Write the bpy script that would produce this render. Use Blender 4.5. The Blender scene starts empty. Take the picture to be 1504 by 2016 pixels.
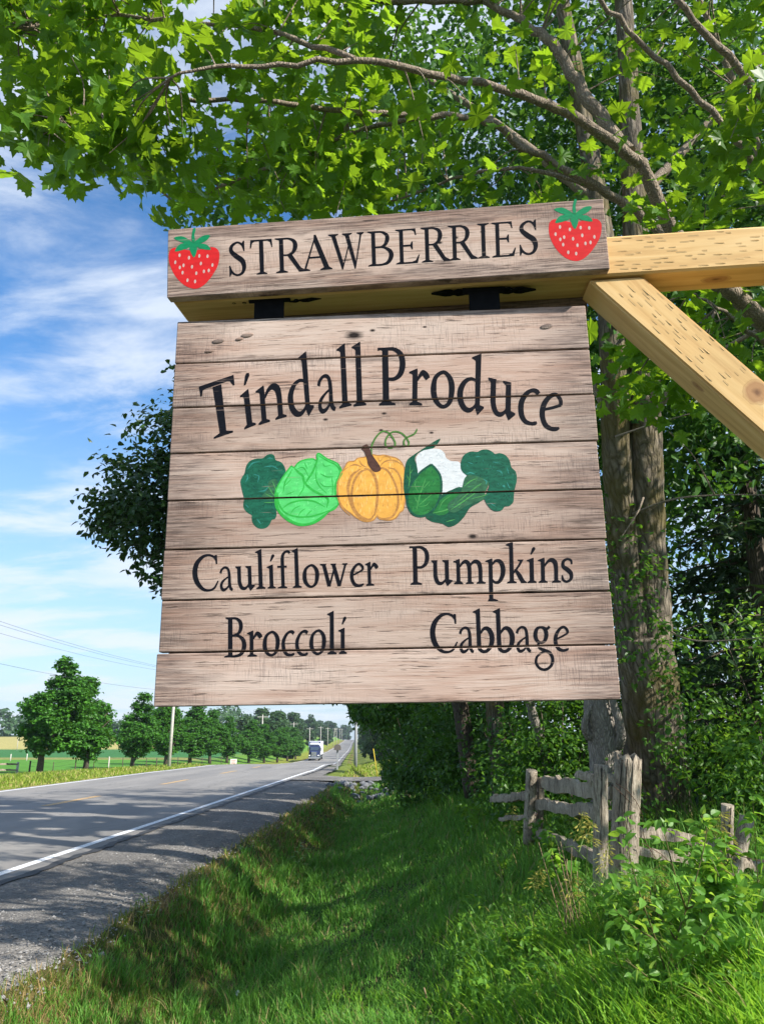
import bpy, bmesh, math, random
import numpy as np
from mathutils import Vector, Matrix, Euler, noise as mnoise
C = bpy.context.scene.collection
sc = bpy.context.scene
R = math.radians
# ---------------------------------------------------------------- camera
EYE = 1.5
PITCH = R(16.55)
CP, SP = math.cos(PITCH), math.sin(PITCH)
FPX = 1511.0
cam_d = bpy.data.cameras.new('camera')
cam = bpy.data.objects.new('camera', cam_d)
C.objects.link(cam)
cam.location = (0, 0, EYE)
cam.rotation_euler = (R(90) + PITCH, 0, 0)
cam_d.sensor_fit = 'VERTICAL'
cam_d.sensor_height = 36.0
cam_d.lens = FPX / 2016 * 36
cam_d.clip_start = 0.05
cam_d.clip_end = 6000
sc.camera = cam
# ---------------------------------------------------------------- sky, sun, exposure
SUN_EL = R(35)
SUN_AZ = math.atan2(0.84, -0.54)          # clockwise from +Y
to_sun = Vector((math.sin(SUN_AZ) * math.cos(SUN_EL), math.cos(SUN_AZ) * math.cos(SUN_EL), math.sin(SUN_EL)))
world = bpy.data.worlds.new('World')
sc.world = world
world.use_nodes = True
wn, wl = world.node_tree.nodes, world.node_tree.links
wn.clear()
w_out = wn.new('ShaderNodeOutputWorld')
sky = wn.new('ShaderNodeTexSky')
sky.sky_type = 'NISHITA'
sky.sun_disc = False
sky.sun_elevation = SUN_EL
sky.sun_rotation = SUN_AZ
sky.altitude = 200
sky.air_density = 1.0
sky.dust_density = 0.15
sky.ozone_density = 2.5
hsv = wn.new('ShaderNodeHueSaturation')
hsv.inputs['Saturation'].default_value = 1.22
hsv.inputs['Value'].default_value = 1.0
wl.new(sky.outputs[0], hsv.inputs['Color'])
bg = wn.new('ShaderNodeBackground')
bg.inputs[1].default_value = 0.12
wl.new(hsv.outputs[0], bg.inputs[0])
# thin streaky cloud deck: the view direction is carried up to a flat layer
tc = wn.new('ShaderNodeTexCoord')
sep = wn.new('ShaderNodeSeparateXYZ')
wl.new(tc.outputs['Generated'], sep.inputs[0])
def wmath(op, a, b=None, clamp=False):
    n = wn.new('ShaderNodeMath'); n.operation = op; n.use_clamp = clamp
    for i, v in enumerate((a, b)):
        if v is None: continue
        if isinstance(v, (int, float)): n.inputs[i].default_value = v
        else: wl.new(v, n.inputs[i])
    return n.outputs[0]
zc = wmath('ADD', wmath('MAXIMUM', sep.outputs[2], 0.0), 0.16)
comb = wn.new('ShaderNodeCombineXYZ')
wl.new(wmath('DIVIDE', sep.outputs[0], zc), comb.inputs[0])
wl.new(wmath('DIVIDE', sep.outputs[1], zc), comb.inputs[1])
mp = wn.new('ShaderNodeMapping')
mp.inputs['Location'].default_value = (2.0, 13.0, 0.0)
mp.inputs['Rotation'].default_value = (0, 0, R(14))
mp.inputs['Scale'].default_value = (0.62, 1.15, 1)
wl.new(comb.outputs[0], mp.inputs[0])
def wnoise(scale, detail, rough, dist):
    n = wn.new('ShaderNodeTexNoise')
    n.inputs['Scale'].default_value = scale; n.inputs['Detail'].default_value = detail
    n.inputs['Roughness'].default_value = rough; n.inputs['Distortion'].default_value = dist
    wl.new(mp.outputs[0], n.inputs['Vector'])
    return n.outputs['Fac']
cl = wmath('ADD', wmath('MULTIPLY', wnoise(1.5, 3, 0.5, 0.2), 0.62), wmath('MULTIPLY', wnoise(4.6, 9, 0.62, 0.35), 0.42))
ramp = wn.new('ShaderNodeValToRGB')
ramp.color_ramp.interpolation = 'EASE'
ramp.color_ramp.elements[0].position = 0.45; ramp.color_ramp.elements[0].color = (0, 0, 0, 1)
ramp.color_ramp.elements[1].position = 0.63; ramp.color_ramp.elements[1].color = (1, 1, 1, 1)
wl.new(cl, ramp.inputs[0])
bgc = wn.new('ShaderNodeBackground')
bgc.inputs[0].default_value = (0.80, 0.88, 1.0, 1)
bgc.inputs[1].default_value = 0.58
mixw = wn.new('ShaderNodeMixShader')
haze_low = wmath('POWER', wmath('SUBTRACT', 1.0, wmath('MULTIPLY', wmath('MAXIMUM', sep.outputs[2], 0.0), 2.3), True), 1.1)
wl.new(wmath('MULTIPLY', ramp.outputs[0], 0.85), mixw.inputs[0])
bgh = wn.new('ShaderNodeBackground'); bgh.inputs[0].default_value = (0.60, 0.80, 1.0, 1); bgh.inputs[1].default_value = 0.47
mixh = wn.new('ShaderNodeMixShader'); wl.new(wmath('MULTIPLY', haze_low, 0.93), mixh.inputs[0]); wl.new(bg.outputs[0], mixh.inputs[1]); wl.new(bgh.outputs[0], mixh.inputs[2])
wl.new(mixh.outputs[0], mixw.inputs[1]); wl.new(bgc.outputs[0], mixw.inputs[2])
wl.new(mixw.outputs[0], w_out.inputs[0])
sun_d = bpy.data.lights.new('sun', 'SUN')
sun_d.energy = 4.7
sun_d.angle = R(0.53)
sun_d.color = (1.0, 0.95, 0.86)
sun = bpy.data.objects.new('sun', sun_d)
C.objects.link(sun)
sun.rotation_euler = to_sun.to_track_quat('Z', 'Y').to_euler()
sun.location = to_sun * 60
sc.view_settings.view_transform = 'Standard'
sc.view_settings.look = 'None'
sc.view_settings.exposure = 0.95
sc.view_settings.gamma = 1.0
sc.view_settings.use_curve_mapping = False
try:
    sc.cycles.max_bounces = 8; sc.cycles.diffuse_bounces = 4; sc.cycles.transmission_bounces = 4
    sc.cycles.use_denoising = True
except Exception: pass
rng = np.random.RandomState(7)
random.seed(7)
# ---------------------------------------------------------------- helpers
def ray(px, py):
    a = (px - 752) / FPX; b = -(py - 1008) / FPX
    return np.array([a, CP - b * SP, SP + b * CP])
def at(px, py, D):
    return np.array([0, 0, EYE]) + ray(px, py) * D
def proj(P):
    P = np.asarray(P, float)
    X, Y, Z = P[..., 0], P[..., 1], P[..., 2] - EYE
    D = np.maximum(Y * CP + Z * SP, 0.05); U = Z * CP - Y * SP
    return 752 + FPX * X / D, 1008 - FPX * U / D, D
def tag(o, label=None, cat=None, group=None, kind=None):
    if label: o['label'] = label
    if cat: o['category'] = cat
    if group: o['group'] = group
    if kind: o['kind'] = kind
    return o
def empty(name, loc=(0, 0, 0), rot=(0, 0, 0), label=None, cat=None, group=None):
    o = bpy.data.objects.new(name, None); C.objects.link(o)
    o.location = loc; o.rotation_euler = rot; o.empty_display_size = 0.2
    return tag(o, label, cat, group)
def link(name, me, parent=None):
    o = bpy.data.objects.new(name, me); C.objects.link(o)
    if parent: o.parent = parent
    return o
def copy_tree(o, parent=None):
    c = o.copy(); C.objects.link(c)
    if parent: c.parent = parent
    for ch in list(o.children): copy_tree(ch, c)
    return c
class Acc:
    """collects pieces (vertices, faces, material slot) and builds ONE mesh"""
    def __init__(s): s.V = []; s.F = []; s.n = 0
    def add(s, V, F, mi=0, smooth=False):
        V = np.asarray(V, np.float32).reshape(-1, 3); F = np.asarray(F, np.int32)
        s.V.append(V); s.F.append((F + s.n, mi, smooth)); s.n += len(V); return s
    def build(s, name, mats, parent=None):
        me = bpy.data.meshes.new(name)
        V = np.concatenate(s.V)
        me.vertices.add(len(V)); me.vertices.foreach_set('co', V.ravel())
        loops = np.concatenate([f.ravel() for f, _, _ in s.F])
        tot = np.concatenate([np.full(len(f), f.shape[1], np.int32) for f, _, _ in s.F])
        mi = np.concatenate([np.full(len(f), m, np.int32) for f, m, _ in s.F])
        sm = np.concatenate([np.full(len(f), q, bool) for f, _, q in s.F])
        me.loops.add(len(loops)); me.loops.foreach_set('vertex_index', loops)
        me.polygons.add(len(tot))
        me.polygons.foreach_set('loop_start', np.concatenate([[0], np.cumsum(tot)[:-1]]).astype(np.int32))
        me.polygons.foreach_set('material_index', mi)
        me.polygons.foreach_set('use_smooth', sm)
        me.update(calc_edges=True); me.validate()
        for m in (mats if isinstance(mats, (list, tuple)) else [mats]): me.materials.append(m)
        return link(name, me, parent)
    def box(s, lo, hi, mi=0, M=None, ch=0.0):
        lo = np.array(lo, float); hi = np.array(hi, float)
        if ch > 0:
            bm = bmesh.new(); bmesh.ops.create_cube(bm, size=1.0)
            for v in bm.verts: v.co = Vector(((lo + hi) / 2 + np.array(v.co) * (hi - lo)).tolist())
            bmesh.ops.bevel(bm, geom=bm.edges[:], offset=ch, segments=1, affect='EDGES')
            bmesh.ops.triangulate(bm, faces=bm.faces[:])
            bm.verts.index_update()
            V = np.array([v.co[:] for v in bm.verts]); F = np.array([[v.index for v in f.verts] for f in bm.faces]); bm.free()
        else:
            V = np.array([[(lo, hi)[i][0], (lo, hi)[j][1], (lo, hi)[k][2]] for i in (0, 1) for j in (0, 1) for k in (0, 1)])
            F = np.array([[0, 1, 3, 2], [4, 6, 7, 5], [0, 4, 5, 1], [2, 3, 7, 6], [0, 2, 6, 4], [1, 5, 7, 3]])
        if M is not None: V = V @ np.array(M.to_3x3()).T + np.array(M.translation)
        return s.add(V, F, mi)
    def tube(s, pts, rad, sides=7, mi=0, cap=True, jit=0.0, smooth=True):
        P = np.asarray(pts, float); n = len(P); rad = np.broadcast_to(np.asarray(rad, float), (n,))
        T = np.gradient(P, axis=0); T /= np.linalg.norm(T, axis=1)[:, None] + 1e-9
        ref = np.array([0.0, 0, 1.0]) if abs(T[0][2]) < 0.9 else np.array([1.0, 0, 0])
        V = []; u = np.cross(T[0], ref); u /= np.linalg.norm(u)
        a = np.arange(sides) * 2 * np.pi / sides
        for i in range(n):
            u = u - T[i] * (u @ T[i]); u /= np.linalg.norm(u) + 1e-9; w = np.cross(T[i], u)
            r = rad[i] * (1 + jit * rng.uniform(-1, 1, sides))
            V.append(P[i] + (np.cos(a) * r)[:, None] * u + (np.sin(a) * r)[:, None] * w)
        V = np.concatenate(V)
        i, j = np.meshgrid(np.arange(n - 1), np.arange(sides), indexing='ij'); i = i.ravel(); j = j.ravel(); j2 = (j + 1) % sides
        F = np.stack([i * sides + j, i * sides + j2, (i + 1) * sides + j2, (i + 1) * sides + j], 1)
        s.add(V, F, mi, smooth)
        if cap:
            k = np.arange(1, sides - 1)
            top = np.stack([np.full(sides - 2, (n - 1) * sides), (n - 1) * sides + k, (n - 1) * sides + k + 1], 1)
            bot = np.stack([np.zeros(sides - 2, int), k + 1, k], 1)
            s.F.append((np.concatenate([top, bot]).astype(np.int32) + s.n - len(V), mi, False))
        return s
def cr(pts, per=6):
    """Catmull-Rom through the rows of pts"""
    P = np.asarray(pts, float)
    if len(P) < 3: 
        t = np.linspace(0, 1, per + 1)[:, None]; return P[0] * (1 - t) + P[1] * t
    Q = np.vstack([2 * P[0] - P[1], P, 2 * P[-1] - P[-2]]); out = []
    for i in range(1, len(Q) - 2):
        p0, p1, p2, p3 = Q[i - 1:i + 3]
        for t in np.arange(per) / per:
            out.append(0.5 * (2 * p1 + (p2 - p0) * t + (2 * p0 - 5 * p1 + 4 * p2 - p3) * t * t + (3 * p1 - p0 - 3 * p2 + p3) * t ** 3))
    out.append(P[-1]); return np.array(out)
# ---------------------------------------------------------------- materials
class Mat:
    def __init__(s, name):
        s.m = bpy.data.materials.new(name); s.m.use_nodes = True
        s.n = s.m.node_tree.nodes; s.l = s.m.node_tree.links
        s.b = s.n['Principled BSDF']; s.out = s.n['Material Output']
        s.b.inputs['Specular IOR Level'].default_value = 0.3
    def put(s, sock, v):
        if v is None: return
        if isinstance(v, bpy.types.NodeSocket): s.l.new(v, sock)
        elif isinstance(v, (tuple, list)) and len(v) == 3 and sock.type == 'RGBA': sock.default_value = (*v, 1)
        else: sock.default_value = v
    def node(s, t, **kw):
        n = s.n.new(t)
        for k, v in kw.items(): setattr(n, k, v)
        return n
    def coord(s, which='Object'): return s.node('ShaderNodeTexCoord').outputs[which]
    def geo(s, which='Random Per Island'): return s.node('ShaderNodeNewGeometry').outputs[which]
    def rnd(s): return s.node('ShaderNodeObjectInfo').outputs['Random']
    def mapping(s, v, scale=(1, 1, 1), loc=(0, 0, 0), rot=(0, 0, 0)):
        n = s.node('ShaderNodeMapping'); s.put(n.inputs[0], v)
        s.put(n.inputs['Location'], loc); n.inputs['Scale'].default_value = scale; n.inputs['Rotation'].default_value = rot
        return n.outputs[0]
    def noise(s, v, scale, detail=4, rough=0.55, dist=0.0, out='Fac'):
        n = s.node('ShaderNodeTexNoise'); s.put(n.inputs['Vector'], v)
        n.inputs['Scale'].default_value = scale; n.inputs['Detail'].default_value = detail
        n.inputs['Roughness'].default_value = rough; s.put(n.inputs['Distortion'], dist)
        return n.outputs[out]
    def vor(s, v, scale, feature='F1', out='Distance'):
        n = s.node('ShaderNodeTexVoronoi', feature=feature); s.put(n.inputs['Vector'], v); n.inputs['Scale'].default_value = scale
        return n.outputs[out]
    def wave(s, v, scale, dist=2, detail=2, dscale=1, direction='Z'):
        n = s.node('ShaderNodeTexWave', bands_direction=direction); s.put(n.inputs['Vector'], v)
        n.inputs['Scale'].default_value = scale; n.inputs['Distortion'].default_value = dist
        n.inputs['Detail'].default_value = detail; n.inputs['Detail Scale'].default_value = dscale
        return n.outputs['Fac']
    def ramp(s, f, stops, interp='LINEAR'):
        n = s.node('ShaderNodeValToRGB'); s.put(n.inputs[0], f); e = n.color_ramp.elements; n.color_ramp.interpolation = interp
        while len(e) < len(stops): e.new(0.5)
        for i, (p, c) in enumerate(stops):
            e[i].position = p; e[i].color = (*c, 1) if isinstance(c, (tuple, list)) else (c, c, c, 1)
        return n.outputs[0]
    def mix(s, f, a, b, blend='MIX'):
        n = s.node('ShaderNodeMix', data_type='RGBA', blend_type=blend); s.put(n.inputs[0], f); s.put(n.inputs[6], a); s.put(n.inputs[7], b)
        return n.outputs[2]
    def math(s, op, a, b=None, clamp=False):
        n = s.node('ShaderNodeMath', operation=op, use_clamp=clamp); s.put(n.inputs[0], a)
        if b is not None: s.put(n.inputs[1], b)
        return n.outputs[0]
    def vmath(s, op, a, b):
        n = s.node('ShaderNodeVectorMath', operation=op); s.put(n.inputs[0], a); s.put(n.inputs[1], b); return n.outputs[0]
    def sep(s, v):
        n = s.node('ShaderNodeSeparateXYZ'); s.put(n.inputs[0], v); return n.outputs
    def bump(s, h, strength=0.5, dist=0.01):
        n = s.node('ShaderNodeBump'); s.put(n.inputs['Height'], h); n.inputs['Strength'].default_value = strength; n.inputs['Distance'].default_value = dist
        s.l.new(n.outputs[0], s.b.inputs['Normal']); return s
    def done(s, col=None, rough=None, metal=None, spec=None):
        s.put(s.b.inputs['Base Color'], col); s.put(s.b.inputs['Roughness'], rough); s.put(s.b.inputs['Metallic'], metal); s.put(s.b.inputs['Specular IOR Level'], spec)
        return s.m
def plain(name, col, rough=0.6, metal=0.0, var=0.12, scale=8):
    m = Mat(name); c = m.coord()
    n = m.noise(c, scale, 4)
    return m.done(m.mix(m.ramp(n, [(0.3, 0.0), (0.7, 1.0)]), tuple(x * (1 - var) for x in col), tuple(min(1, x * (1 + var)) for x in col)), rough, metal)
def leaf_mat(name, dark, light, trans, tmix=0.42, rough=0.42, per_object=False):
    m = Mat(name)
    r = m.rnd() if per_object else m.geo()
    col = m.ramp(r, [(0.0, dark), (0.55, tuple((a + b) / 2 for a, b in zip(dark, light))), (1.0, light)])
    m.done(col, rough, 0, 0.28)
    t = m.node('ShaderNodeBsdfTranslucent')
    tc_ = m.ramp(r, [(0.0, tuple(x * 0.75 for x in trans)), (1.0, trans)])
    m.put(t.inputs[0], tc_)
    ms = m.node('ShaderNodeMixShader'); ms.inputs[0].default_value = tmix
    m.l.new(m.b.outputs[0], ms.inputs[1]); m.l.new(t.outputs[0], ms.inputs[2]); m.l.new(ms.outputs[0], m.out.inputs[0])
    return m.m
def bark_mat(name, dark, light, moss=None, scale=1.0):
    m = Mat(name); c = m.coord()
    w = m.noise(c, 3 * scale, 3, out='Color')
    cc = m.vmath('ADD', c, m.vmath('MULTIPLY', w, (0.12, 0.12, 0.12)))
    v = m.vor(m.mapping(cc, (30 * scale, 30 * scale, 3.6 * scale)), 1.0, 'DISTANCE_TO_EDGE')
    fine = m.noise(m.mapping(c, (60, 60, 14)), 1.0, 5, 0.65)
    h = m.math('ADD', m.ramp(v, [(0.0, 0.0), (0.4, 0.8)]), m.math('MULTIPLY', fine, 0.75))
    col = m.mix(m.ramp(h, [(0.15, 0.0), (1.0, 1.0)]), dark, light)
    if moss:
        col = m.mix(m.math('MULTIPLY', m.ramp(m.noise(c, 2.2, 5, 0.6), [(0.42, 0.0), (0.62, 1.0)]), 0.75), col, moss)
    m.bump(h, 0.9, 0.02 / scale)
    return m.done(col, 0.9, 0, 0.15)
def painted_wood(name, knots=(), dark_edges=True, tone=1.0):
    """whitewashed, brown-stained pine: long grain, saw marks across, rubbed dark ends, dark knots"""
    m = Mat(name); c0 = m.coord()
    off = m.math('MULTIPLY', m.rnd(), 37.0)
    cmb = m.node('ShaderNodeCombineXYZ'); m.put(cmb.inputs[0], off); m.put(cmb.inputs[1], off); m.put(cmb.inputs[2], off)
    c = m.vmath('ADD', c0, cmb.outputs[0])
    warp = m.noise(m.mapping(c, (2.2, 2, 9)), 1.0, 2, 0.5, out='Color')
    cw = m.vmath('ADD', c, m.vmath('MULTIPLY', warp, (0.0, 0.0, 0.028)))
    xyz = m.sep(c0)
    kn = None
    for (kx, kz, kr) in knots:
        d = m.vmath('SUBTRACT', c0, (kx, 0.0, kz))
        ln = m.node('ShaderNodeVectorMath', operation='LENGTH'); m.put(ln.inputs[0], m.vmath('MULTIPLY', d, (0.55, 0.0, 1.0)))
        k = m.ramp(m.math('DIVIDE', ln.outputs[1], kr), [(0.35, 1.0), (0.62, 0.55), (1.0, 0.0)])
        push = m.math('MULTIPLY', m.math('SUBTRACT', 1.0, m.math('MULTIPLY', ln.outputs[1], 0.4 / kr), True), 0.012)
        kn = k if kn is None else m.math('MAXIMUM', kn, k)
    grain = m.math('ADD', m.math('MULTIPLY', m.noise(m.mapping(cw, (3.4, 10, 95)), 1.0, 4, 0.6, 0.3), 0.42), m.math('MULTIPLY', m.noise(m.mapping(cw, (9, 10, 340)), 1.0, 5, 0.66, 0.2), 0.58))
    grain2 = m.noise(m.mapping(cw, (22, 20, 620)), 1.0, 4, 0.65)
    broad = m.noise(m.mapping(c, (3.2, 4, 16)), 1.0, 5, 0.62, 0.5)
    saw = m.noise(m.mapping(c, (520, 3, 40)), 1.0, 3, 0.6)
    sawm = m.ramp(m.noise(m.mapping(c, (5, 3, 16)), 1.0, 3), [(0.44, 0.0), (0.62, 1.0)])
    light = (0.475 * tone, 0.365 * tone, 0.30 * tone); mid = (0.40 * tone, 0.282 * tone, 0.222 * tone); brown = (0.235 * tone, 0.145 * tone, 0.107 * tone)
    col = m.ramp(grain, [(0.32, brown), (0.43, mid), (0.52, light), (0.72, (0.57 * tone, 0.44 * tone, 0.365 * tone))])
    warm = m.mix(0.72, col, (0.36 * tone, 0.215 * tone, 0.155 * tone))
    col = m.mix(m.math('MULTIPLY', m.ramp(broad, [(0.40, 1.0), (0.56, 0.0)]), 0.7), col, warm)
    fade = m.ramp(m.noise(m.mapping(c, (2.0, 3, 10), (9, 4, 2)), 1.0, 3), [(0.5, 0.0), (0.66, 1.0)])
    col = m.mix(m.math('MULTIPLY', fade, 0.55), col, (0.54 * tone, 0.44 * tone, 0.375 * tone))
    sl = m.math('MULTIPLY', m.ramp(saw, [(0.36, 1.0), (0.5, 0.0)]), m.math('MULTIPLY', sawm, 0.36))
    col = m.mix(sl, col, (0.13, 0.10, 0.095))
    dk = m.math('MULTIPLY', m.ramp(m.noise(m.mapping(c, (2.6, 3, 11), (4, 8, 1)), 1.0, 5, 0.65), [(0.56, 0.0), (0.70, 1.0)]), m.ramp(grain2, [(0.35, 1.0), (0.62, 0.3)]))
    col = m.mix(m.math('MULTIPLY', dk, 0.62), col, (0.12 * tone, 0.075 * tone, 0.06 * tone))
    crack = m.ramp(m.noise(m.mapping(cw, (15, 20, 400)), 1.0, 4, 0.6), [(0.35, 1.0), (0.40, 0.0)])
    col = m.mix(m.math('MULTIPLY', crack, 0.8), col, (0.06, 0.042, 0.034))
    if dark_edges:
        ex = m.math('ADD', m.math('DIVIDE', m.math('ABSOLUTE', xyz[0]), 0.35), m.math('MULTIPLY', m.math('SUBTRACT', m.noise(m.mapping(c, (4, 4, 26)), 1.0, 4, 0.6), 0.5), 0.55))
        ez = m.math('ADD', m.math('DIVIDE', m.math('ABSOLUTE', xyz[2]), 0.0445), m.math('MULTIPLY', m.math('SUBTRACT', m.noise(m.mapping(c, (9, 4, 9)), 1.0, 4, 0.6), 0.5), 1.2))
        stain = m.math('MAXIMUM', m.ramp(ex, [(0.76, 0.0), (1.14, 0.75)]), m.ramp(ez, [(0.80, 0.0), (1.25, 0.7)]))
        rub = m.ramp(m.noise(m.mapping(c, (12, 20, 300)), 1.0, 6, 0.75), [(0.40, 1.0), (0.60, 0.22)])
        col = m.mix(m.math('MULTIPLY', stain, rub), col, (0.045, 0.03, 0.028))
    pr = m.math('FRACT', m.math('MULTIPLY', m.rnd(), 7.31))
    col = m.mix(0.75, col, m.mix(1.0, col, m.ramp(pr, [(0.0, (0.80, 0.76, 0.74)), (0.5, (1.0, 0.98, 0.96)), (1.0, (1.22, 1.22, 1.24))]), 'MULTIPLY'))
    if kn is not None:
        col = m.mix(kn, col, (0.018, 0.012, 0.010))
    h = m.math('ADD', m.math('MULTIPLY', grain, 0.7), m.math('ADD', m.math('MULTIPLY', grain2, 0.45), m.math('MULTIPLY', crack, -0.9)))
    h = m.math('ADD', h, m.math('MULTIPLY', sl, -0.5))
    m.bump(h, 0.55, 0.0022)
    return m.done(col, 0.72, 0, 0.2)
def pine_wood(name, axis_scale, knots=()):
    m = Mat(name); c = m.coord()
    warp = m.noise(m.mapping(c, tuple(x * 0.25 for x in axis_scale)), 1.0, 2, out='Color')
    cw = m.vmath('ADD', c, m.vmath('MULTIPLY', warp, (0.02, 0.02, 0.02)))
    ring = None
    g = m.noise(m.mapping(cw, axis_scale), 1.0, 5, 0.6, 0.3)
    col = m.ramp(g, [(0.3, (0.55, 0.315, 0.115)), (0.5, (0.70, 0.445, 0.18)), (0.7, (0.78, 0.535, 0.25))])
    col = m.mix(m.math('MULTIPLY', m.ramp(m.noise(c, 6, 3), [(0.45, 0.0), (0.7, 1.0)]), 0.35), col, (0.62, 0.44, 0.20))
    for (kx, ky, kz, kr, st) in knots:
        d = m.vmath('MULTIPLY', m.vmath('SUBTRACT', c, (kx, ky, kz)), st)
        ln = m.node('ShaderNodeVectorMath', operation='LENGTH'); m.put(ln.inputs[0], d)
        r = m.math('DIVIDE', ln.outputs[1], kr)
        rn = m.math('ADD', r, m.math('MULTIPLY', m.math('SUBTRACT', m.noise(c, 70, 3), 0.5), 0.35))
        rings = m.math('SINE', m.math('MULTIPLY', rn, 26.0))
        halo = m.ramp(rn, [(0.7, 1.0), (1.6, 0.0)])
        col = m.mix(m.math('MULTIPLY', halo, m.ramp(rings, [(0.3, 0.1), (1.0, 0.55)])), col, (0.40, 0.22, 0.075))
        col = m.mix(m.ramp(rn, [(0.55, 0.85), (0.85, 0.0)]), col, (0.40, 0.20, 0.085))
        col = m.mix(m.ramp(rn, [(0.10, 0.9), (0.32, 0.0)]), col, (0.16, 0.07, 0.03))
    m.bump(g, 0.3, 0.0015)
    return m.done(col, 0.62, 0, 0.25)
def paint(name, col, var=0.18, sc_=90, rough=0.5, spec=0.2):
    m = Mat(name); c = m.coord()
    n = m.noise(m.mapping(c, (1, 1, 2.5)), sc_, 4, 0.6)
    co = m.mix(m.ramp(n, [(0.32, 0.0), (0.68, 1.0)]), tuple(x * (1 - var) for x in col), tuple(min(1, x * (1 + var)) for x in col))
    worn = m.ramp(m.noise(m.mapping(c, (9, 9, 210), (3, 1, 5)), 1.0, 4, 0.6), [(0.315, 0.5), (0.35, 0.0)])
    co = m.mix(worn, co, (0.30, 0.22, 0.18))
    m.bump(m.noise(m.mapping(c, (30, 30, 120)), 1.0, 4), 0.35, 0.001)
    return m.done(co, rough, 0, spec)
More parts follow.
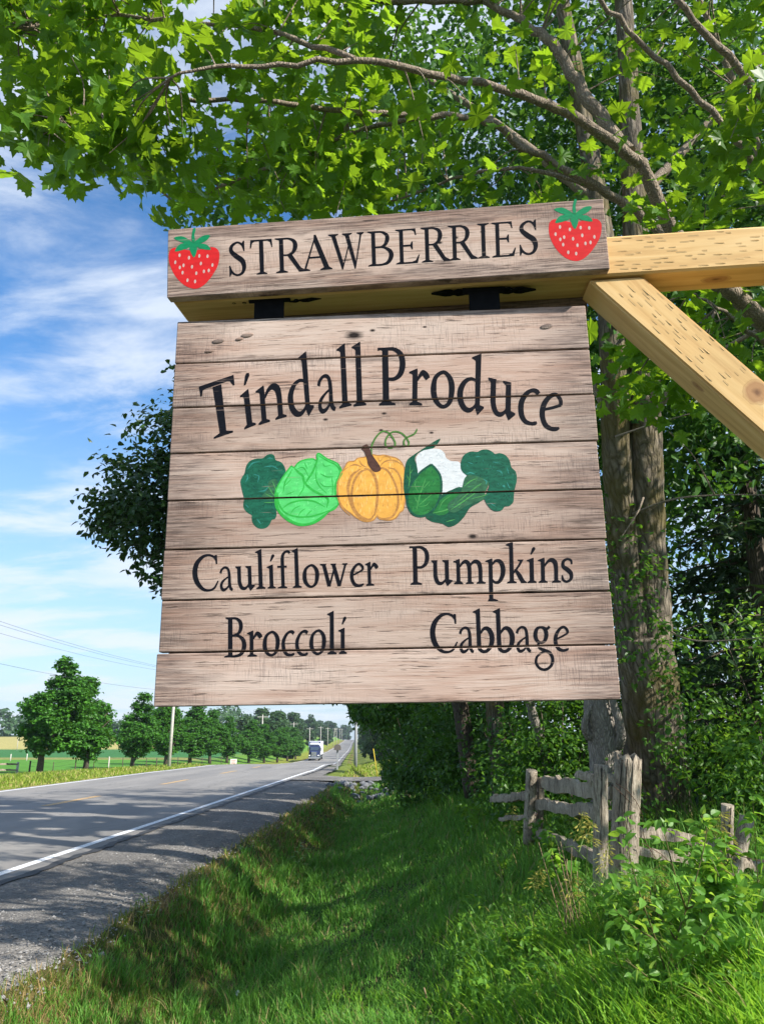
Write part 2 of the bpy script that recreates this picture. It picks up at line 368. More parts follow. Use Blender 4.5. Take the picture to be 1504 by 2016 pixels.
WORDS={'Tindall': [('T', (-316.1, 109.7), (-252.1, 131.0), (-334.3, 218.7), 165), ('i', (-247.4, 130.4), (-224.9, 139.6), (-257.4, 201.7), 100), ('n', (-221.8, 138.2), (-169.5, 153.1), (-229.1, 209.6), 100), ('d', (-165.7, 151.7), (-119.2, 162.6), (-171.8, 221.6), 100), ('a', (-112.8, 159.4), (-78.7, 165.7), (-116.3, 231.0), 100), ('l', (-74.5, 165.3), (-51.6, 170.7), (-79.4, 290.6), 170), ('l', (-48.3, 168.4), (-24.9, 170.5), (-51.2, 294.7), 170)], 'Produce': [('P', (-2.8, 168.9), (48.1, 168.6), (-3.1, 284.9), 160), ('r', (51.8, 167.4), (88.3, 165.9), (54.3, 237.7), 100), ('o', (92.8, 161.5), (134.7, 158.7), (93.5, 235.3), 100), ('d', (137.5, 156.3), (185.8, 149.3), (141.8, 222.2), 100), ('u', (192.2, 147.8), (240.9, 133.9), (197.3, 216.9), 100), ('c', (242.6, 129.2), (279.0, 120.8), (252.4, 198.3), 100), ('e', (280.1, 119.7), (317.6, 107.9), (291.5, 190.0), 100)], 'Cauliflower': [('C', (-325.4, -162.1), (-279.8, -161.8), (-328.7, -121.5), 100), ('a', (-279.1, -161.8), (-255.0, -161.7), (-282.1, -121.2), 100), ('u', (-250.8, -161.7), (-217.8, -161.4), (-253.5, -121.1), 100), ('l', (-215.7, -161.4), (-199.9, -161.3), (-218.2, -120.9), 100), ('i', (-196.9, -161.3), (-181.7, -161.2), (-199.1, -120.8), 100), ('f', (-179.1, -161.2), (-154.7, -161.1), (-181.3, -120.7), 100), ('l', (-153.1, -161.0), (-137.5, -160.9), (-155.0, -120.6), 100), ('o', (-135.2, -160.9), (-107.4, -160.8), (-137.0, -120.5), 100), ('w', (-105.1, -160.7), (-57.5, -160.4), (-106.6, -120.4), 100), ('e', (-54.7, -160.4), (-30.5, -160.3), (-55.8, -120.1), 100), ('r', (-28.2, -160.3), (-6.3, -160.1), (-29.1, -120.0), 100)], 'Broccoli': [('B', (-266.7, -276.3), (-229.2, -275.9), (-268.4, -234.0), 100), ('r', (-227.9, -275.8), (-202.8, -275.5), (-229.3, -233.6), 100), ('o', (-201.2, -275.5), (-173.2, -275.2), (-202.3, -233.3), 100), ('c', (-170.4, -275.2), (-147.7, -274.9), (-171.3, -232.9), 100), ('c', (-147.3, -274.9), (-125.0, -274.6), (-148.0, -232.7), 100), ('o', (-122.8, -274.6), (-95.6, -274.3), (-123.3, -232.4), 100), ('l', (-93.4, -274.2), (-77.5, -274.0), (-93.6, -232.1), 100), ('i', (-74.8, -274.0), (-60.1, -273.8), (-74.9, -231.9), 100)], 'Pumpkins': [('P', (47.0, -160.1), (80.6, -160.3), (47.1, -118.0), 100), ('u', (83.3, -160.3), (118.9, -160.6), (83.8, -118.4), 100), ('m', (120.1, -160.6), (174.4, -160.9), (120.8, -118.7), 100), ('p', (174.4, -160.9), (207.5, -161.2), (175.6, -119.2), 100), ('k', (209.0, -161.2), (243.4, -161.4), (210.5, -119.5), 100), ('i', (243.6, -161.4), (259.8, -161.5), (245.4, -119.7), 100), ('n', (261.6, -161.6), (299.9, -161.8), (263.6, -119.9), 100), ('s', (300.3, -161.8), (321.0, -162.0), (302.6, -120.2), 100)], 'Cabbage': [('C', (78.4, -273.5), (124.1, -273.8), (78.4, -232.0), 100), ('a', (125.2, -273.8), (150.7, -274.0), (125.6, -232.5), 100), ('b', (149.6, -274.0), (184.0, -274.3), (150.2, -232.7), 100), ('b', (182.4, -274.3), (217.1, -274.6), (183.3, -233.0), 100), ('a', (218.2, -274.6), (244.1, -274.8), (219.4, -233.4), 100), ('g', (248.0, -274.8), (279.9, -275.1), (249.4, -233.7), 100), ('e', (279.9, -275.1), (305.2, -275.3), (281.6, -234.0), 100)], 'STRAWBERRIES': [('S', (-291.1, -35.9), (-254.8, -35.7), (-293.1, 35.4), 100), ('T', (-249.4, -35.6), (-206.2, -35.4), (-251.0, 35.5), 100), ('R', (-202.0, -35.4), (-144.1, -35.0), (-203.2, 35.6), 100), ('A', (-156.0, -35.1), (-95.4, -34.7), (-156.8, 35.8), 100), ('W', (-101.6, -34.8), (-34.7, -34.4), (-101.9, 35.9), 100), ('B', (-28.6, -34.3), (20.0, -34.0), (-28.3, 36.2), 100), ('E', (23.2, -34.0), (67.1, -33.8), (24.0, 36.3), 100), ('R', (70.0, -33.7), (123.8, -33.4), (71.2, 36.5), 100), ('R', (120.5, -33.4), (173.7, -33.1), (122.2, 36.6), 100), ('I', (172.1, -33.1), (197.0, -33.0), (174.2, 36.8), 100), ('E', (199.8, -33.0), (243.4, -32.7), (202.1, 36.8), 100), ('S', (248.2, -32.7), (285.7, -32.5), (251.0, 37.0), 100)]}
ART={'straw': [{'fruit': [(-406.2, 16.1), (-402.8, 27.8), (-391.1, 30.7), (-360.4, 22.1), (-325.3, 27.0), (-312.4, 21.1), (-308.9, 9.0), (-312.3, -12.4), (-325.1, -34.9), (-340.6, -51.0), (-356.3, -55.4), (-376.1, -46.7), (-393.9, -26.3), (-404.1, -2.7)], 'leaves': [[(-361.8, 41.0), (-362.5, 54.9), (-359.0, 68.5), (-354.9, 66.3), (-357.2, 54.5), (-355.9, 41.8)], [(-360.6, 38.4), (-371.2, 48.0), (-383.1, 53.9), (-397.2, 51.2), (-385.3, 42.8), (-372.3, 38.0)], [(-360.6, 39.7), (-374.7, 39.5), (-387.6, 35.4), (-394.5, 23.4), (-380.4, 24.9), (-366.4, 30.1)], [(-362.9, 38.6), (-366.3, 25.7), (-358.0, 8.2), (-352.2, 21.5), (-353.5, 36.6)], [(-358.2, 38.2), (-347.7, 47.5), (-337.2, 52.3), (-327.2, 50.9), (-333.6, 41.4), (-346.5, 36.1)], [(-358.2, 38.9), (-345.3, 36.0), (-333.5, 32.6), (-325.3, 22.0), (-338.2, 23.0), (-351.1, 28.9)]], 'seeds': [(-385.6, 14.6), (-367.3, 8.3), (-347.4, 10.6), (-331.7, 8.8), (-393.6, 0.9), (-377.7, -6.5), (-361.3, -10.7), (-344.4, -5.2), (-322.2, -9.9), (-379.3, -21.2), (-369.8, -37.3), (-353.0, -24.3), (-338.5, -21.7), (-329.2, -20.5), (-355.2, -40.8), (-384.7, -10.3)]}, {'fruit': [(306.3, 20.3), (310.6, 31.8), (322.4, 34.6), (351.8, 26.1), (386.7, 30.9), (398.9, 25.0), (401.3, 13.0), (396.1, -8.2), (381.6, -30.5), (364.9, -46.4), (349.1, -50.7), (330.4, -42.0), (314.7, -21.8), (306.6, 1.6)], 'leaves': [[(352.1, 44.8), (352.6, 58.5), (357.2, 72.0), (361.0, 69.8), (357.8, 58.1), (357.9, 45.6)], [(353.1, 42.2), (343.4, 51.7), (332.2, 57.6), (318.1, 55.0), (329.1, 46.6), (341.5, 41.9)], [(353.2, 43.5), (339.3, 43.3), (326.2, 39.3), (318.4, 27.4), (332.4, 28.8), (346.6, 34.0)], [(350.8, 42.4), (346.3, 29.6), (353.0, 12.3), (359.8, 25.5), (359.8, 40.4)], [(355.4, 42.0), (366.5, 51.2), (377.3, 56.0), (387.0, 54.6), (379.9, 45.1), (366.7, 39.9)], [(355.4, 42.7), (367.9, 39.8), (379.1, 36.4), (386.3, 25.9), (373.7, 26.9), (361.5, 32.8)]], 'seeds': [(326.4, 18.7), (343.8, 12.4), (363.5, 14.6), (378.9, 12.8), (317.3, 5.1), (332.3, -2.2), (348.1, -6.5), (365.2, -1.0), (386.6, -5.7), (329.4, -16.8), (337.4, -32.7), (355.0, -19.9), (369.6, -17.3), (378.8, -16.2), (351.4, -36.2), (325.1, -6.0)]}], 'broc1': [(-250.0, 30.7), (-247.6, 40.0), (-243.3, 47.5), (-240.1, 62.6), (-233.1, 71.0), (-222.2, 74.5), (-211.2, 75.1), (-204.0, 80.7), (-195.8, 82.3), (-190.2, 78.3), (-187.7, 70.6), (-178.1, 66.4), (-172.4, 58.6), (-169.5, 49.0), (-172.0, 39.7), (-179.1, 28.5), (-184.3, 21.2), (-185.9, 10.0), (-186.4, -8.6), (-185.2, -17.9), (-184.1, -30.9), (-186.6, -38.2), (-191.9, -39.8), (-195.3, -47.1), (-200.5, -53.3), (-209.4, -55.5), (-218.4, -52.9), (-225.8, -44.4), (-227.9, -35.2), (-228.0, -30.6), (-235.4, -25.8), (-241.9, -18.2), (-243.5, -10.7), (-242.6, 0.4), (-245.7, 11.7)], 'broc1_stalk': [(-199.1, 31.0), (-186.5, 34.4), (-181.6, 21.1), (-185.0, 10.0), (-186.5, -2.1), (-198.2, -3.6), (-211.0, 2.3), (-203.2, 14.2)], 'broc1_lines': [[(-192.7, 30.8), (-187.9, 19.4), (-185.0, 11.8)], [(-199.7, 21.6), (-193.1, 10.2), (-186.6, 2.5)], [(-205.7, 8.7), (-196.6, 3.8), (-186.6, -0.3)], [(-207.1, -8.0), (-196.3, -8.0), (-186.4, -7.7)]], 'broc1_lights': [[(-238.0, 55.0), (-229.2, 66.1), (-216.5, 68.6)], [(-216.7, 12.8), (-205.9, 14.3), (-200.6, 20.7)], [(-240.9, 30.4), (-237.5, 37.8), (-238.6, 45.5)], [(-208.9, 57.9), (-194.3, 59.3), (-183.2, 53.3)], [(-239.5, -10.8), (-233.9, -16.6)], [(-218.9, -37.3), (-211.4, -46.7)], [(-226.8, 45.1), (-217.5, 41.0), (-219.0, 29.7)], [(-203.8, 73.0), (-198.4, 74.7), (-192.8, 72.6)]], 'cab': [(-159.7, 58.8), (-154.2, 55.8), (-147.0, 64.5), (-136.2, 69.3), (-121.6, 70.8), (-114.0, 67.3), (-113.5, 78.7), (-109.0, 80.3), (-96.2, 70.5), (-79.8, 62.4), (-73.5, 55.6), (-69.0, 44.1), (-72.6, 34.8), (-78.3, 21.8), (-78.8, 8.7), (-80.6, 1.3), (-76.1, -8.1), (-75.2, -13.6), (-81.4, -22.7), (-92.1, -27.9), (-102.7, -38.6), (-116.8, -47.4), (-131.0, -51.0), (-145.3, -50.6), (-159.6, -44.4), (-172.3, -34.9), (-181.5, -23.6), (-186.3, -12.3), (-186.8, 10.0), (-184.3, 19.3), (-175.6, 36.0), (-166.8, 49.0)], 'cab_lines': [(22, [(-154.2, 54.3), (-146.8, 46.4), (-138.5, 38.6), (-135.6, 27.2), (-122.8, 13.8), (-108.4, 4.9), (-94.0, -4.8), (-95.7, -20.4)]), (20, [(-111.7, 72.0), (-116.4, 58.8), (-121.4, 45.7), (-128.5, 34.6), (-133.4, 26.2)]), (12, [(-137.4, 27.3), (-137.3, 16.0), (-146.1, 1.4)]), (14, [(-110.8, 76.7), (-94.4, 65.7), (-79.8, 57.7), (-72.6, 44.2), (-80.6, 21.9), (-81.5, 3.2)]), (12, [(-114.2, 56.8), (-114.9, 34.2), (-108.5, 18.9), (-95.8, 5.5)]), (16, [(-174.4, -20.1), (-160.3, -10.3), (-138.8, -5.9), (-117.2, -8.7), (-98.4, -19.4)]), (16, [(-182.3, 9.9), (-181.0, -8.8), (-170.7, -25.7), (-152.7, -34.5), (-127.7, -36.1), (-106.3, -31.2), (-88.5, -24.3)]), (10, [(-159.9, -30.6), (-152.9, -20.7), (-142.2, -15.4)]), (10, [(-145.5, -33.8), (-140.3, -25.6), (-133.2, -21.2)]), (10, [(-131.2, -34.2), (-126.0, -27.9), (-121.5, -24.9)]), (12, [(-173.2, 9.6), (-170.0, 28.3), (-159.5, 46.8)]), (8, [(-171.7, 20.8), (-159.2, 33.6)]), (8, [(-167.8, 5.7), (-153.4, 10.9)]), (18, [(-184.4, 9.9), (-184.6, -5.0), (-179.7, -23.6), (-165.1, -37.8), (-145.3, -48.1), (-124.0, -48.1), (-102.7, -35.9), (-78.7, -17.2)]), (10, [(-150.5, 52.3), (-137.8, 54.7), (-128.5, 38.3)]), (8, [(-136.1, 64.2), (-130.5, 51.6)]), (12, [(-106.9, 42.4), (-96.0, 36.4), (-84.3, 36.1)]), (9, [(-108.6, 26.4), (-99.5, 18.7), (-80.6, 18.1)]), (8, [(-103.4, 64.1), (-99.7, 56.4), (-88.9, 57.9)]), (10, [(-157.8, 52.5), (-164.8, 39.4), (-171.8, 28.3)]), (9, [(-87.0, 35.2), (-85.1, 18.2), (-86.0, 1.5)])], 'pump': [(-77.4, 20.5), (-74.8, 38.3), (-64.8, 51.3), (-58.5, 62.5), (-47.6, 64.0), (-40.3, 69.5), (-28.5, 71.1), (-17.6, 75.5), (-4.1, 73.2), (5.9, 73.8), (16.7, 70.6), (29.3, 66.4), (38.9, 54.7), (43.0, 35.7), (44.2, 7.6), (41.2, -10.9), (38.2, -27.3), (31.9, -32.7), (24.6, -42.5), (13.1, -45.9), (-1.0, -43.7), (-8.1, -38.9), (-14.3, -45.1), (-27.6, -47.5), (-40.9, -41.7), (-54.2, -31.2), (-67.5, -19.8), (-74.7, -4.8)], 'pump_lines': [(26, [(-36.5, 48.7), (-51.0, 37.9), (-58.2, 17.5), (-56.4, -1.2), (-49.4, -23.6), (-38.8, -38.5), (-26.5, -46.1)]), (22, [(-22.1, 48.3), (-36.5, 43.1), (-47.4, 26.5), (-52.0, 2.4), (-49.4, -18.0), (-41.4, -33.0), (-30.0, -41.5), (-19.4, -43.6), (-10.4, -32.0)]), (26, [(-29.3, 50.4), (-16.8, 44.4), (-8.9, 27.2), (-6.4, 4.8), (-8.1, -17.4), (-12.2, -37.4)]), (18, [(-55.4, 55.0), (-45.5, 57.5), (-34.7, 53.4)]), (14, [(-38.2, 65.9), (-33.8, 57.2), (-25.7, 52.2)]), (14, [(-58.1, 53.2), (-70.8, 42.2), (-77.0, 21.8), (-76.1, -0.6), (-68.9, -21.2), (-54.7, -36.2)]), (20, [(-8.9, 44.1), (0.1, 49.5), (10.9, 45.4), (20.5, 30.1), (27.3, 11.2), (29.6, -7.4), (27.9, -23.9), (20.2, -38.3), (7.8, -43.4), (-2.8, -42.2), (-8.0, -35.7)]), (16, [(12.7, 50.0), (25.2, 45.9), (33.9, 31.5), (36.7, 10.9), (34.8, -11.2)]), (12, [(-1.6, 52.4), (5.7, 60.7), (16.5, 64.1), (27.3, 61.9), (37.9, 54.0)]), (8, [(-5.0, 69.6), (-1.5, 62.8), (4.0, 68.3)]), (10, [(2.2, 70.3), (13.0, 70.9), (18.4, 66.0)])], 'pump_stem': [(-35.4, 88.7), (-27.2, 94.6), (-22.6, 93.1), (-14.7, 74.6), (0.4, 48.5), (-11.4, 42.9), (-22.1, 55.9), (-24.7, 67.3), (-29.1, 80.8)], 'vine': [(-15.6, 74.7), (-16.0, 90.0), (-10.7, 103.3), (-3.4, 113.6), (4.7, 118.8), (13.7, 116.4), (20.9, 108.0), (26.1, 96.3), (24.2, 89.6), (16.9, 87.0), (9.7, 91.0), (9.0, 100.7), (13.6, 110.2), (21.0, 116.7), (30.1, 117.3), (39.1, 113.2), (46.2, 105.2), (50.5, 95.5), (47.6, 89.4), (43.1, 90.0), (41.5, 96.7), (44.3, 103.4), (51.7, 107.9), (59.9, 111.5), (64.2, 117.2), (65.4, 122.0)], 'caul': [(62.4, 64.6), (67.1, 73.9), (78.1, 81.2), (92.5, 83.0), (105.0, 81.3), (112.8, 74.4), (115.2, 65.7), (122.2, 59.8), (127.5, 58.4), (136.3, 57.5), (141.4, 50.8), (144.4, 37.5), (149.8, 30.8), (146.4, 20.7), (141.5, 8.8), (125.4, 2.8), (105.8, -2.2), (96.9, -5.6), (71.1, 21.1), (62.5, 32.5), (63.8, 49.4)], 'leafb': [(40.1, 29.5), (42.2, 46.3), (47.1, 63.2), (58.1, 72.3), (78.2, 85.4), (92.9, 95.0), (106.4, 101.7), (102.1, 92.8), (93.4, 84.1), (76.2, 80.3), (65.3, 74.0), (60.6, 64.6), (63.8, 51.3), (64.7, 36.2), (59.5, 21.4), (52.9, 3.0), (57.4, -30.2), (48.7, -24.5), (42.0, -7.7), (39.4, 10.9)], 'leaff': [(89.3, 53.7), (98.4, 42.7), (105.0, 27.5), (104.5, 1.5), (96.4, -20.3), (83.6, -35.5), (67.7, -40.5), (53.7, -34.7), (45.7, -17.0), (47.3, 6.9), (58.8, 27.0), (71.6, 41.6)], 'leafl': [(76.4, -40.7), (89.3, -21.9), (104.0, -4.0), (125.5, 6.8), (141.5, 10.1), (177.9, -4.3), (172.0, -16.9), (154.0, -27.4), (142.9, -43.5), (130.2, -55.8), (116.0, -60.8), (104.0, -54.2), (88.4, -51.0)], 'leafl2': [(85.5, -32.8), (96.5, -16.6), (112.8, -3.3), (132.4, 2.6), (139.3, -3.2), (124.3, -26.6), (111.6, -39.0), (97.5, -40.4)], 'stalk2': [(149.4, 29.9), (168.9, 29.3), (187.7, 17.6), (181.7, 1.1), (177.4, -13.4), (166.8, -16.8), (145.4, -25.3), (129.2, -34.9), (118.8, -33.7), (114.6, -26.3), (119.4, -15.5), (135.7, -3.1), (141.5, 9.7)], 'broc2': [(140.4, 48.9), (142.7, 60.1), (147.5, 69.4), (158.5, 75.4), (170.9, 74.4), (178.2, 77.9), (188.9, 78.4), (197.6, 73.5), (201.9, 69.6), (209.9, 70.9), (220.3, 66.2), (226.8, 55.6), (228.8, 44.3), (236.2, 34.7), (236.8, 19.8), (232.7, 5.2), (230.4, -5.8), (228.8, -18.6), (222.2, -25.7), (213.4, -27.2), (207.9, -33.5), (197.3, -35.0), (188.9, -30.2), (182.3, -20.9), (179.2, -13.5), (174.0, -12.4), (185.2, 1.0), (187.7, 17.6), (168.9, 29.3), (151.3, 31.7), (142.7, 39.5)], 'veins': [(10, [(60.9, -30.3), (66.8, -4.8), (78.4, 28.3)]), (7, [(66.9, -1.1), (60.2, 14.0), (61.3, 23.2)]), (7, [(68.8, 4.4), (81.7, 18.9), (85.3, 22.5)]), (7, [(63.9, -17.6), (58.0, -4.5)]), (8, [(64.6, -21.2), (79.1, -8.8), (90.0, 0.1)]), (6, [(65.5, -23.1), (77.0, -21.6), (84.2, -14.5)]), (8, [(47.7, 10.6), (50.8, 29.2), (52.2, 53.5)]), (6, [(49.8, 25.4), (45.6, 34.9)]), (6, [(51.0, 36.6), (56.5, 45.9)]), (14, [(88.9, -35.6), (113.6, -29.9), (142.2, -16.1)]), (8, [(111.1, -51.7), (127.0, -47.6)]), (8, [(99.6, -29.5), (107.1, -15.1), (121.6, -4.5)])], 'veins2': [(12, [(120.6, -30.1), (142.2, -16.1), (167.6, 1.6)]), (10, [(131.6, -17.6), (153.5, 0.1), (175.3, 16.1)]), (10, [(145.1, 11.5), (156.1, 20.4), (168.7, 25.6)]), (8, [(158.3, -11.1), (176.0, -7.0), (184.9, -4.5)])], 'lights2': [(14, [(149.6, 33.6), (156.8, 36.2), (164.6, 33.2)]), (12, [(179.2, 23.4), (184.3, 19.6), (183.2, 14.0)]), (14, [(202.9, 38.5), (209.9, 36.5), (212.3, 31.7)]), (20, [(211.1, 9.5), (213.7, 10.3), (215.3, 7.5)]), (8, [(166.9, 65.0), (175.9, 65.7)]), (8, [(152.3, 56.1), (162.8, 52.0)]), (10, [(196.7, 54.7), (208.9, 52.4)]), (10, [(219.4, 16.7), (224.0, 5.4)]), (8, [(187.7, -19.2), (197.8, -26.8)]), (8, [(220.9, 44.5), (223.7, 31.4)])]}
BQ=[-0.00131, 1.2816, 0.41191, 0.02469, -0.0119, -0.05353, 0.76202]
HQ=[0.00201, 1.22912, 0.8766, 0.11162, -0.02781, -0.07246, 0.81807]
# ---------------------------------------------------------------- the lie of the land
def road_x(Y):
    Y = np.asarray(Y, float)
    return 0.0266 * Y - np.interp(Y, [0, 42, 70, 104, 140, 177, 240, 313, 420, 521, 730, 1000, 1500], [0, 0, 1.5, 4.4, 7.0, 9.5, 13.2, 17, 23, 29, 40, 55, 80])
def road_z(Y):
    return np.interp(Y, [-60, 40, 55, 70, 85, 104, 140, 177, 240, 313, 420, 521, 640, 730, 800, 900, 1500], [0, 0, -0.13, -0.5, -0.95, -1.5, -2.3, -2.85, -2.95, -2.7, -1.9, -0.9, 0.5, 1.55, 1.75, 1.2, -8])
def ground_z(x, Y):
    x = np.asarray(x, float); Y = np.asarray(Y, float)
    lat = x - road_x(Y); rz = road_z(Y)
    right = np.interp(lat, [-14, -4.2, -3.4, -2.62, -2.42, -2.15, -1.9, -1.6, -1.1, -0.3, 0.6, 1.4, 1.9, 2.8, 3.6, 6, 12, 40], [-.004, -.004, -.02, -.07, -.14, -.36, -.58, -.72, -.66, -.33, .03, .27, .38, .50, .62, .72, .80, .8])
    drv = np.clip(1 - np.abs(Y - 33.0) / 4.2, 0, 1) ** 0.5
    drv = np.where(np.abs(Y - 33) < 2.0, 1.0, np.clip(1 - (np.abs(Y - 33) - 2.0) / 1.8, 0, 1))
    right = right * (1 - drv) + np.interp(lat, [-4.2, -2, 1, 4, 12], [-.004, -.05, 0.02, .3, .75]) * drv
    far = np.clip((Y - 45) / 40, 0, 1)
    right = right * (1 - far) + np.interp(lat, [-4.2, -3, -1.5, 1, 12, 60], [-.004, -.1, -.35, .2, 1.2, 3.0]) * far
    fld = np.interp(Y, [-60, 20, 60, 100, 135, 205, 360, 500, 900, 1500], [-.6, -.7, -1.15, -1.35, -1.5, -.9, 2.8, 4.5, 6, 0])
    verge = rz + np.interp(lat, [-26, -17.5, -15.2, -13.6, -12.6, -11], [-.35, -.4, -.42, -.16, -.01, -.004])
    t = np.clip((-lat - 17) / 14, 0, 1); t = t * t * (3 - 2 * t)
    left = verge * (1 - t) + fld * t
    hill = np.clip((Y - 500) / 400, 0, 1)
    z = np.where(lat < -11, left, rz + right)
    return z
GY = np.concatenate([np.arange(-30, 2, 2.0), np.arange(2, 14, 0.16), np.arange(14, 42, 0.35), np.arange(42, 80, 1.6), np.arange(80, 260, 5), np.arange(260, 900, 16), np.arange(900, 1500, 50)])
GL = np.concatenate([np.arange(-900, -120, 40), np.arange(-120, -34, 6), np.arange(-34, -17, 1.2), np.arange(-17, -11.6, 0.35), [-11, -8, -5], np.arange(-4.4, 3.4, 0.13), np.arange(3.4, 14, 0.8), np.arange(14, 60, 5), np.arange(60, 900, 60)])
gy, gl = np.meshgrid(GY, GL, indexing='ij')
gx = gl + road_x(gy)
gz = ground_z(gx, gy)
bumps = 0.02 * np.sin(gx * 3.1 + np.sin(gy * 2.3)) * np.sin(gy * 2.7 + 1.3 * np.sin(gx * 1.9)) + rng.uniform(-.012, .012, gz.shape)
under = (gl > -12.4) & (gl < -2.7)
gz = np.where(under, gz - 0.06, gz + bumps * np.where(gl < -12.6, 1.5, 1.0))
def zone(x, Y):
    """what grows or lies there: grass colours of verge, crops, stubble"""
    lat = x - road_x(Y)
    col = np.zeros(x.shape + (3,)); col[:] = (0.045, 0.075, 0.018)
    yel = np.clip((-lat - 12.4) / .5, 0, 1)
    def put(w, c): col[:] = col * (1 - w[..., None]) + np.array(c) * w[..., None]
    put(np.clip((-lat - 12.3) / .2, 0, 1), (0.34, 0.28, 0.085))
    put(np.clip((-lat - 14.0) / .9, 0, 1), (0.26, 0.29, 0.045))
    put(np.clip((-lat - 19.0) / 1.5, 0, 1), (0.13, 0.27, 0.035))
    fl = np.clip((-lat - 26.0) / 2, 0, 1)
    put(fl * np.clip((Y - 70) / 10, 0, 1), (0.11, 0.29, 0.04))
    put(fl * np.clip((Y - 126) / 3, 0, 1), (0.30, 0.30, 0.09))
    put(fl * np.clip((Y - 139) / 3, 0, 1), (0.06, 0.20, 0.06))
    put(fl * np.clip((Y - 205) / 8, 0, 1), (0.48, 0.42, 0.15))
    put(np.clip((Y - 365) / 20, 0, 1) * fl, (0.04, 0.08, 0.025))
    # gravel track into the field on the far side
    put(np.clip(1 - np.abs(lat + 16.2 + 0.02 * (Y - 50)) / 0.7, 0, 1) * np.clip((64 - Y) / 4, 0, 1) * (lat < -13.5), (0.36, 0.33, 0.27))
    put(((lat > -3.6) & (lat < 4) & (Y > 35.5)).astype(float) * .85, (0.21, 0.26, 0.045))
    dry = np.clip(1 - np.abs(lat + 2.35) / .6, 0, 1) * (0.5 + 0.5 * np.sin(Y * 1.7 + np.sin(Y * .6) * 2))
    put(np.clip(dry + .25 * (np.abs(lat + 2.2) < .55), 0, 1) * 0.85, (0.20, 0.13, 0.058))
    return col
a = Acc(); ny, nx = gx.shape
ii, jj = np.meshgrid(np.arange(ny - 1), np.arange(nx - 1), indexing='ij'); ii = ii.ravel(); jj = jj.ravel()
a.add(np.stack([gx, gy, gz], -1), np.stack([ii * nx + jj, ii * nx + jj + 1, (ii + 1) * nx + jj + 1, (ii + 1) * nx + jj], 1), 0, True)
mg = Mat('ground_cover')
att = mg.node('ShaderNodeVertexColor', layer_name='cover')
oc = mg.coord()
n1 = mg.noise(oc, 1.3, 5, 0.65); n2 = mg.noise(oc, 17, 4, 0.7)
colg = mg.mix(mg.ramp(n1, [(0.35, 0.0), (0.65, 1.0)]), mg.mix(0.42, att.outputs[0], (0.05, 0.05, 0.012), 'MULTIPLY'), att.outputs[0])
colg = mg.mix(mg.math('MULTIPLY', mg.ramp(n2, [(0.3, 1.0), (0.5, 0.0)]), 0.45), colg, mg.mix(1.0, colg, (0.5, 0.45, 0.35), 'MULTIPLY'))
mg.bump(n2, 0.5, 0.05)
mg.done(colg, 0.95, 0, 0.1)
ground = a.build('ground', mg.m)
ca = ground.data.color_attributes.new('cover', 'FLOAT_COLOR', 'POINT')
ca.data.foreach_set('color', np.concatenate([zone(gx, gy), np.ones(gx.shape + (1,))], -1).astype(np.float32).ravel())
tag(ground, kind='structure')
# ---------------------------------------------------------------- road, shoulder, markings
RY = np.concatenate([np.arange(-30, 60, 0.8), np.arange(60, 200, 4), np.arange(200, 900, 14)])
def strip(name, lats, mat, lift, Ys=RY, jitter=None, kind='structure', sink=None):
    lats = np.asarray(lats, float)
    yy, ll = np.meshgrid(Ys, lats, indexing='ij')
    if jitter is not None: ll = ll + jitter(yy, ll)
    xx = ll + road_x(yy); zz = road_z(yy) + lift
    if sink is not None: zz = zz + sink(yy, ll)
    acc = Acc(); n, m = xx.shape
    i, j = np.meshgrid(np.arange(n - 1), np.arange(m - 1), indexing='ij'); i = i.ravel(); j = j.ravel()
    acc.add(np.stack([xx, yy, zz], -1), np.stack([i * m + j, i * m + j + 1, (i + 1) * m + j + 1, (i + 1) * m + j], 1), 0, True)
    return tag(acc.build(name, mat), kind=kind)
ma = Mat('asphalt'); oc = ma.coord('Object')
ag = ma.noise(oc, 190, 3, 0.7); ab = ma.noise(ma.mapping(oc, (0.9, 0.12, 1)), 1.0, 5, 0.6); ac = ma.noise(oc, 0.8, 4)
col = ma.ramp(ag, [(0.28, (0.16, 0.149, 0.136)), (0.55, (0.275, 0.257, 0.235)), (0.75, (0.39, 0.37, 0.34))])
col = ma.mix(ma.math('MULTIPLY', ma.ramp(ab, [(0.42, 1.0), (0.6, 0.0)]), 0.35), col, (0.135, 0.132, 0.132))
xyz_ = ma.sep(oc); lat_ = ma.math('SUBTRACT', xyz_[0], ma.math('MULTIPLY', xyz_[1], 0.0266))
trk = ma.math('SINE', ma.math('MULTIPLY', ma.math('ADD', lat_, 8.4 + 0.95), 3.49))
col = ma.mix(ma.math('MULTIPLY', ma.ramp(trk, [(0.35, 0.0), (1.0, 1.0)]), 0.28), col, (0.275, 0.262, 0.245))
pat = ma.ramp(ma.noise(ma.mapping(oc, (0.35, 0.07, 1), (5, 3, 0)), 1.0, 2, 0.4), [(0.56, 0.0), (0.575, 1.0)])
col = ma.mix(ma.math('MULTIPLY', pat, 0.3), col, (0.15, 0.145, 0.14))
crk = ma.ramp(ma.vor(ma.vmath('ADD', oc, ma.vmath('MULTIPLY', ma.noise(oc, 1.5, 4, out='Color'), (.8, .8, 0))), 0.28, 'DISTANCE_TO_EDGE'), [(0.0, 1.0), (0.006, 0.0)])
col = ma.mix(ma.math('MULTIPLY', crk, 0.55), col, (0.04, 0.04, 0.042))
ma.bump(ag, 0.35, 0.006); ma.done(col, 0.85, 0, 0.25)
strip('road', np.linspace(-12.45, -4.36, 12), ma.m, 0.0, sink=lambda y, l: 0.035 - 0.0045 * np.abs(l + 8.4) - 0.012)
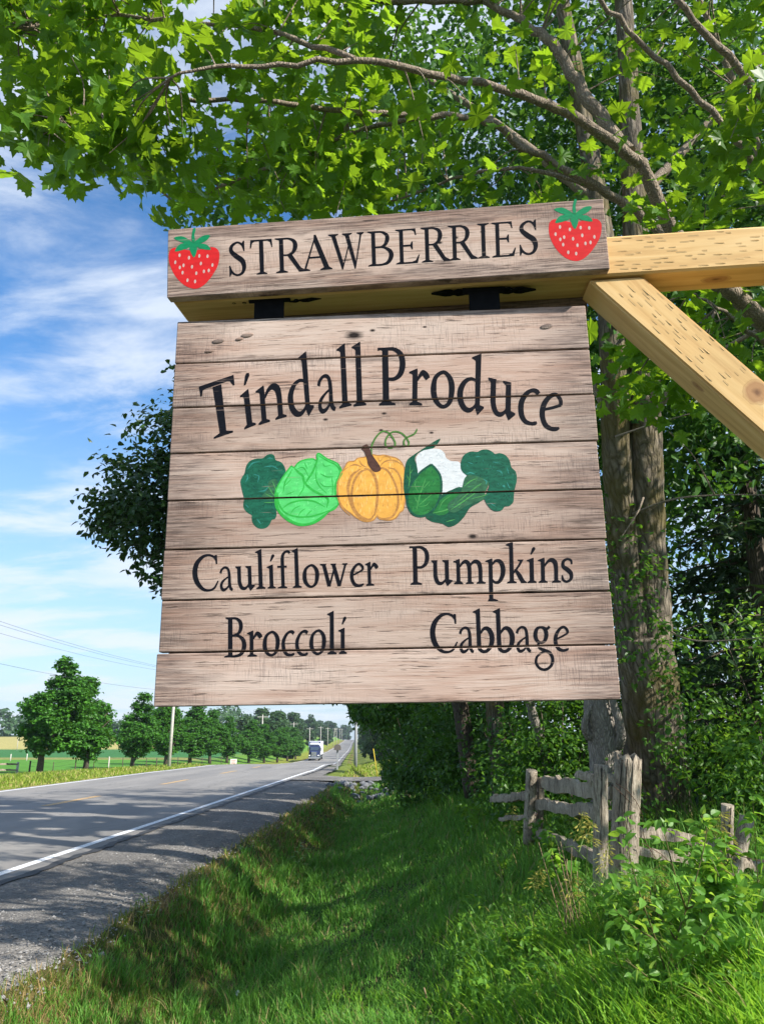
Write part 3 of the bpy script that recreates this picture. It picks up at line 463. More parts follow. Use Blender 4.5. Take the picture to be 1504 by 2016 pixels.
def mk_mark(name, colr, wear):
    m = Mat(name); oc = m.coord()
    w = m.ramp(m.noise(oc, 30, 5, 0.7), [(wear, 1.0), (wear + 0.14, 0.0)])
    return m.done(m.mix(m.math('MULTIPLY', w, 0.8), colr, (0.2, 0.195, 0.19)), 0.7)
mwhite = mk_mark('road_paint_white', (0.80, 0.80, 0.80), 0.36)
myel = mk_mark('road_paint_yellow', (0.70, 0.40, 0.10), 0.45)
cross = lambda y, l: 0.035 - 0.0045 * np.abs(l + 8.4) - 0.012
strip('edge_line', [-4.76, -4.63], mwhite, 0.004, sink=cross)
strip('edge_line', [-12.24, -12.10], mwhite, 0.004, sink=cross)
dash_y = [(21.6 + k * 9.1, 24.9 + k * 9.1) for k in range(24)]
acc = None
for k, (y0, y1) in enumerate(dash_y):
    if k > 14: continue
    strip('center_dash', [-8.50, -8.30], myel, 0.004, Ys=np.linspace(y0 - 2.4, y1 - 2.4, 5), sink=cross)
ms = Mat('gravel_shoulder'); oc = ms.coord()
v = ms.vor(oc, 46, 'F1'); v2 = ms.vor(oc, 110, 'F1'); rc = ms.vor(oc, 46, 'F1', 'Color'); nb = ms.noise(ms.mapping(oc, (1.0, 0.25, 1)), 1.0, 5, 0.6)
col = ms.mix(ms.math('MULTIPLY', ms.sep(rc)[0], 0.8), (0.15, 0.139, 0.127), (0.37, 0.345, 0.315))
col = ms.mix(ms.ramp(nb, [(0.4, 0.55), (0.62, 0.0)]), col, (0.10, 0.093, 0.086))
ms.bump(ms.math('ADD', v, ms.math('MULTIPLY', v2, 0.5)), 0.8, 0.02); ms.done(col, 0.92, 0, 0.15)
def edge_j(y, l):
    w = np.clip((l + 3.0) / .55, 0, 1)
    return w * (0.05 * np.sin(y * 1.9) + 0.04 * np.sin(y * 4.7 + 1) + 0.04 * np.sin(y * 11.3)) - np.where(y > 36, (l + 4.36) * .62, 0)
strip('shoulder', np.linspace(-4.36, -2.42, 9), ms.m, 0.0, Ys=np.concatenate([np.arange(-30, 4, 2.), np.arange(4, 45, 0.25), np.arange(45, 900, 20)]), jitter=edge_j, sink=lambda y, l: np.interp(l, [-4.36, -3.4, -2.75, -2.52, -2.2], [.004, -.012, -.06, -.15, -.34]))
strip('shoulder', np.linspace(-13.0, -12.45, 3), ms.m, -0.012, sink=lambda y, l: np.interp(l, [-13.0, -12.45], [-.05, .012]))
mseam = plain('tar_seam', (0.035, 0.034, 0.034), 0.7, 0, 0.3, 20)
strip('tar_seam', [-4.43, -4.30], mseam, 0.008, Ys=np.arange(3, 60, 0.11), jitter=lambda y, l: 0.020 * np.sin(y * 3.3) + 0.016 * np.sin(y * 9.7 + 2) + rng.uniform(-.018, .018, l.shape), sink=lambda y, l: 0 * y + .006)
# driveway over the ditch, with its gravel
dy0, dy1 = 31.2, 34.6
xx = np.linspace(-4.4, 14, 30) + road_x(33)
yy, xg = np.meshgrid(np.linspace(dy0, dy1, 6), xx, indexing='ij')
a = Acc(); n, m_ = xg.shape
i, j = np.meshgrid(np.arange(n - 1), np.arange(m_ - 1), indexing='ij'); i = i.ravel(); j = j.ravel()
a.add(np.stack([xg, yy, ground_z(xg, yy) + 0.035], -1), np.stack([i * m_ + j, i * m_ + j + 1, (i + 1) * m_ + j + 1, (i + 1) * m_ + j], 1), 0, True)
tag(a.build('driveway', ms.m), kind='structure')
# loose stones on the shoulder and at the culvert
mstone = plain('stone', (0.25, 0.24, 0.23), 0.9, 0, 0.35, 14)
def stones(name, pos, sizes, mat, label=None, cat=None):
    base = np.array([[1, 0, 0], [-1, 0, 0], [0, 1, 0], [0, -1, 0], [0, 0, .7], [0, 0, -.6]], float)
    F = np.array([[0, 2, 4], [2, 1, 4], [1, 3, 4], [3, 0, 4], [2, 0, 5], [1, 2, 5], [3, 1, 5], [0, 3, 5]])
    N = len(pos)
    V = base[None] * rng.uniform(.55, 1.2, (N, 6, 1)) * np.asarray(sizes)[:, None, None] + rng.uniform(-.2, .2, (N, 6, 3)) * np.asarray(sizes)[:, None, None]
    th = rng.uniform(0, 6.28, N); c, s = np.cos(th), np.sin(th)
    V = np.stack([V[..., 0] * c[:, None] - V[..., 1] * s[:, None], V[..., 0] * s[:, None] + V[..., 1] * c[:, None], V[..., 2]], -1) + np.asarray(pos)[:, None]
    a = Acc(); a.add(V, (F[None] + 6 * np.arange(N)[:, None, None]).reshape(-1, 3)); return a.build(name, mat)
N = 8200
sy = 4.2 + 22 * rng.rand(N) ** 2; sl = -4.3 + 1.9 * rng.rand(N) ** 0.6
sx = sl + road_x(sy)
so = stones('loose_gravel', np.stack([sx, sy, np.interp(sl, [-4.36, -3.4, -2.62, -2.3], [.004, -.012, -.055, -.16])], -1), 0.005 + 0.019 * rng.rand(N) ** 3, mstone)
tag(so, 'loose grey gravel scattered over the road shoulder', 'gravel', kind='stuff')
mrock = plain('field_stone', (0.15, 0.155, 0.165), 0.9, 0, 0.35, 6)
rock_me = []
for k in range(4):
    bm = bmesh.new(); bmesh.ops.create_icosphere(bm, subdivisions=2, radius=1)
    sd = rng.uniform(-9, 9, 3)
    for v_ in bm.verts:
        nn = mnoise.noise(v_.co * 1.3 + Vector(sd.tolist())); v_.co *= 1 + 0.45 * nn
        v_.co.z *= .7
    me = bpy.data.meshes.new('rock'); bm.to_mesh(me); bm.free(); me.materials.append(mrock); rock_me.append(me)
for k in range(40):
    lx = rng.uniform(-2.7, -0.4); y = rng.uniform(29.0, 30.9) ; x = lx + road_x(y)
    o = link('rock', rock_me[k % 4]); s = rng.uniform(.07, .17)
    o.location = (float(x), y, float(ground_z(x, y)) + s * .3); o.scale = (s, s, s); o.rotation_euler = (rng.uniform(-.4, .4), rng.uniform(-.4, .4), rng.uniform(0, 6))
    tag(o, 'grey field stone in the rock heap at the driveway culvert', 'rock', 'rocks at the driveway culvert')
# ---------------------------------------------------------------- the sign and its timber post
HUM = {
 'T': (96, [('p', [(36, 150), (60, 150), (57, 8), (39, 8)]), ('p', [(22, 0), (22, 5), (38, 11), (58, 11), (74, 5), (74, 0)]), ('p', [(0, 165), (96, 165), (95, 134), (91, 134), (84, 149), (76, 152), (18, 152), (9, 149), (5, 134), (1, 134)])]),
 'i': (39, [('p', [(11, 4), (11, 84), (8, 88), (0, 90), (0, 94), (27, 104), (28, 100), (28, 4)]), ('p', [(2, 0), (2, 5), (10, 10), (29, 10), (38, 5), (38, 0)]), ('p', [(15, 117), (21, 117), (36, 139), (35, 146), (27, 148), (22, 142)])]),
 'l': (39, [('p', [(11, 4), (11, 150), (8, 154), (0, 157), (0, 161), (26, 173), (27, 170), (28, 4)]), ('p', [(1, 0), (1, 5), (10, 10), (29, 10), (39, 5), (39, 0)])]),
 'n': (100, [('p', [(14, 4), (14, 84), (11, 88), (1, 90), (1, 94), (29, 104), (31, 100), (31, 4)]), ('p', [(3, 0), (3, 5), (13, 10), (32, 10), (42, 5), (42, 0)]), ('s', [(30, 68, 7), (44, 86, 11), (60, 93, 17), (75, 84, 20), (80, 62, 18), (80, 30, 17), (80, 4, 17)]), ('p', [(61, 0), (61, 5), (71, 10), (89, 10), (100, 5), (100, 0)])]),
 'm': (136, [('p', [(14, 4), (14, 84), (11, 88), (1, 90), (1, 94), (27, 104), (29, 100), (30, 4)]), ('p', [(3, 0), (3, 5), (12, 10), (32, 10), (41, 5), (41, 0)]), ('s', [(29, 70, 6), (40, 86, 11), (53, 92, 16), (65, 83, 18), (69, 60, 17), (69, 30, 16), (69, 4, 16)]), ('p', [(53, 0), (53, 5), (61, 9), (78, 9), (86, 5), (86, 0)]), ('s', [(70, 70, 6), (82, 86, 11), (96, 92, 16), (110, 83, 18), (115, 60, 17), (115, 30, 16), (115, 4, 16)]), ('p', [(98, 0), (98, 5), (106, 10), (124, 10), (136, 5), (136, 0)])]),
 'd': (86, [('s', [(62, 90, 8), (44, 95, 10), (24, 84, 14), (11, 58, 18), (12, 28, 18), (24, 7, 17), (40, 2, 14), (55, 12, 9), (64, 28, 7)]), ('p', [(58, 8), (57, 148), (54, 152), (45, 156), (45, 160), (74, 174), (75, 170), (73, 14)]), ('p', [(58, 26), (73, 20), (86, 16), (86, 11), (66, -11), (60, 4)])]),
 'a': (82, [('s', [(8, 72, 13), (15, 86, 12), (32, 96, 10), (50, 92, 12), (58, 76, 15), (60, 50, 16), (60, 22, 17), (66, 6, 15), (77, -1, 11)]), ('s', [(60, 58, 7), (38, 48, 8), (16, 32, 13), (10, 14, 15), (20, 1, 14), (38, 4, 11), (54, 18, 8), (60, 30, 7)])]),
 'P': (86, [('p', [(14, 6), (14, 150), (33, 152), (33, 6)]), ('p', [(2, 0), (2, 5), (13, 11), (34, 11), (52, 5), (52, 0)]), ('p', [(0, 150), (0, 159), (40, 159), (40, 152), (20, 146), (10, 152)]), ('s', [(30, 155, 9), (52, 153, 11), (71, 139, 16), (77, 113, 18), (70, 86, 16), (52, 72, 11), (30, 71, 9)])]),
 'r': (68, [('p', [(12, 4), (12, 84), (9, 88), (0, 90), (0, 94), (27, 104), (29, 100), (29, 4)]), ('p', [(2, 0), (2, 5), (11, 10), (31, 10), (45, 5), (45, 0)]), ('s', [(28, 70, 7), (38, 84, 11), (47, 92, 15), (58, 83, 19), (64, 74, 15)])]),
 'o': (82, [('o', [(41, 95, 10), (58, 90, 13), (71, 72, 19), (73, 48, 20), (65, 18, 15), (46, 4, 10), (27, 8, 13), (12, 27, 19), (9, 52, 20), (17, 80, 14)])]),
 'c': (70, [('s', [(66, 86, 15), (57, 93, 14), (42, 93, 11), (24, 80, 14), (11, 54, 18), (14, 24, 18), (28, 6, 14), (48, 2, 10), (62, 5, 11), (67, 9, 6)])]),
 'e': (74, [('s', [(10, 46, 7), (40, 57, 8), (70, 71, 9)]), ('s', [(69, 70, 12), (66, 84, 13), (50, 95, 11), (30, 86, 13), (13, 62, 17), (10, 34, 18), (22, 10, 16), (42, 2, 12), (60, 4, 11), (71, 9, 6)])]),
 'u': (90, [('p', [(0, 100), (0, 95), (8, 88), (25, 88), (27, 100)]), ('s', [(17, 98, 17), (17, 60, 17), (18, 30, 17), (27, 8, 16), (42, 4, 13), (56, 14, 9), (66, 30, 7)]), ('p', [(48, 100), (48, 95), (58, 88), (58, 10), (68, -8), (90, 12), (89, 17), (75, 20), (75, 100)])]),
 'C': (110, [('s', [(102, 132, 5), (90, 145, 10), (70, 152, 10), (45, 145, 14), (20, 118, 19), (10, 78, 21), (18, 36, 20), (42, 6, 14), (68, 0, 10), (90, 10, 9), (107, 40, 5)]), ('p', [(106, 150), (98, 152), (88, 142), (98, 128), (100, 112), (106, 112)])]),
 'f': (66, [('p', [(18, 4), (18, 128), (34, 132), (34, 4)]), ('p', [(0, 0), (0, 4), (17, 9), (35, 9), (45, 5), (45, 0)]), ('s', [(26, 122, 16), (29, 142, 14), (40, 156, 11), (54, 158, 12), (62, 150, 11)]), ('p', [(2, 88), (2, 97), (46, 97), (46, 88)])]),
 'w': (120, [('s', [(16, 96, 16), (37, 3, 16)]), ('s', [(38, 2, 8), (63, 86, 8)]), ('s', [(58, 96, 16), (81, 3, 16)]), ('s', [(82, 2, 8), (110, 96, 9)]), ('p', [(0, 100), (0, 95), (10, 91), (24, 91), (28, 100)]), ('p', [(96, 100), (96, 95), (104, 92), (116, 92), (120, 100)]), ('p', [(46, 100), (46, 95), (52, 92), (68, 92), (70, 100)])]),
 'p': (80, [('p', [(13, -62), (13, 84), (10, 88), (0, 90), (0, 94), (27, 104), (29, 100), (29, -62)]), ('p', [(8, -72), (8, -67), (13, -61), (30, -61), (48, -67), (48, -72)]), ('s', [(28, 78, 7), (42, 93, 12), (60, 90, 17), (71, 66, 19), (69, 34, 18), (55, 8, 14), (38, 5, 10), (26, 16, 7)])]),
 'k': (84, [('p', [(14, 4), (14, 150), (11, 154), (0, 157), (0, 161), (29, 173), (30, 170), (31, 4)]), ('p', [(3, 0), (3, 5), (13, 10), (32, 10), (42, 5), (42, 0)]), ('s', [(28, 40, 7), (50, 68, 9), (64, 92, 10)]), ('p', [(48, 97), (48, 92), (56, 89), (68, 89), (72, 97)]), ('s', [(36, 58, 9), (52, 34, 17), (64, 12, 17), (74, 4, 11)]), ('p', [(60, 0), (58, 6), (66, 12), (82, 6), (84, 0)])]),
 's': (54, [('s', [(47, 74, 7), (44, 90, 10), (28, 96, 10), (11, 86, 13), (10, 66, 16), (28, 52, 19), (43, 36, 18), (42, 14, 13), (24, 3, 10), (8, 12, 11), (5, 30, 6)])]),
 'b': (84, [('p', [(13, 20), (12, 150), (9, 154), (0, 157), (0, 161), (27, 174), (29, 170), (30, 20)]), ('s', [(28, 72, 7), (44, 92, 13), (62, 88, 18), (74, 62, 20), (71, 30, 18), (56, 6, 14), (38, 0, 13), (24, 10, 15), (21, 26, 15)])]),
 'g': (80, [('o', [(30, 95, 10), (46, 88, 15), (52, 66, 17), (45, 42, 14), (28, 34, 10), (12, 44, 15), (7, 66, 17), (14, 88, 14)]), ('s', [(48, 92, 7), (58, 90, 11), (66, 98, 11)]), ('s', [(24, 38, 8), (17, 24, 10), (26, 10, 12), (46, 2, 13), (64, -8, 14), (74, -30, 13), (68, -56, 12), (46, -72, 11), (22, -68, 11), (7, -48, 11), (10, -24, 10), (28, -8, 9), (44, -2, 9)])]),
 'B': (90, [('p', [(16, 2), (16, 156), (34, 156), (34, 2)]), ('p', [(0, 0), (0, 5), (16, 10), (36, 9), (36, 0)]), ('p', [(6, 154), (6, 159), (36, 159), (36, 150), (16, 150)]), ('s', [(30, 155, 8), (50, 153, 10), (66, 138, 15), (68, 112, 15), (56, 92, 11), (34, 86, 8)]), ('s', [(32, 86, 8), (58, 84, 10), (78, 66, 16), (81, 38, 18), (68, 12, 14), (44, 4, 10), (26, 4, 9)])]),
}
SER = {
 'S': (52, [('s', [(44, 70, 2.5), (39, 88, 6), (26, 96, 6), (11, 87, 9), (9, 72, 11), (22, 57, 14), (38, 43, 14), (43, 24, 11), (37, 8, 8), (23, 3, 6), (10, 12, 6), (4, 30, 2.5)]), ('p', [(42.5, 70), (45.5, 70), (45.5, 100), (42, 100), (38, 93)]), ('p', [(2.5, 31), (5.5, 31), (9, 9), (5, 0), (2.5, 0)])]),
 'T': (64, [('p', [(2, 100), (62, 100), (64, 76), (61, 76), (57, 91), (50, 95), (14, 95), (7, 91), (3, 76), (0, 76)]), ('p', [(26, 96), (38, 96), (38, 4), (26, 4)]), ('p', [(17, 0), (17, 3), (26, 7), (38, 7), (47, 3), (47, 0)])]),
 'R': (80, [('p', [(11, 97), (22, 97), (22, 4), (11, 4)]), ('p', [(1, 0), (1, 3), (11, 7), (22, 7), (32, 3), (32, 0)]), ('p', [(0, 100), (0, 97), (11, 93), (22, 93), (24, 100)]), ('s', [(18, 97, 5.5), (36, 96.5, 6), (50, 88, 10), (53, 73, 12), (47, 57, 9), (34, 50, 5.5), (19, 50, 5)]), ('p', [(29, 52), (42, 54), (66, 12), (80, 3), (80, 0), (61, 0)])]),
 'A': (92, [('p', [(42, 102), (48, 102), (84, 6), (69, 6), (41, 84)]), ('p', [(42, 92), (44, 86), (18, 5), (12, 5)]), ('p', [(24, 40), (62, 40), (63, 34.5), (23, 34.5)]), ('p', [(0, 0), (0, 3), (11, 7), (19, 7), (29, 3), (29, 0)]), ('p', [(58, 0), (58, 3), (69, 8), (84, 8), (92, 3), (92, 0)])]),
 'W': (102, [('p', [(8, 97), (20, 97), (42, 14), (39, -3), (37, -3)]), ('p', [(37, -3), (40, -3), (62, 72), (59, 76)]), ('p', [(47, 97), (59, 97), (78, 14), (75, -3), (73, -3)]), ('p', [(73, -3), (76, -3), (96, 97), (91, 97)]), ('p', [(0, 100), (0, 97), (8, 93), (20, 93), (29, 97), (29, 100)]), ('p', [(40, 100), (40, 97), (47, 93), (59, 93), (68, 97), (68, 100)]), ('p', [(82, 100), (82, 97), (90, 93), (97, 93), (102, 97), (102, 100)])]),
 'B': (74, [('p', [(11, 97), (22, 97), (22, 3), (11, 3)]), ('p', [(0, 100), (0, 97), (11, 93), (22, 93), (24, 100)]), ('p', [(0, 0), (0, 3), (11, 7), (22, 7), (24, 0)]), ('s', [(18, 97, 5.5), (40, 96, 6), (54, 87, 10), (56, 74, 12), (49, 59, 9), (36, 53, 5.5), (19, 53, 5)]), ('s', [(19, 53, 5), (44, 52, 6), (62, 41, 11), (66, 26, 13), (57, 9, 10), (40, 3, 6), (18, 2.8, 5.5)])]),
 'E': (68, [('p', [(11, 97), (22, 97), (22, 3), (11, 3)]), ('p', [(0, 100), (0, 97), (11, 93), (22, 93), (24, 100)]), ('p', [(0, 0), (0, 3), (11, 7), (22, 7), (24, 0)]), ('p', [(18, 100), (58, 100), (60, 80), (57, 80), (53, 92), (46, 95), (18, 95)]), ('p', [(18, 54.5), (42, 54.5), (46, 63), (49, 63), (49, 40), (46, 40), (42, 49), (18, 49)]), ('p', [(18, 0), (62, 0), (68, 24), (65, 24), (57, 9), (46, 5), (18, 5)])]),
 'I': (40, [('p', [(14, 97), (26, 97), (26, 3), (14, 3)]), ('p', [(3, 100), (3, 97), (14, 93), (26, 93), (37, 97), (37, 100)]), ('p', [(3, 0), (3, 3), (14, 7), (26, 7), (37, 3), (37, 0)])]),
}
def stroke_quads(pts, closed=False, per=6):
    P = np.array(pts, float)
    if closed:
        Q = np.vstack([P[-2:], P, P[:3]]); S = cr(Q, per)[2 * per:-(2 * per)]
    else: S = cr(P, per)
    xy = S[:, :2]; w = S[:, 2] / 2
    T = np.gradient(xy, axis=0); T /= np.linalg.norm(T, axis=1)[:, None] + 1e-9
    Nn = np.stack([-T[:, 1], T[:, 0]], 1)
    L, Rr = xy + Nn * w[:, None], xy - Nn * w[:, None]
    n = len(S); V = np.concatenate([L, Rr]); i = np.arange(n - 1)
    return V, np.stack([i, i + 1, n + i + 1, n + i], 1)
def flat_art(name, layers, mats, parent, cuts=()):
    """flat paint on the boards: layers of (slot, depth, [2D polys or strokes]); cut at the joints between boards"""
    bm = bmesh.new()
    for mi, dep, V, F in layers:
        vs = [bm.verts.new((float(p[0]), -dep, float(p[1]))) for p in V]
        for f in F:
            try:
                fc = bm.faces.new([vs[k] for k in f]); fc.material_index = mi
            except ValueError: pass
    bm.normal_update()
    for fc in bm.faces:
        if fc.normal.y > 0: fc.normal_flip()
    bmesh.ops.triangulate(bm, faces=bm.faces[:])
    for zc_ in cuts:
        for zz in (zc_ - .0017, zc_ + .0017):
            bmesh.ops.bisect_plane(bm, geom=bm.verts[:] + bm.edges[:] + bm.faces[:], plane_co=(0, 0, zz), plane_no=(0, 0, 1))
        dl = [f for f in bm.faces if abs(f.calc_center_median().z - zc_) < .0016]
        bmesh.ops.delete(bm, geom=dl, context='FACES')
    me = bpy.data.meshes.new(name); bm.to_mesh(me); bm.free()
    for m in mats: me.materials.append(m)
    return link(name, me, parent)
def lettering(word, table, parent, mat, cuts, label):
    layers = []; k = 0
    for ch, O, E, T, H in WORDS[word]:
        Wd, prims = table[ch]
        O = np.array(O) / 1e3; ex = (np.array(E) / 1e3 - O) / Wd; ey = (np.array(T) / 1e3 - O) / H
        for kind, pts in prims:
            if kind == 'p': V = np.array(pts, float); F = [list(range(len(V)))]
            else: V, F = stroke_quads(pts, kind == 'o')
            k += 1
            layers.append((0, 0.00016 + 0.00002 * (k % 5), O + V[:, :1] * ex + V[:, 1:2] * ey, F))
    o = flat_art('lettering', layers, [mat], parent, cuts)
    o['label'] = label
    return o
def rounded(pts, per=4):
    P = np.array(pts, float) / 1e3
    Q = np.vstack([P[-2:], P, P[:3]]); return cr(Q, per)[2 * per:-(2 * per)][:-1]
def A_poly(mi, dep, pts): V = rounded(pts); return (mi, dep, V, [list(range(len(V)))])
def A_line(mi, dep, pts, w, taper=True):
    P = np.array(pts, float) / 1e3
    ww = np.full(len(P), w); 
    if taper: ww[0] *= .35; ww[-1] *= .35
    if len(P) == 2: P = np.vstack([P[0], (P[0] + P[1]) / 2, P[1]]); ww = np.array([w * .35, w, w * .35])
    V, F = stroke_quads(np.column_stack([P, ww])); return (mi, dep, V, F)
ink = paint('black_letter_paint', (0.007, 0.0075, 0.011), 0.25, 90, 0.6, 0.08)
bloc = (BQ[0], BQ[1], BQ[2] + EYE); hloc = (HQ[0], HQ[1], HQ[2] + EYE)
PH, NP = 0.0889, 8
BW = BQ[6]
cuts = [(k - 4) * PH - 0.0 for k in range(1, 8)]
sign = empty('hanging_sign', bloc, tuple(BQ[3:6]), 'large hanging farm sign of eight whitewashed planks with painted vegetables below the crossbeam', 'sign')
wood_plain = painted_wood('whitewashed_plank')
wood_k1 = painted_wood('whitewashed_plank_knotted', knots=[(-0.0467, 0.0005, 0.0115), (-0.012, 0.009, 0.004), (0.085, 0.012, 0.003)])
wood_k2 = painted_wood('whitewashed_plank_small_knots', knots=[(0.006, 0.02, 0.0035), (0.0, -0.012, 0.003), (-0.1, 0.012, 0.0035), (0.09, -0.02, 0.003)])
wood_k5 = painted_wood('whitewashed_plank_hole', knots=[(-0.170, 0.029, 0.0085), (0.155, -0.034, 0.006)])
for k in range(NP):
    zc_ = 0.3556 - PH * (k + .5)
    w = BW / 2 + rng.uniform(-.0015, .0015)
    a = Acc()
    # slightly wavy front face so joints and edges are not ruler straight
    nx_, nz_ = 24, 3
    a.box((-w, 0, -PH / 2 + .0012), (w, .019, PH / 2 - .0012), ch=.0014)
    o = a.build('plank', {0: wood_k1, 2: wood_k2, 4: wood_k5}.get(k, wood_plain), sign)
    o.location = (rng.uniform(-.0012, .0012), rng.uniform(0, .0002), zc_)
    o.rotation_euler = (rng.uniform(-.001, .001), rng.uniform(-.0012, .0012), 0)
a = Acc(); a.box((-.38 + .012, .0192, -.3556 + .006), (.38 - .012, .0216, .3556 - .006)); a.build('backing_board', plain('backing_black', (0.02, 0.018, 0.016), .9), sign)
for sx in (-.25, .25):
    a = Acc(); a.box((sx - .045, .022, -.33), (sx + .045, .041, .345), ch=.002); a.build('batten', wood_plain, sign)
lettering('Tindall', HUM, sign, ink, cuts, 'black painted arched word Tindall'); lettering('Produce', HUM, sign, ink, cuts, 'black painted arched word Produce')
for w_ in ('Cauliflower', 'Pumpkins', 'Broccoli', 'Cabbage'):
    lettering(w_, HUM, sign, ink, cuts, 'black painted word ' + w_)
g_dark = paint('paint_broccoli_green', (0.010, 0.098, 0.055), .35, 60); g_teal = paint('paint_teal_light', (0.03, 0.20, 0.16), .3); g_stalk = paint('paint_stalk_green', (0.03, 0.115, 0.055), .3)
g_lt = paint('paint_cabbage_green', (0.085, 0.53, 0.135), .18, 40); g_ln = paint('paint_cabbage_line', (0.03, 0.36, 0.05), .2)
p_or = paint('paint_pumpkin_orange', (0.70, 0.35, 0.065), .15, 30); p_br = paint('paint_pumpkin_shade', (0.42, 0.20, 0.055), .25); p_st = paint('paint_stem_brown', (0.075, 0.035, 0.025), .3); p_vn = paint('paint_vine_green', (0.07, 0.17, 0.035), .25)
p_wh = paint('paint_white', (0.60, 0.62, 0.62), .12); g_lf = paint('paint_leaf_green', (0.018, 0.15, 0.035), .3, 50); g_le = paint('paint_leaf_edge', (0.008, 0.075, 0.04), .3); g_ve = paint('paint_leaf_vein', (0.07, 0.28, 0.07), .25)
g_dk2 = paint('paint_broccoli_dark', (0.005, 0.06, 0.035), .3); p_l2 = paint('paint_pumpkin_light', (0.80, 0.46, 0.13), .15); g_l2 = paint('paint_cabbage_light', (0.16, 0.66, 0.22), .15); p_w2 = paint('paint_white_shade', (0.42, 0.47, 0.49), .1)
s = 300 / 1504 * .00093
def closed_line(mi, dep, pts, w): return A_line(mi, dep, list(pts) + [pts[0]], w, False)
DP = lambda d: d * .3 + .00004
def inside_(p, poly):
    x, y = p; c = False; j = len(poly) - 1
    for i in range(len(poly)):
        if (poly[i][1] > y) != (poly[j][1] > y) and x < (poly[j][0] - poly[i][0]) * (y - poly[i][1]) / (poly[j][1] - poly[i][1] + 1e-9) + poly[i][0]: c = not c
        j = i
    return c
def brush(mi, dep, pts, n, L, w, ang, spread):
    """short hand strokes of another tone inside a painted shape (mm)"""
    P = np.array(pts, float); lo, hi = P.min(0), P.max(0); out = []
    while n > 0:
        n -= 1
        c = rng.uniform(lo, hi); a_ = math.radians(ang + rng.uniform(-spread, spread)); d = np.array([math.cos(a_), math.sin(a_)]) * L * rng.uniform(.4, 1); b = np.array([-d[1], d[0]]) * rng.uniform(-.25, .25)
        if all(inside_(q, pts) for q in (c - d, c + d, c, c + b)): out.append(A_line(mi, dep + .000004 * (n % 9), [c - d, c + b, c + d], w * rng.uniform(.5, 1.2)))
    return out
flat_art('painted_broccoli', [A_poly(0, DP(.00045), ART['broc1']), A_poly(1, DP(.0006), ART['broc1_stalk'])] + [A_line(2, DP(.0008), l, 9 * s) for l in ART['broc1_lines']] + [A_line(3, DP(.0009), l, 13 * s) for l in ART['broc1_lights']] + brush(4, .00024, ART['broc1'], 160, 3.2, .0011, 40, 90) + brush(3, .00028, ART['broc1'], 60, 2.4, .0006, 120, 60), [g_dark, g_stalk, g_ve, g_teal, g_dk2], sign, cuts)
flat_art('painted_pumpkin', [A_poly(0, DP(.0005), ART['pump']), closed_line(1, DP(.0006), ART['pump'], 12 * s)] + [A_line(1, DP(.0007 + .00004 * i), l, w * s) for i, (w, l) in enumerate(ART['pump_lines'])] + [*brush(4, .0002, ART['pump'], 150, 7, .0016, 88, 18), *brush(1, .00019, ART['pump'], 50, 6, .0009, 92, 20), A_poly(2, DP(.0012), ART['pump_stem']), A_line(3, DP(.0013), ART['vine'], 17 * s, True)], [p_or, p_br, p_st, p_vn, p_l2], sign, cuts)
flat_art('painted_cabbage', [A_poly(0, DP(.0007), ART['cab']), closed_line(1, DP(.00085), ART['cab'], 14 * s)] + [A_line(1, DP(.0009 + .00002 * i), l, w * s) for i, (w, l) in enumerate(ART['cab_lines'])] + brush(2, .000255, ART['cab'], 120, 4.5, .0012, 60, 70) + brush(1, .00026, ART['cab'], 40, 3.5, .0005, 40, 60), [g_lt, g_ln, g_l2], sign, cuts)
flat_art('painted_cauliflower', [A_poly(2, DP(.0009), ART['leafb']), A_poly(0, DP(.0008), ART['caul']), A_poly(2, DP(.00105), ART['leafl']), A_poly(1, DP(.00115), ART['leafl2']), A_poly(1, DP(.00125), ART['leaff']), closed_line(2, DP(.00135), ART['leaff'], 22 * s), closed_line(2, DP(.0012), ART['leafl2'], 14 * s)] + [A_line(3, DP(.00145 + .00002 * i), l, w * s) for i, (w, l) in enumerate(ART['veins'])] + brush(4, .00029, ART['caul'], 150, 3, .0010, 30, 90) + brush(1, .00030, ART['leafb'], 60, 4, .0009, 80, 30) + brush(3, .00043, ART['leaff'], 40, 4, .0006, 70, 50) + brush(2, .00043, ART['leaff'], 40, 4, .0009, 80, 40), [p_wh, g_lf, g_le, g_ve, p_w2], sign, cuts)
flat_art('painted_broccoli', [A_poly(1, DP(.0017), ART['stalk2']), A_poly(0, DP(.00165), ART['broc2'])] + [A_line(2, DP(.0018 + .00002 * i), l, w * s) for i, (w, l) in enumerate(ART['veins2'])] + [A_line(3, DP(.0019 + .00002 * i), l, w * s) for i, (w, l) in enumerate(ART['lights2'])] + brush(4, .00056, ART['broc2'], 200, 3.2, .0011, 30, 90) + brush(3, .0006, ART['broc2'], 70, 2.4, .0006, 120, 60) + brush(2, .0006, ART['stalk2'], 40, 5, .0006, 30, 20), [g_dark, g_stalk, g_ve, g_teal, g_dk2], sign, cuts)
# raised scars in the top plank
for (ux, uz, r) in ((-.3022, .3096, .012), (-.2476, .320, .012), (.3081, .3144, .012), (-.262, .3125, .008), (-.318, .290, .009)):
    bm = bmesh.new(); bmesh.ops.create_uvsphere(bm, u_segments=14, v_segments=8, radius=1)
    for v_ in bm.verts: v_.co = Vector((ux + v_.co.x * r, v_.co.y * .0024, uz + v_.co.z * r * .42 + v_.co.x * r * .12))
    me = bpy.data.meshes.new('wood_scar'); bm.to_mesh(me); bm.free(); me.materials.append(wood_plain); link('wood_scar', me, sign)
# hinges: black decorative strap hinges
iron = plain('black_iron', (0.008, 0.008, 0.009), .75, 0, .3, 60)
iron.node_tree.nodes['Principled BSDF'].inputs['Specular IOR Level'].default_value = .06
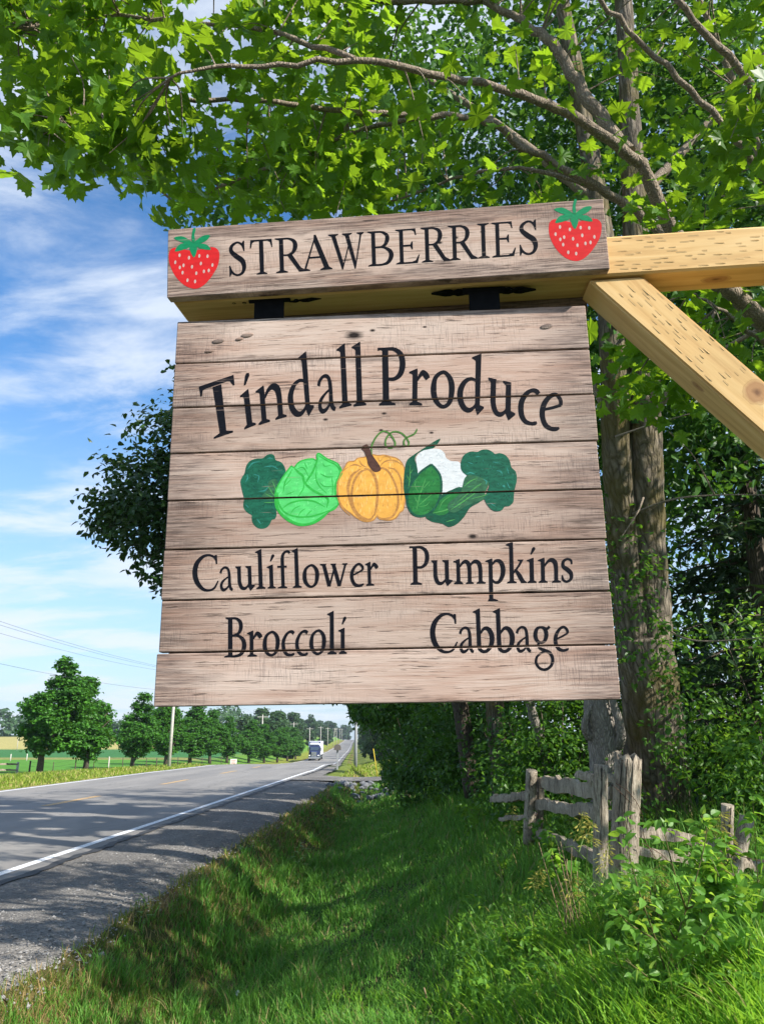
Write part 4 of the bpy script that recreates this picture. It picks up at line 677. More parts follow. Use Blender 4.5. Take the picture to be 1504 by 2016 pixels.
# header board
head = empty('header_sign', hloc, tuple(HQ[3:6]), 'long whitewashed header board lettered STRAWBERRIES fixed to the front of the crossbeam', 'sign')
HL = HQ[6] / 2
wood_h = painted_wood('whitewashed_header', knots=[(.105, .004, .004), (.135, .012, .004), (.185, .02, .0035)], tone=1.22)
a = Acc(); a.box((-HL, 0, -.07), (HL, .0215, .07), ch=.0016); a.build('header_board', wood_h, head)
a = Acc(); a.box((-HL + .02, .1115, -.098), (HL - .02, .1305, .05), ch=.0016); a.build('back_board', wood_plain, head)
lettering('STRAWBERRIES', SER, head, ink, (), 'black painted serif word STRAWBERRIES')
s_red = paint('paint_berry_red', (0.62, 0.018, 0.018), .12, 40); s_gr = paint('paint_berry_leaf', (0.006, 0.22, 0.085), .15); s_seed = paint('paint_berry_seed', (0.55, 0.40, 0.35), .15)
for b in ART['straw']:
    ly = [A_poly(0, .0002, b['fruit'])] + [A_poly(1, .0003 + .00002 * i, l) for i, l in enumerate(b['leaves'])]
    for (sx, sz) in b['seeds']:
        t = np.linspace(0, 2 * np.pi, 13)[:-1]
        V = np.stack([sx / 1e3 + .0021 * np.cos(t), sz / 1e3 + .0038 * np.sin(t) + .0003 * np.cos(t)], 1); ly.append((2, .00027, V, [list(range(12))]))
    flat_art('painted_strawberry', ly, [s_red, s_gr, s_seed], head)
# timber post, crossbeam, brace
Mh = Matrix.LocRotScale(Vector(hloc), Euler(HQ[3:6]), None)
post = empty('sign_post', hloc, tuple(HQ[3:6]), 'new pale pine timber post with crossbeam and diagonal brace carrying the signs', 'sign post')
BZ0, BZ1 = -.0715, .0065
beam_m = pine_wood('pine_beam', (5, 60, 60), knots=[(.62, .067, BZ0, .019, (.55, 1, 1))])
a = Acc(); a.box((-.405, .0225, BZ0), (1.42, .1105, BZ1), ch=.004); bo = a.build('crossbeam', beam_m, post)
brace_m = pine_wood('pine_brace', (5, 60, 60), knots=[(.325, .0, .012, .030, (1, 1, 1)), (.245, .03, -.0385, .010, (.5, 1, 1))])
ang = math.radians(-48.2)
br_w = .0745; br = Acc()
# the brace is cut flush below the beam: a sheared prism along its axis
ca_, sa_ = math.cos(ang), math.sin(ang)
L0, L1 = 0.0, 1.0435
half = br_w / 2
def brp(t, v, y):   # t along, v across
    return (t, y, v)
tt0 = lambda v: v * (ca_ / -sa_)            # horizontal top cut
tt1 = lambda v: L1 - v * (sa_ / ca_) * -1
V = []
for y in (0.0, .079):
    V += [(tt0(-half), y, -half), (tt1(-half), y, -half), (tt1(half), y, half), (tt0(half), y, half)]
bm = bmesh.new(); vs = [bm.verts.new(v) for v in V]
for f in ((0, 1, 2, 3), (7, 6, 5, 4), (0, 4, 5, 1), (1, 5, 6, 2), (2, 6, 7, 3), (3, 7, 4, 0)): bm.faces.new([vs[i] for i in f])
bmesh.ops.recalc_face_normals(bm, faces=bm.faces[:])
bmesh.ops.bevel(bm, geom=bm.edges[:], offset=.0042, segments=2, affect='EDGES')
me = bpy.data.meshes.new('brace'); bm.to_mesh(me); bm.free(); me.materials.append(brace_m)
bro = link('brace', me, post)
bro.location = (.4255, .0295, BZ0 - .0025); bro.rotation_euler = (0, -ang, 0)
a = Acc(); a.box((1.12, .022, -2.55), (1.21, .111, .16), ch=.004)
post_m = pine_wood('pine_post', (60, 60, 5)); a.build('post', post_m, post)
# incision marks of treated timber: small lifted lips of wood
lip_m = plain('cut_wood', (0.56, 0.37, 0.16), .7, 0, .2)
gap_m = plain('incision_dark', (0.47, 0.31, 0.14), .9, 0, .2)
def lips(parent, x0, x1, z0, z1, y, n, inside=None):
    a = Acc(); rows = 7; k = 0
    for r in range(rows):
        zz = z0 + (z1 - z0) * (r + .5) / rows
        xx = x0 + rng.uniform(0, .02)
        while xx < x1:
            if (inside is None or inside(xx, zz)) and rng.rand() < .62:
                L = rng.uniform(.010, .021); h = rng.uniform(.0005, .0011); d = rng.uniform(.0003, .0010); zj = zz + rng.uniform(-.0032, .0032)
                a.add([(xx, y - .0001, zj), (xx + L, y - .0001, zj + .0004), (xx + L * .8, y - d, zj - h), (xx + L * .3, y - d * .6, zj - h), (xx, y - .0001, zj - h * 1.5), (xx + L, y - .0001, zj - h * 1.5)],
                      [[0, 3, 2], [0, 2, 1], [0, 4, 3], [3, 4, 5], [3, 5, 2], [2, 5, 1]], 0)
                a.add([(xx - .001, y - .00025, zj + .0003), (xx + L, y - .00025, zj + .0006), (xx + L * .9, y - .00025, zj + .0012), (xx + .001, y - .00025, zj + .0008)], [[0, 1, 2, 3]], 1)
            xx += rng.uniform(.015, .034)
    o = a.build('incision_marks', [lip_m, gap_m], parent); o['kind'] = 'stuff'; return o
lips(bo, HL + .008, 1.1, BZ0 + .004, BZ1 - .004, .0225, 0)
lips(bro, .02, 1.0, -half + .008, half - .002, 0.0, 0, lambda x, z: x > tt0(z) + .015 and math.hypot(x - .325, z - .012) > .042)
# strap hinges between beam and sign
for hx in (-.205, .200):

    a = Acc()
    yb = .016; zt_ = .3556
    # drop strap, slightly in front of the batten
    a.box((hx - .031, -.0012, zt_ - .002), (hx + .026, .0022, zt_ + .0395), ch=.0006)
    a.tube([(hx - .042, .003, zt_ + .040), (hx + .037, .003, zt_ + .040)], .0065, 12)
    for sgn in (-1, 1):
        cx_ = hx - .0025 + sgn * .036
        prof = [(0, .0085), (.012, .0105), (.020, .006), (.026, .0095), (.036, .010), (.048, .0055), (.062, .0008)]
        top = []
        for (t, w) in prof: top.append((cx_ + sgn * t, w))
        n = len(top)
        V = [(x, .008 - w, zt_ + .0425) for x, w in top] + [(x, .008 + w, zt_ + .0425) for x, w in top] + [(x, .008 - w, zt_ + .0395) for x, w in top] + [(x, .008 + w, zt_ + .0395) for x, w in top]
        F = []
        for i in range(n - 1):
            F += [[i, i + 1, n + i + 1, n + i], [2 * n + i, 3 * n + i, 3 * n + i + 1, 2 * n + i + 1], [i, 2 * n + i, 2 * n + i + 1, i + 1], [n + i, n + i + 1, 3 * n + i + 1, 3 * n + i]]
        a.add(V, F)
        for t in (.014, .034):
            bm = bmesh.new(); bmesh.ops.create_uvsphere(bm, u_segments=10, v_segments=6, radius=.0046)
            bm.verts.index_update()
            a.add([(v.co.x + cx_ + sgn * t, v.co.y + .008, v.co.z * .7 + zt_ + .0392) for v in bm.verts], [[v.index for v in f.verts] for f in bm.faces if len(f.verts) == 4])
            bm.free()
    a.build("hinge", iron, sign)
# ---------------------------------------------------------------- foliage helpers
def half(pts): return pts + [(-x, y) for x, y in reversed(pts[:-1]) if x != 0]
def leaf_tpl(outline, fold=0.12, droop=0.18, hub=(0, .36)):
    P = np.array([hub] + outline, float); n = len(P)
    z = fold * np.abs(P[:, 0]) - droop * P[:, 1] ** 2 + 0.0
    return np.column_stack([P, z]), np.array([[0, i, i + 1] for i in range(1, n - 1)] + [[0, n - 1, 1]])
MAPLE = leaf_tpl([(0, 0), (.16, -.05), (.34, .0), (.50, .02), (.42, .12), (.58, .26), (.72, .34), (.52, .40), (.50, .50), (.30, .46), (.27, .60), (.30, .72), (.17, .70), (0, 1.0)] + [(-.17, .70), (-.30, .72), (-.27, .60), (-.30, .46), (-.50, .50), (-.52, .40), (-.72, .34), (-.58, .26), (-.42, .12), (-.50, .02), (-.34, .0), (-.16, -.05)])
MAPLE_B = (MAPLE[0] * np.array([1.0, 1.0, 2.6]) + np.array([0, 0, .02]), MAPLE[1])
MAPLE_C = (MAPLE[0] * np.array([.82, 1.05, -1.3]) + np.array([0, 0, 0]), MAPLE[1])
def curl_(k): return (np.column_stack([MAPLE[0][:, :2] * np.array([rng.uniform(.85, 1.08), 1.0]), MAPLE[0][:, 2] * rng.uniform(-1.6, 3.0) + MAPLE[0][:, 0] * MAPLE[0][:, 1] * rng.uniform(-.45, .45) + rng.uniform(-.035, .035, len(MAPLE[0]))]), MAPLE[1])
MAPLES = [curl_(k) for k in range(7)]
MAPLE2 = leaf_tpl([(0, 0), (.38, -.02), (.36, .14), (.70, .36), (.34, .46), (.30, .70), (0, 1.0), (-.30, .70), (-.34, .46), (-.70, .36), (-.36, .14), (-.38, -.02)])
OVATE = leaf_tpl([(0, 0), (.20, .14), (.29, .36), (.24, .60), (.10, .84), (0, 1.0), (-.10, .84), (-.24, .60), (-.29, .36), (-.20, .14)], .35, .25, (0, .45))
SIMPLE = leaf_tpl([(0, 0), (.30, .35), (.20, .72), (0, 1), (-.20, .72), (-.30, .35)], .35, .2, (0, .45))
DIAM = (np.array([(0, 0, 0), (.36, .5, .10), (0, 1, -.12), (-.36, .5, .10)], float), np.array([[0, 1, 2], [0, 2, 3]]))
CLUMP = (np.array([(0, 0, 0), (.42, .25, .08), (.50, .62, .0), (.2, .80, .1), (0, 1, -.1), (-.28, .78, .06), (-.46, .55, 0), (-.40, .2, .1)], float), np.array([[0, 1, 2], [0, 2, 3], [0, 3, 4], [0, 4, 5], [0, 5, 6], [0, 6, 7]]))
def nrm(v): return v / (np.linalg.norm(v, axis=-1, keepdims=True) + 1e-9)
def frames(N, up=0.8, out=None, outw=0.5, droop=0.35):
    n = rng.normal(0, .55, (N, 3)); n[:, 2] += up
    if out is not None: n += out * outw
    n = nrm(n)
    t = rng.normal(0, 1, (N, 3)); t[:, 2] -= droop
    if out is not None: t += out * .6
    t = nrm(t - n * (t * n).sum(1)[:, None]); b = np.cross(t, n)
    return t, b, n
def leaves(acc, tpl, pos, size, fr, mi=0, smooth=False):
    T, F = tpl; t, b, n = fr; s = np.asarray(size)[:, None, None]
    V = pos[:, None] + s * (T[None, :, 0:1] * b[:, None] + T[None, :, 1:2] * t[:, None] + T[None, :, 2:3] * n[:, None])
    acc.add(V.reshape(-1, 3), (F[None] + len(T) * np.arange(len(pos))[:, None, None]).reshape(-1, 3), mi, smooth)
def ell_clumps(ells, n, bias=2.4, low=-1.0):
    """clump centres in a set of ellipsoids (centre, radii), denser towards the outside"""
    w = np.array([e[1][0] * e[1][1] * e[1][2] for e in ells]) ** .8; w /= w.sum()
    k = rng.choice(len(ells), n, p=w)
    c = np.array([e[0] for e in ells], float)[k]; r = np.array([e[1] for e in ells], float)[k]
    d = nrm(rng.normal(0, 1, (n, 3))); q = rng.rand(n) ** (1 / bias)
    d[:, 2] = np.maximum(d[:, 2], low)
    return c + d * r * q[:, None], d
def fill(cent, outd, per, rad, flat=.6):
    N = len(cent) * per
    p = np.repeat(cent, per, 0); o = np.repeat(outd, per, 0)
    d = rng.normal(0, 1, (N, 3)) * np.asarray(rad).reshape(-1, 1) if np.ndim(rad) else rng.normal(0, rad, (N, 3))
    d[:, 2] *= flat
    return p + d, nrm(o + nrm(d) * .8)
# visible sky keeps clear: left edge of the roadside wood as the photo shows it
def wood_ok(P):
    x, y, D = proj(P)
    xb = np.interp(y, [-1e4, 96, 104, 172, 182, 318, 350, 384, 392, 465, 475, 1375, 1384, 1440, 1462, 1515, 1560, 1600, 1640], [-1e5, -1e5, 105, 60, -1e5, -1e5, 150, 205, 296, 318, 345, 345, 688, 690, 736, 752, 750, 745, 700])
    gap = (np.hypot((x - 60) / 75, (y - 135) / 34) < 1)
    return (x > xb) & ~gap | (D < .3)
def sun_ok(P):
    """gaps the photograph's light asks for: sun on the sign and on the grass at the lower right"""
    P = np.asarray(P, float); s = np.array(to_sun)
    t = (P[:, 1] - 1.27) / s[1]; xs = P[:, 0] - s[0] * t; zs = P[:, 2] - s[2] * t
    hit = (t > 0) & (np.abs(xs - .15) < .75) & (zs > 1.45) & (zs < 2.6)
    t = (P[:, 2] - .3) / s[2]; xg = P[:, 0] - s[0] * t; yg = P[:, 1] - s[1] * t
    hit2 = (t > 0) & (xg > np.where(yg < 4.8, -1.1, .4) + .25 * np.sin(yg * 5)) & (xg < 3.0) & (yg > 2.4) & (yg < 5.2 + .45 * np.sin(xg * 4)) 
    hit3 = (t > 0) & (xg - .0266 * yg > -9.5) & (xg - .0266 * yg < -1.9) & (yg > 5.5) & (yg < 24) & (.55 * np.sin(yg * 1.9 + 1.6 * np.sin(xg * .9)) + .45 * np.sin(yg * 5.3 + 2.1 * xg) + .4 * np.sin(xg * 3.3 - yg * 1.7) > .38)
    return ~(hit | hit2 | hit3)
bark_grey = bark_mat('bark_maple_limb', (0.13, 0.10, 0.075), (0.34, 0.275, 0.21), None, 2.2)
bark_big = bark_mat('bark_furrowed', (0.03, 0.025, 0.02), (0.27, 0.225, 0.175), (0.11, 0.088, 0.022), 0.55)
bark_dark = bark_mat('bark_dark', (0.03, 0.024, 0.019), (0.13, 0.105, 0.08), None, 1.0)
bark_dead = bark_mat('bark_dead_grey', (0.10, 0.088, 0.076), (0.33, 0.295, 0.26), None, 1.3)
lf_maple = leaf_mat('maple_leaf', (0.030, 0.10, 0.012), (0.095, 0.22, 0.02), (0.38, 0.62, 0.022), .46)
lf_wood = leaf_mat('woodland_leaf', (0.026, 0.085, 0.014), (0.085, 0.19, 0.024), (0.20, 0.42, 0.025), .4)
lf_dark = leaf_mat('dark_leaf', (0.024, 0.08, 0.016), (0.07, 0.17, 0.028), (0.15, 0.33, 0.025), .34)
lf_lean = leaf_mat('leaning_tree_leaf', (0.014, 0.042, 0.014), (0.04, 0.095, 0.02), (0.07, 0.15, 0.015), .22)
lf_row = leaf_mat('row_maple_leaf', (0.028, 0.105, 0.014), (0.075, 0.23, 0.02), (0.14, 0.32, 0.02), .3)
lf_far = leaf_mat('far_leaf', (0.035, 0.085, 0.035), (0.075, 0.15, 0.05), (0.12, 0.22, 0.04), .3)
lf_shrub = leaf_mat('shrub_leaf', (0.065, 0.17, 0.024), (0.13, 0.29, 0.04), (0.42, 0.70, 0.06), .48)
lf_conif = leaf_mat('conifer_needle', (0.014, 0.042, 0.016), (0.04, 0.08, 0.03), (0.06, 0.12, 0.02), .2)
# ---------------------------------------------------------------- the overhanging maple
gzf = lambda x, y: float(ground_z(np.array(x), np.array(y)))
MX, MY = 3.75, 5.7
maple = empty('maple_tree', (0, 0, 0), label='young maple whose bright leafy limbs reach in from the right over both signs', cat='tree')
limb_px = [
 [(1900, 1500, 5.9), (1800, 1050, 5.8), (1640, 760, 5.6), (1440, 580, 5.2), (1325, 457, 4.95), (1274, 348, 4.8), (1239, 303, 4.7), (1118, 222, 4.5), (1047, 197, 4.4), (880, 150, 4.2), (700, 120, 4.0), (480, 130, 3.9), (330, 150, 3.8)],
 [(1239, 303, 4.7), (1158, 197, 4.9), (1097, 101, 5.0), (1027, 40, 5.1), (956, 0, 5.2), (840, -110, 5.3), (700, -230, 5.3)],
 [(1440, 580, 5.2), (1370, 520, 5.25), (1297, 457, 5.3), (1198, 379, 5.2), (1047, 298, 5.1), (956, 237, 5.0), (845, 227, 4.9), (640, 215, 4.7), (420, 195, 4.5), (220, 215, 4.4), (110, 240, 4.4)],
 [(1640, 760, 5.6), (1504, 672, 5.2), (1423, 611, 4.9), (1355, 577, 4.7)],
 [(1700, 640, 5.0), (1560, 430, 4.6), (1497, 343, 4.4), (1416, 237, 4.3), (1290, 116, 4.2), (1183, 0, 4.1), (1080, -110, 4.0), (900, -220, 3.9)],
 [(1760, 700, 4.9), (1640, 420, 4.4), (1504, 202, 4.0), (1365, 40, 3.8), (1280, -90, 3.7), (1150, -260, 3.6)],
 [(845, 227, 4.9), (700, 260, 5.2), (560, 320, 5.5), (430, 370, 5.8), (350, 410, 6.0)],
 [(700, 120, 4.0), (520, 60, 4.2), (330, 40, 4.5), (150, 30, 4.8), (40, 60, 5.0)],
 [(1198, 379, 5.2), (1020, 330, 5.4), (880, 360, 5.6), (760, 400, 5.8)],
 [(956, 0, 5.2), (760, 0, 5.1), (560, -60, 4.9), (380, -90, 4.8)],
]
limb_w = [48, 30, 25, 16, 17, 20, 11, 10, 11, 15]
limbs3 = []
trunk_base = np.array([MX + .35, MY + .1, gzf(MX, MY) - .1])
first = [at(*p) for p in limb_px[0]]
trunk = cr([trunk_base, trunk_base + (first[0] - trunk_base) * .4 + np.array([.05, 0, 0]), first[1], first[2]], 8)
a = Acc(); a.tube(trunk, np.linspace(.17, .10, len(trunk)), 14, jit=.06); a.build('trunk', bark_grey, maple)
for k, lp in enumerate(limb_px):
    pts = cr([at(*p) for p in (lp[2:] if k == 0 else lp)], 6)
    pts = pts + rng.normal(0, .008, pts.shape)
    r0 = limb_w[k] / FPX * 4.8 / 2
    rr = np.linspace(r0, .006, len(pts)) if k else np.concatenate([np.linspace(.085, .047, 10), np.linspace(.046, .006, len(pts) - 10)])
    a = Acc(); a.tube(pts, rr, 9, jit=.07); a.build('limb', bark_grey, maple)
    limbs3.append(pts)
for st, en in (((1900, 1300, 5.9), (1700, 640, 5.0)), ((1900, 1150, 5.8), (1760, 700, 4.9))):
    p = cr([at(*st), at((st[0] + en[0]) / 2 + 30, (st[1] + en[1]) / 2, (st[2] + en[2]) / 2), at(*en)], 6)
    a = Acc(); a.tube(p, np.linspace(.07, .03, len(p)), 9); a.build('limb', bark_grey, maple); limbs3.append(p)
for en, r_ in (((3.9, 3.2, 6.6), .06), ((5.7, 4.0, 6.6), .06), ((2.2, 4.4, 7.6), .05), ((5.2, 2.6, 7.4), .04), ((6.6, 5.0, 7.2), .05), ((3.0, 2.4, 7.2), .04), ((4.6, 5.2, 8.4), .05)):
    st = trunk[-1]; p = cr([st, (np.array(st) + np.array(en)) / 2 + np.array([.1, .1, .3]), np.array(en)], 6)
    a = Acc(); a.tube(p, np.linspace(r_, .012, len(p)), 8, jit=.06); a.build('limb', bark_grey, maple); limbs3.append(p)
nodes = np.concatenate([l[len(l) // 3:] if i in (0,) else l for i, l in enumerate(limbs3)])
# leaf sprays: near the limbs, reaching outwards, inside the crown the photo shows
cand = []
def crown_box(n, x0, x1, y0, y1, d0, d1):
    px = rng.uniform(x0, x1, n); py = rng.uniform(y0, y1, n); D = rng.uniform(d0, d1, n)
    return np.array([at(*q) for q in zip(px, py, D)])
cc = np.concatenate([crown_box(180, 60, 760, -60, 330, 3.9, 5.8), crown_box(70, 20, 320, 180, 310, 4.0, 5.2), crown_box(70, 230, 760, 300, 430, 4.6, 6.2), crown_box(40, -40, 230, -80, 80, 4.6, 5.6), crown_box(66, 700, 1504, -60, 430, 5.0, 6.8), crown_box(34, 760, 1420, 60, 420, 3.9, 4.5), crown_box(120, -100, 1650, -520, -60, 3.8, 6.6), crown_box(40, 1200, 1504, 560, 800, 4.6, 6.2), crown_box(9, 1400, 1600, 180, 420, 3.5, 4.2)])
ext, _ = ell_clumps([((3.9, 3.6, 6.4), (2.6, 2.6, 2.6)), ((5.6, 4.2, 6.2), (2.4, 2.4, 2.6)), ((2.0, 4.6, 7.4), (2.6, 2.2, 1.6))], 640)
xe, ye, De = proj(ext)
ext = ext[~((xe > 0) & (xe < 1504) & (ye > -40) & (ye < 2016) & (De > .5))]
cc = np.concatenate([cc, ext])
ex_ = cc + np.array([0, 0, -.17]) + np.array([-.12, 0, 0]) * rng.rand(len(cc))[:, None]; cc = cc[wood_ok(ex_) & sun_ok(cc)]
lx_, ly_, lD_ = proj(np.concatenate(limbs3)); cx_, cy_, cD_ = proj(cc)
front = np.array([((np.hypot(lx_ - x_, ly_ - y_) < 42) & (lD_ > d_ - .05)).any() for x_, y_, d_ in zip(cx_, cy_, cD_)])
cc = cc[~(front & (cx_ > 330) & (rng.rand(len(cc)) < .40))]
per = np.where(rng.rand(len(cc)) < .7, 17, 11)
pos = []; outs = []; tw = Acc()
for c, m in zip(cc, per):
    d = np.linalg.norm(nodes - c, axis=1) + np.maximum(0, nodes[:, 2] - c[2]) * .6; q = nodes[d.argmin()]
    L = np.linalg.norm(c - q)
    if .04 < L < 1.3:
        mid = (q + c) / 2 + rng.normal(0, .07 * min(L, 1), 3) + np.array([0, 0, .06 * L])
        tp = cr([q, mid, c], 4); tw.tube(tp, np.linspace(min(.011, .004 + .004 * L), .0022, len(tp)), 4, cap=False)
    dd = nrm(c - q) if L > .04 else np.array([0, 0, 1.0])
    pl = c + rng.normal(0, 1, (m, 3)) * np.array([.13, .13, .085]) + dd * rng.uniform(-.16, .1, (m, 1))
    pos.append(pl); outs.append(np.tile(dd, (m, 1)))
pos = np.concatenate(pos); outs = np.concatenate(outs)
px_, py_, D_ = proj(pos); keep = sun_ok(pos) & ~((px_ < 335) & (py_ > 462) & (D_ > .3)); pos, outs = pos[keep], outs[keep]
fr = frames(len(pos), .9, outs, .25, .75)
size = rng.uniform(.066, .132, len(pos))
px, py, D = proj(pos)
vis = (px > 0) & (px < 1504) & (py > 0) & (py < 460) & (D > .5)
order = np.argsort(np.where(vis, D, 99)); single = np.zeros(len(pos), bool); single[order[:300]] = True
a = Acc(); rest = ~single
kind = rng.randint(0, 7, len(pos))
for q_, tpl_ in enumerate(MAPLES):
    s_ = rest & (kind == q_); leaves(a, tpl_, pos[s_], size[s_], tuple(f[s_] for f in fr))
fo = a.build('foliage', lf_maple, maple); fo['kind'] = 'stuff'
tw.build('twigs', bark_grey, maple)['kind'] = 'stuff'
a = Acc(); a.add(MAPLE[0], MAPLE[1]); lobj = a.build('leaf', lf_maple, maple)
lmes = [lobj.data]
lf_single = leaf_mat('maple_leaf_single', (0.032, 0.095, 0.012), (0.08, 0.19, 0.016), (0.40, 0.64, 0.025), .45, .42, True)
lalts = []
for q_ in range(7):
    lalt = lobj.data.copy(); lalt.vertices.foreach_set('co', MAPLES[q_][0].astype(np.float32).ravel()); lalt.materials[0] = lf_single; lalts.append(lalt)
lobj.data.materials[0] = lf_single
first_ = True
for i in np.where(single)[0]:
    o = lobj if first_ else lobj.copy()
    if not first_: C.objects.link(o)
    if not first_: o.data = lalts[i % 7]
    first_ = False
    t, b, n = fr[0][i], fr[1][i], fr[2][i]
    M = Matrix(((b[0], t[0], n[0], pos[i][0]), (b[1], t[1], n[1], pos[i][1]), (b[2], t[2], n[2], pos[i][2]), (0, 0, 0, 1))) @ Matrix.Scale(float(size[i]), 4)
    o.parent = maple; o.matrix_world = M; o.matrix_basis = M
# ---------------------------------------------------------------- furrowed trunks
def furrowed(name, pts, rad, parent, mat, sides=30, per=14, amp=.10):
    P = cr(pts, per); rr = np.interp(np.linspace(0, 1, len(P)), np.linspace(0, 1, len(rad)), rad)
    a = Acc(); a.tube(P, rr, sides)
    V = a.V[0].astype(float); n = len(P)
    ctr = np.repeat(P, sides, 0); d = V - ctr
    ph = rng.uniform(0, 99)
    for i in range(len(V)):
        v = V[i]; nn = mnoise.noise(Vector((v[0] * 9 + ph, v[1] * 9, v[2] * 1.6))) * .7 + mnoise.noise(Vector((v[0] * 22 + ph, v[1] * 22, v[2] * 3.5))) * .5
        d[i] *= 1 + amp * nn
    a.V[0] = (ctr + d).astype(np.float32)
    return a.build(name, mat, parent)
def limb(parent, pts, r0, r1, mat, sides=8, name='limb'):
    a = Acc(); P = cr(pts, 6); a.tube(P, np.linspace(r0, r1, len(P)), sides, jit=.08); return a.build(name, mat, parent)
def crown(parent, ells, n, per, rad, lsz, mat, tpl=DIAM, ok=wood_ok, name='crown', up=.7, bias=2.4, mass=None, droop=.4, flat=.6, low=-1.0):
    c, d = ell_clumps(ells, n, bias, low)
    if ok is not None:
        k = ok(c); c, d = c[k], d[k]
    p, o = fill(c, d, per, rad, flat)
    if ok is not None:
        k = ok(p) & sun_ok(p); p, o = p[k], o[k]
    a = Acc(); leaves(a, tpl, p, rng.uniform(lsz[0], lsz[1], len(p)), frames(len(p), up, o, .5, droop))
    return a.build(name, mat, parent)
# the big twin-trunked tree behind the fence
big = empty('twin_trunk_tree', (0, 0, 0), label='large old tree with two furrowed mossy trunks rising behind the weathered rail fence', cat='tree')
D0 = 8.6
P = lambda x, y, D=D0: at(x - 14, y, D)
b0 = P(1305, 1640)
furrowed('trunk', [P(1308, 1660), P(1303, 1560), P(1300, 1450), P(1290, 1330), P(1278, 1250)], [.42, .345, .33, .31, .28], big, bark_big, 40, 16, .15)
furrowed('trunk', [P(1300, 1400), P(1298, 1290), P(1294, 1180), P(1287, 1020), P(1283, 850), P(1276, 700), P(1262, 400, 9), P(1240, 0, 9.6), P(1200, -500, 10.5)], [.225, .22, .205, .19, .175, .165, .14, .10, .05], big, bark_big, 30, 12, .15)
furrowed('trunk', [P(1290, 1380), P(1268, 1270), P(1252, 1160), P(1238, 1020), P(1226, 850), P(1222, 700), P(1190, 400, 9), P(1120, 0, 9.6), P(1040, -500, 10.2)], [.22, .205, .19, .175, .165, .15, .12, .09, .04], big, bark_big, 30, 12, .15)
for pts, r in (([P(1283, 850), P(1340, 760, 8.3), P(1420, 700, 8), P(1520, 640, 7.6)], .05), ([P(1226, 850), P(1150, 700, 8.8), P(1040, 560, 9), P(900, 470, 9.2)], .05), ([P(1262, 400, 9), P(1400, 250, 9.5), P(1560, 60, 10)], .07), ([P(1190, 400, 9), P(1000, 250, 9.2), P(800, 120, 9.5)], .07),
               ([P(1238, 1020), P(1330, 985, 8), P(1420, 975, 7.6), P(1530, 974, 7.2)], .014), ([P(1290, 1190, 8.3), P(1330, 1240, 8), P(1390, 1262, 7.6), P(1520, 1255, 7.2)], .014), ([P(1225, 860, 8.3), P(1290, 838, 8), P(1370, 815, 7.6)], .014), ([P(1280, 980, 8.2), P(1268, 1010, 8), P(1235, 1060, 7.9)], .012), ([P(1420, 975, 7.6), P(1380, 900, 7.5), P(1330, 850, 7.4)], .009)):
    limb(big, pts, r, r * .35, bark_grey)
gb = gzf(3.3, 9)
E_ = lambda x, y, z, a_, b_, c_: ((x, y, z), (a_, b_, c_))
crown(big, [E_(2.6, 9.6, 7.2, 3.0, 2.2, 2.6), E_(4.6, 9.6, 8.4, 3.2, 2.6, 3.2), E_(1.6, 10.4, 10.4, 3.6, 2.6, 2.8), E_(5.4, 10.2, 11.6, 3.0, 2.6, 3.0), E_(3.6, 9.0, 5.6, 2.4, 1.2, 1.3), E_(1.2, 9.8, 6.2, 2.6, 1.6, 1.4)] + [(tuple(at(*q)), r_) for q, r_ in (((900, 330, 9.6), (1.3, 1.0, 1.0)), ((1150, 300, 9.8), (1.3, 1.0, 1.1)), ((1400, 260, 10.2), (1.5, 1.0, 1.3)), ((760, 180, 9.8), (1.3, 1.0, 1.0)), ((1040, 80, 10.2), (1.4, 1.0, 1.2)), ((1330, 40, 10.6), (1.6, 1.1, 1.3)), ((1460, 520, 9.6), (1.3, 1.0, 1.3)), ((560, 330, 9.6), (1.1, .9, .8)), ((420, 390, 9.4), (.7, .6, .5)))], 1550, 34, .27, (.085, .15), lf_dark, SIMPLE)
crown(big, [E_(2.75, 8.2, 3.0, .35, .3, 1.4), E_(3.0, 8.0, 2.0, .35, .3, .8), E_(2.9, 8.0, 1.5, .3, .25, .4), E_(3.3, 8.0, 1.7, .25, .2, .3)], 62, 20, .10, (.05, .085), lf_wood, SIMPLE, name='shoot_leaves')
# broken grey snag beside it
snag = empty('dead_snag', label='broken grey dead trunk with a jagged top left of the twin trunks', cat='tree')
s0 = at(1200, 1640, 8.3)
furrowed('trunk', [at(1200, 1650, 8.3), at(1196, 1560, 8.3), at(1190, 1470, 8.3), at(1178, 1400, 8.3), at(1172, 1350, 8.3)], [.21, .18, .175, .16, .12], snag, bark_dead, 26, 14, .07)
limb(snag, [at(1160, 1452, 8.25), at(1150, 1430, 8.2), at(1158, 1400, 8.2), at(1172, 1380, 8.2)], .05, .02, bark_dead)
limb(snag, [at(1215, 1470, 8.2), at(1222, 1440, 8.1), at(1206, 1380, 8.1), at(1200, 1340, 8.1)], .06, .03, bark_dead)
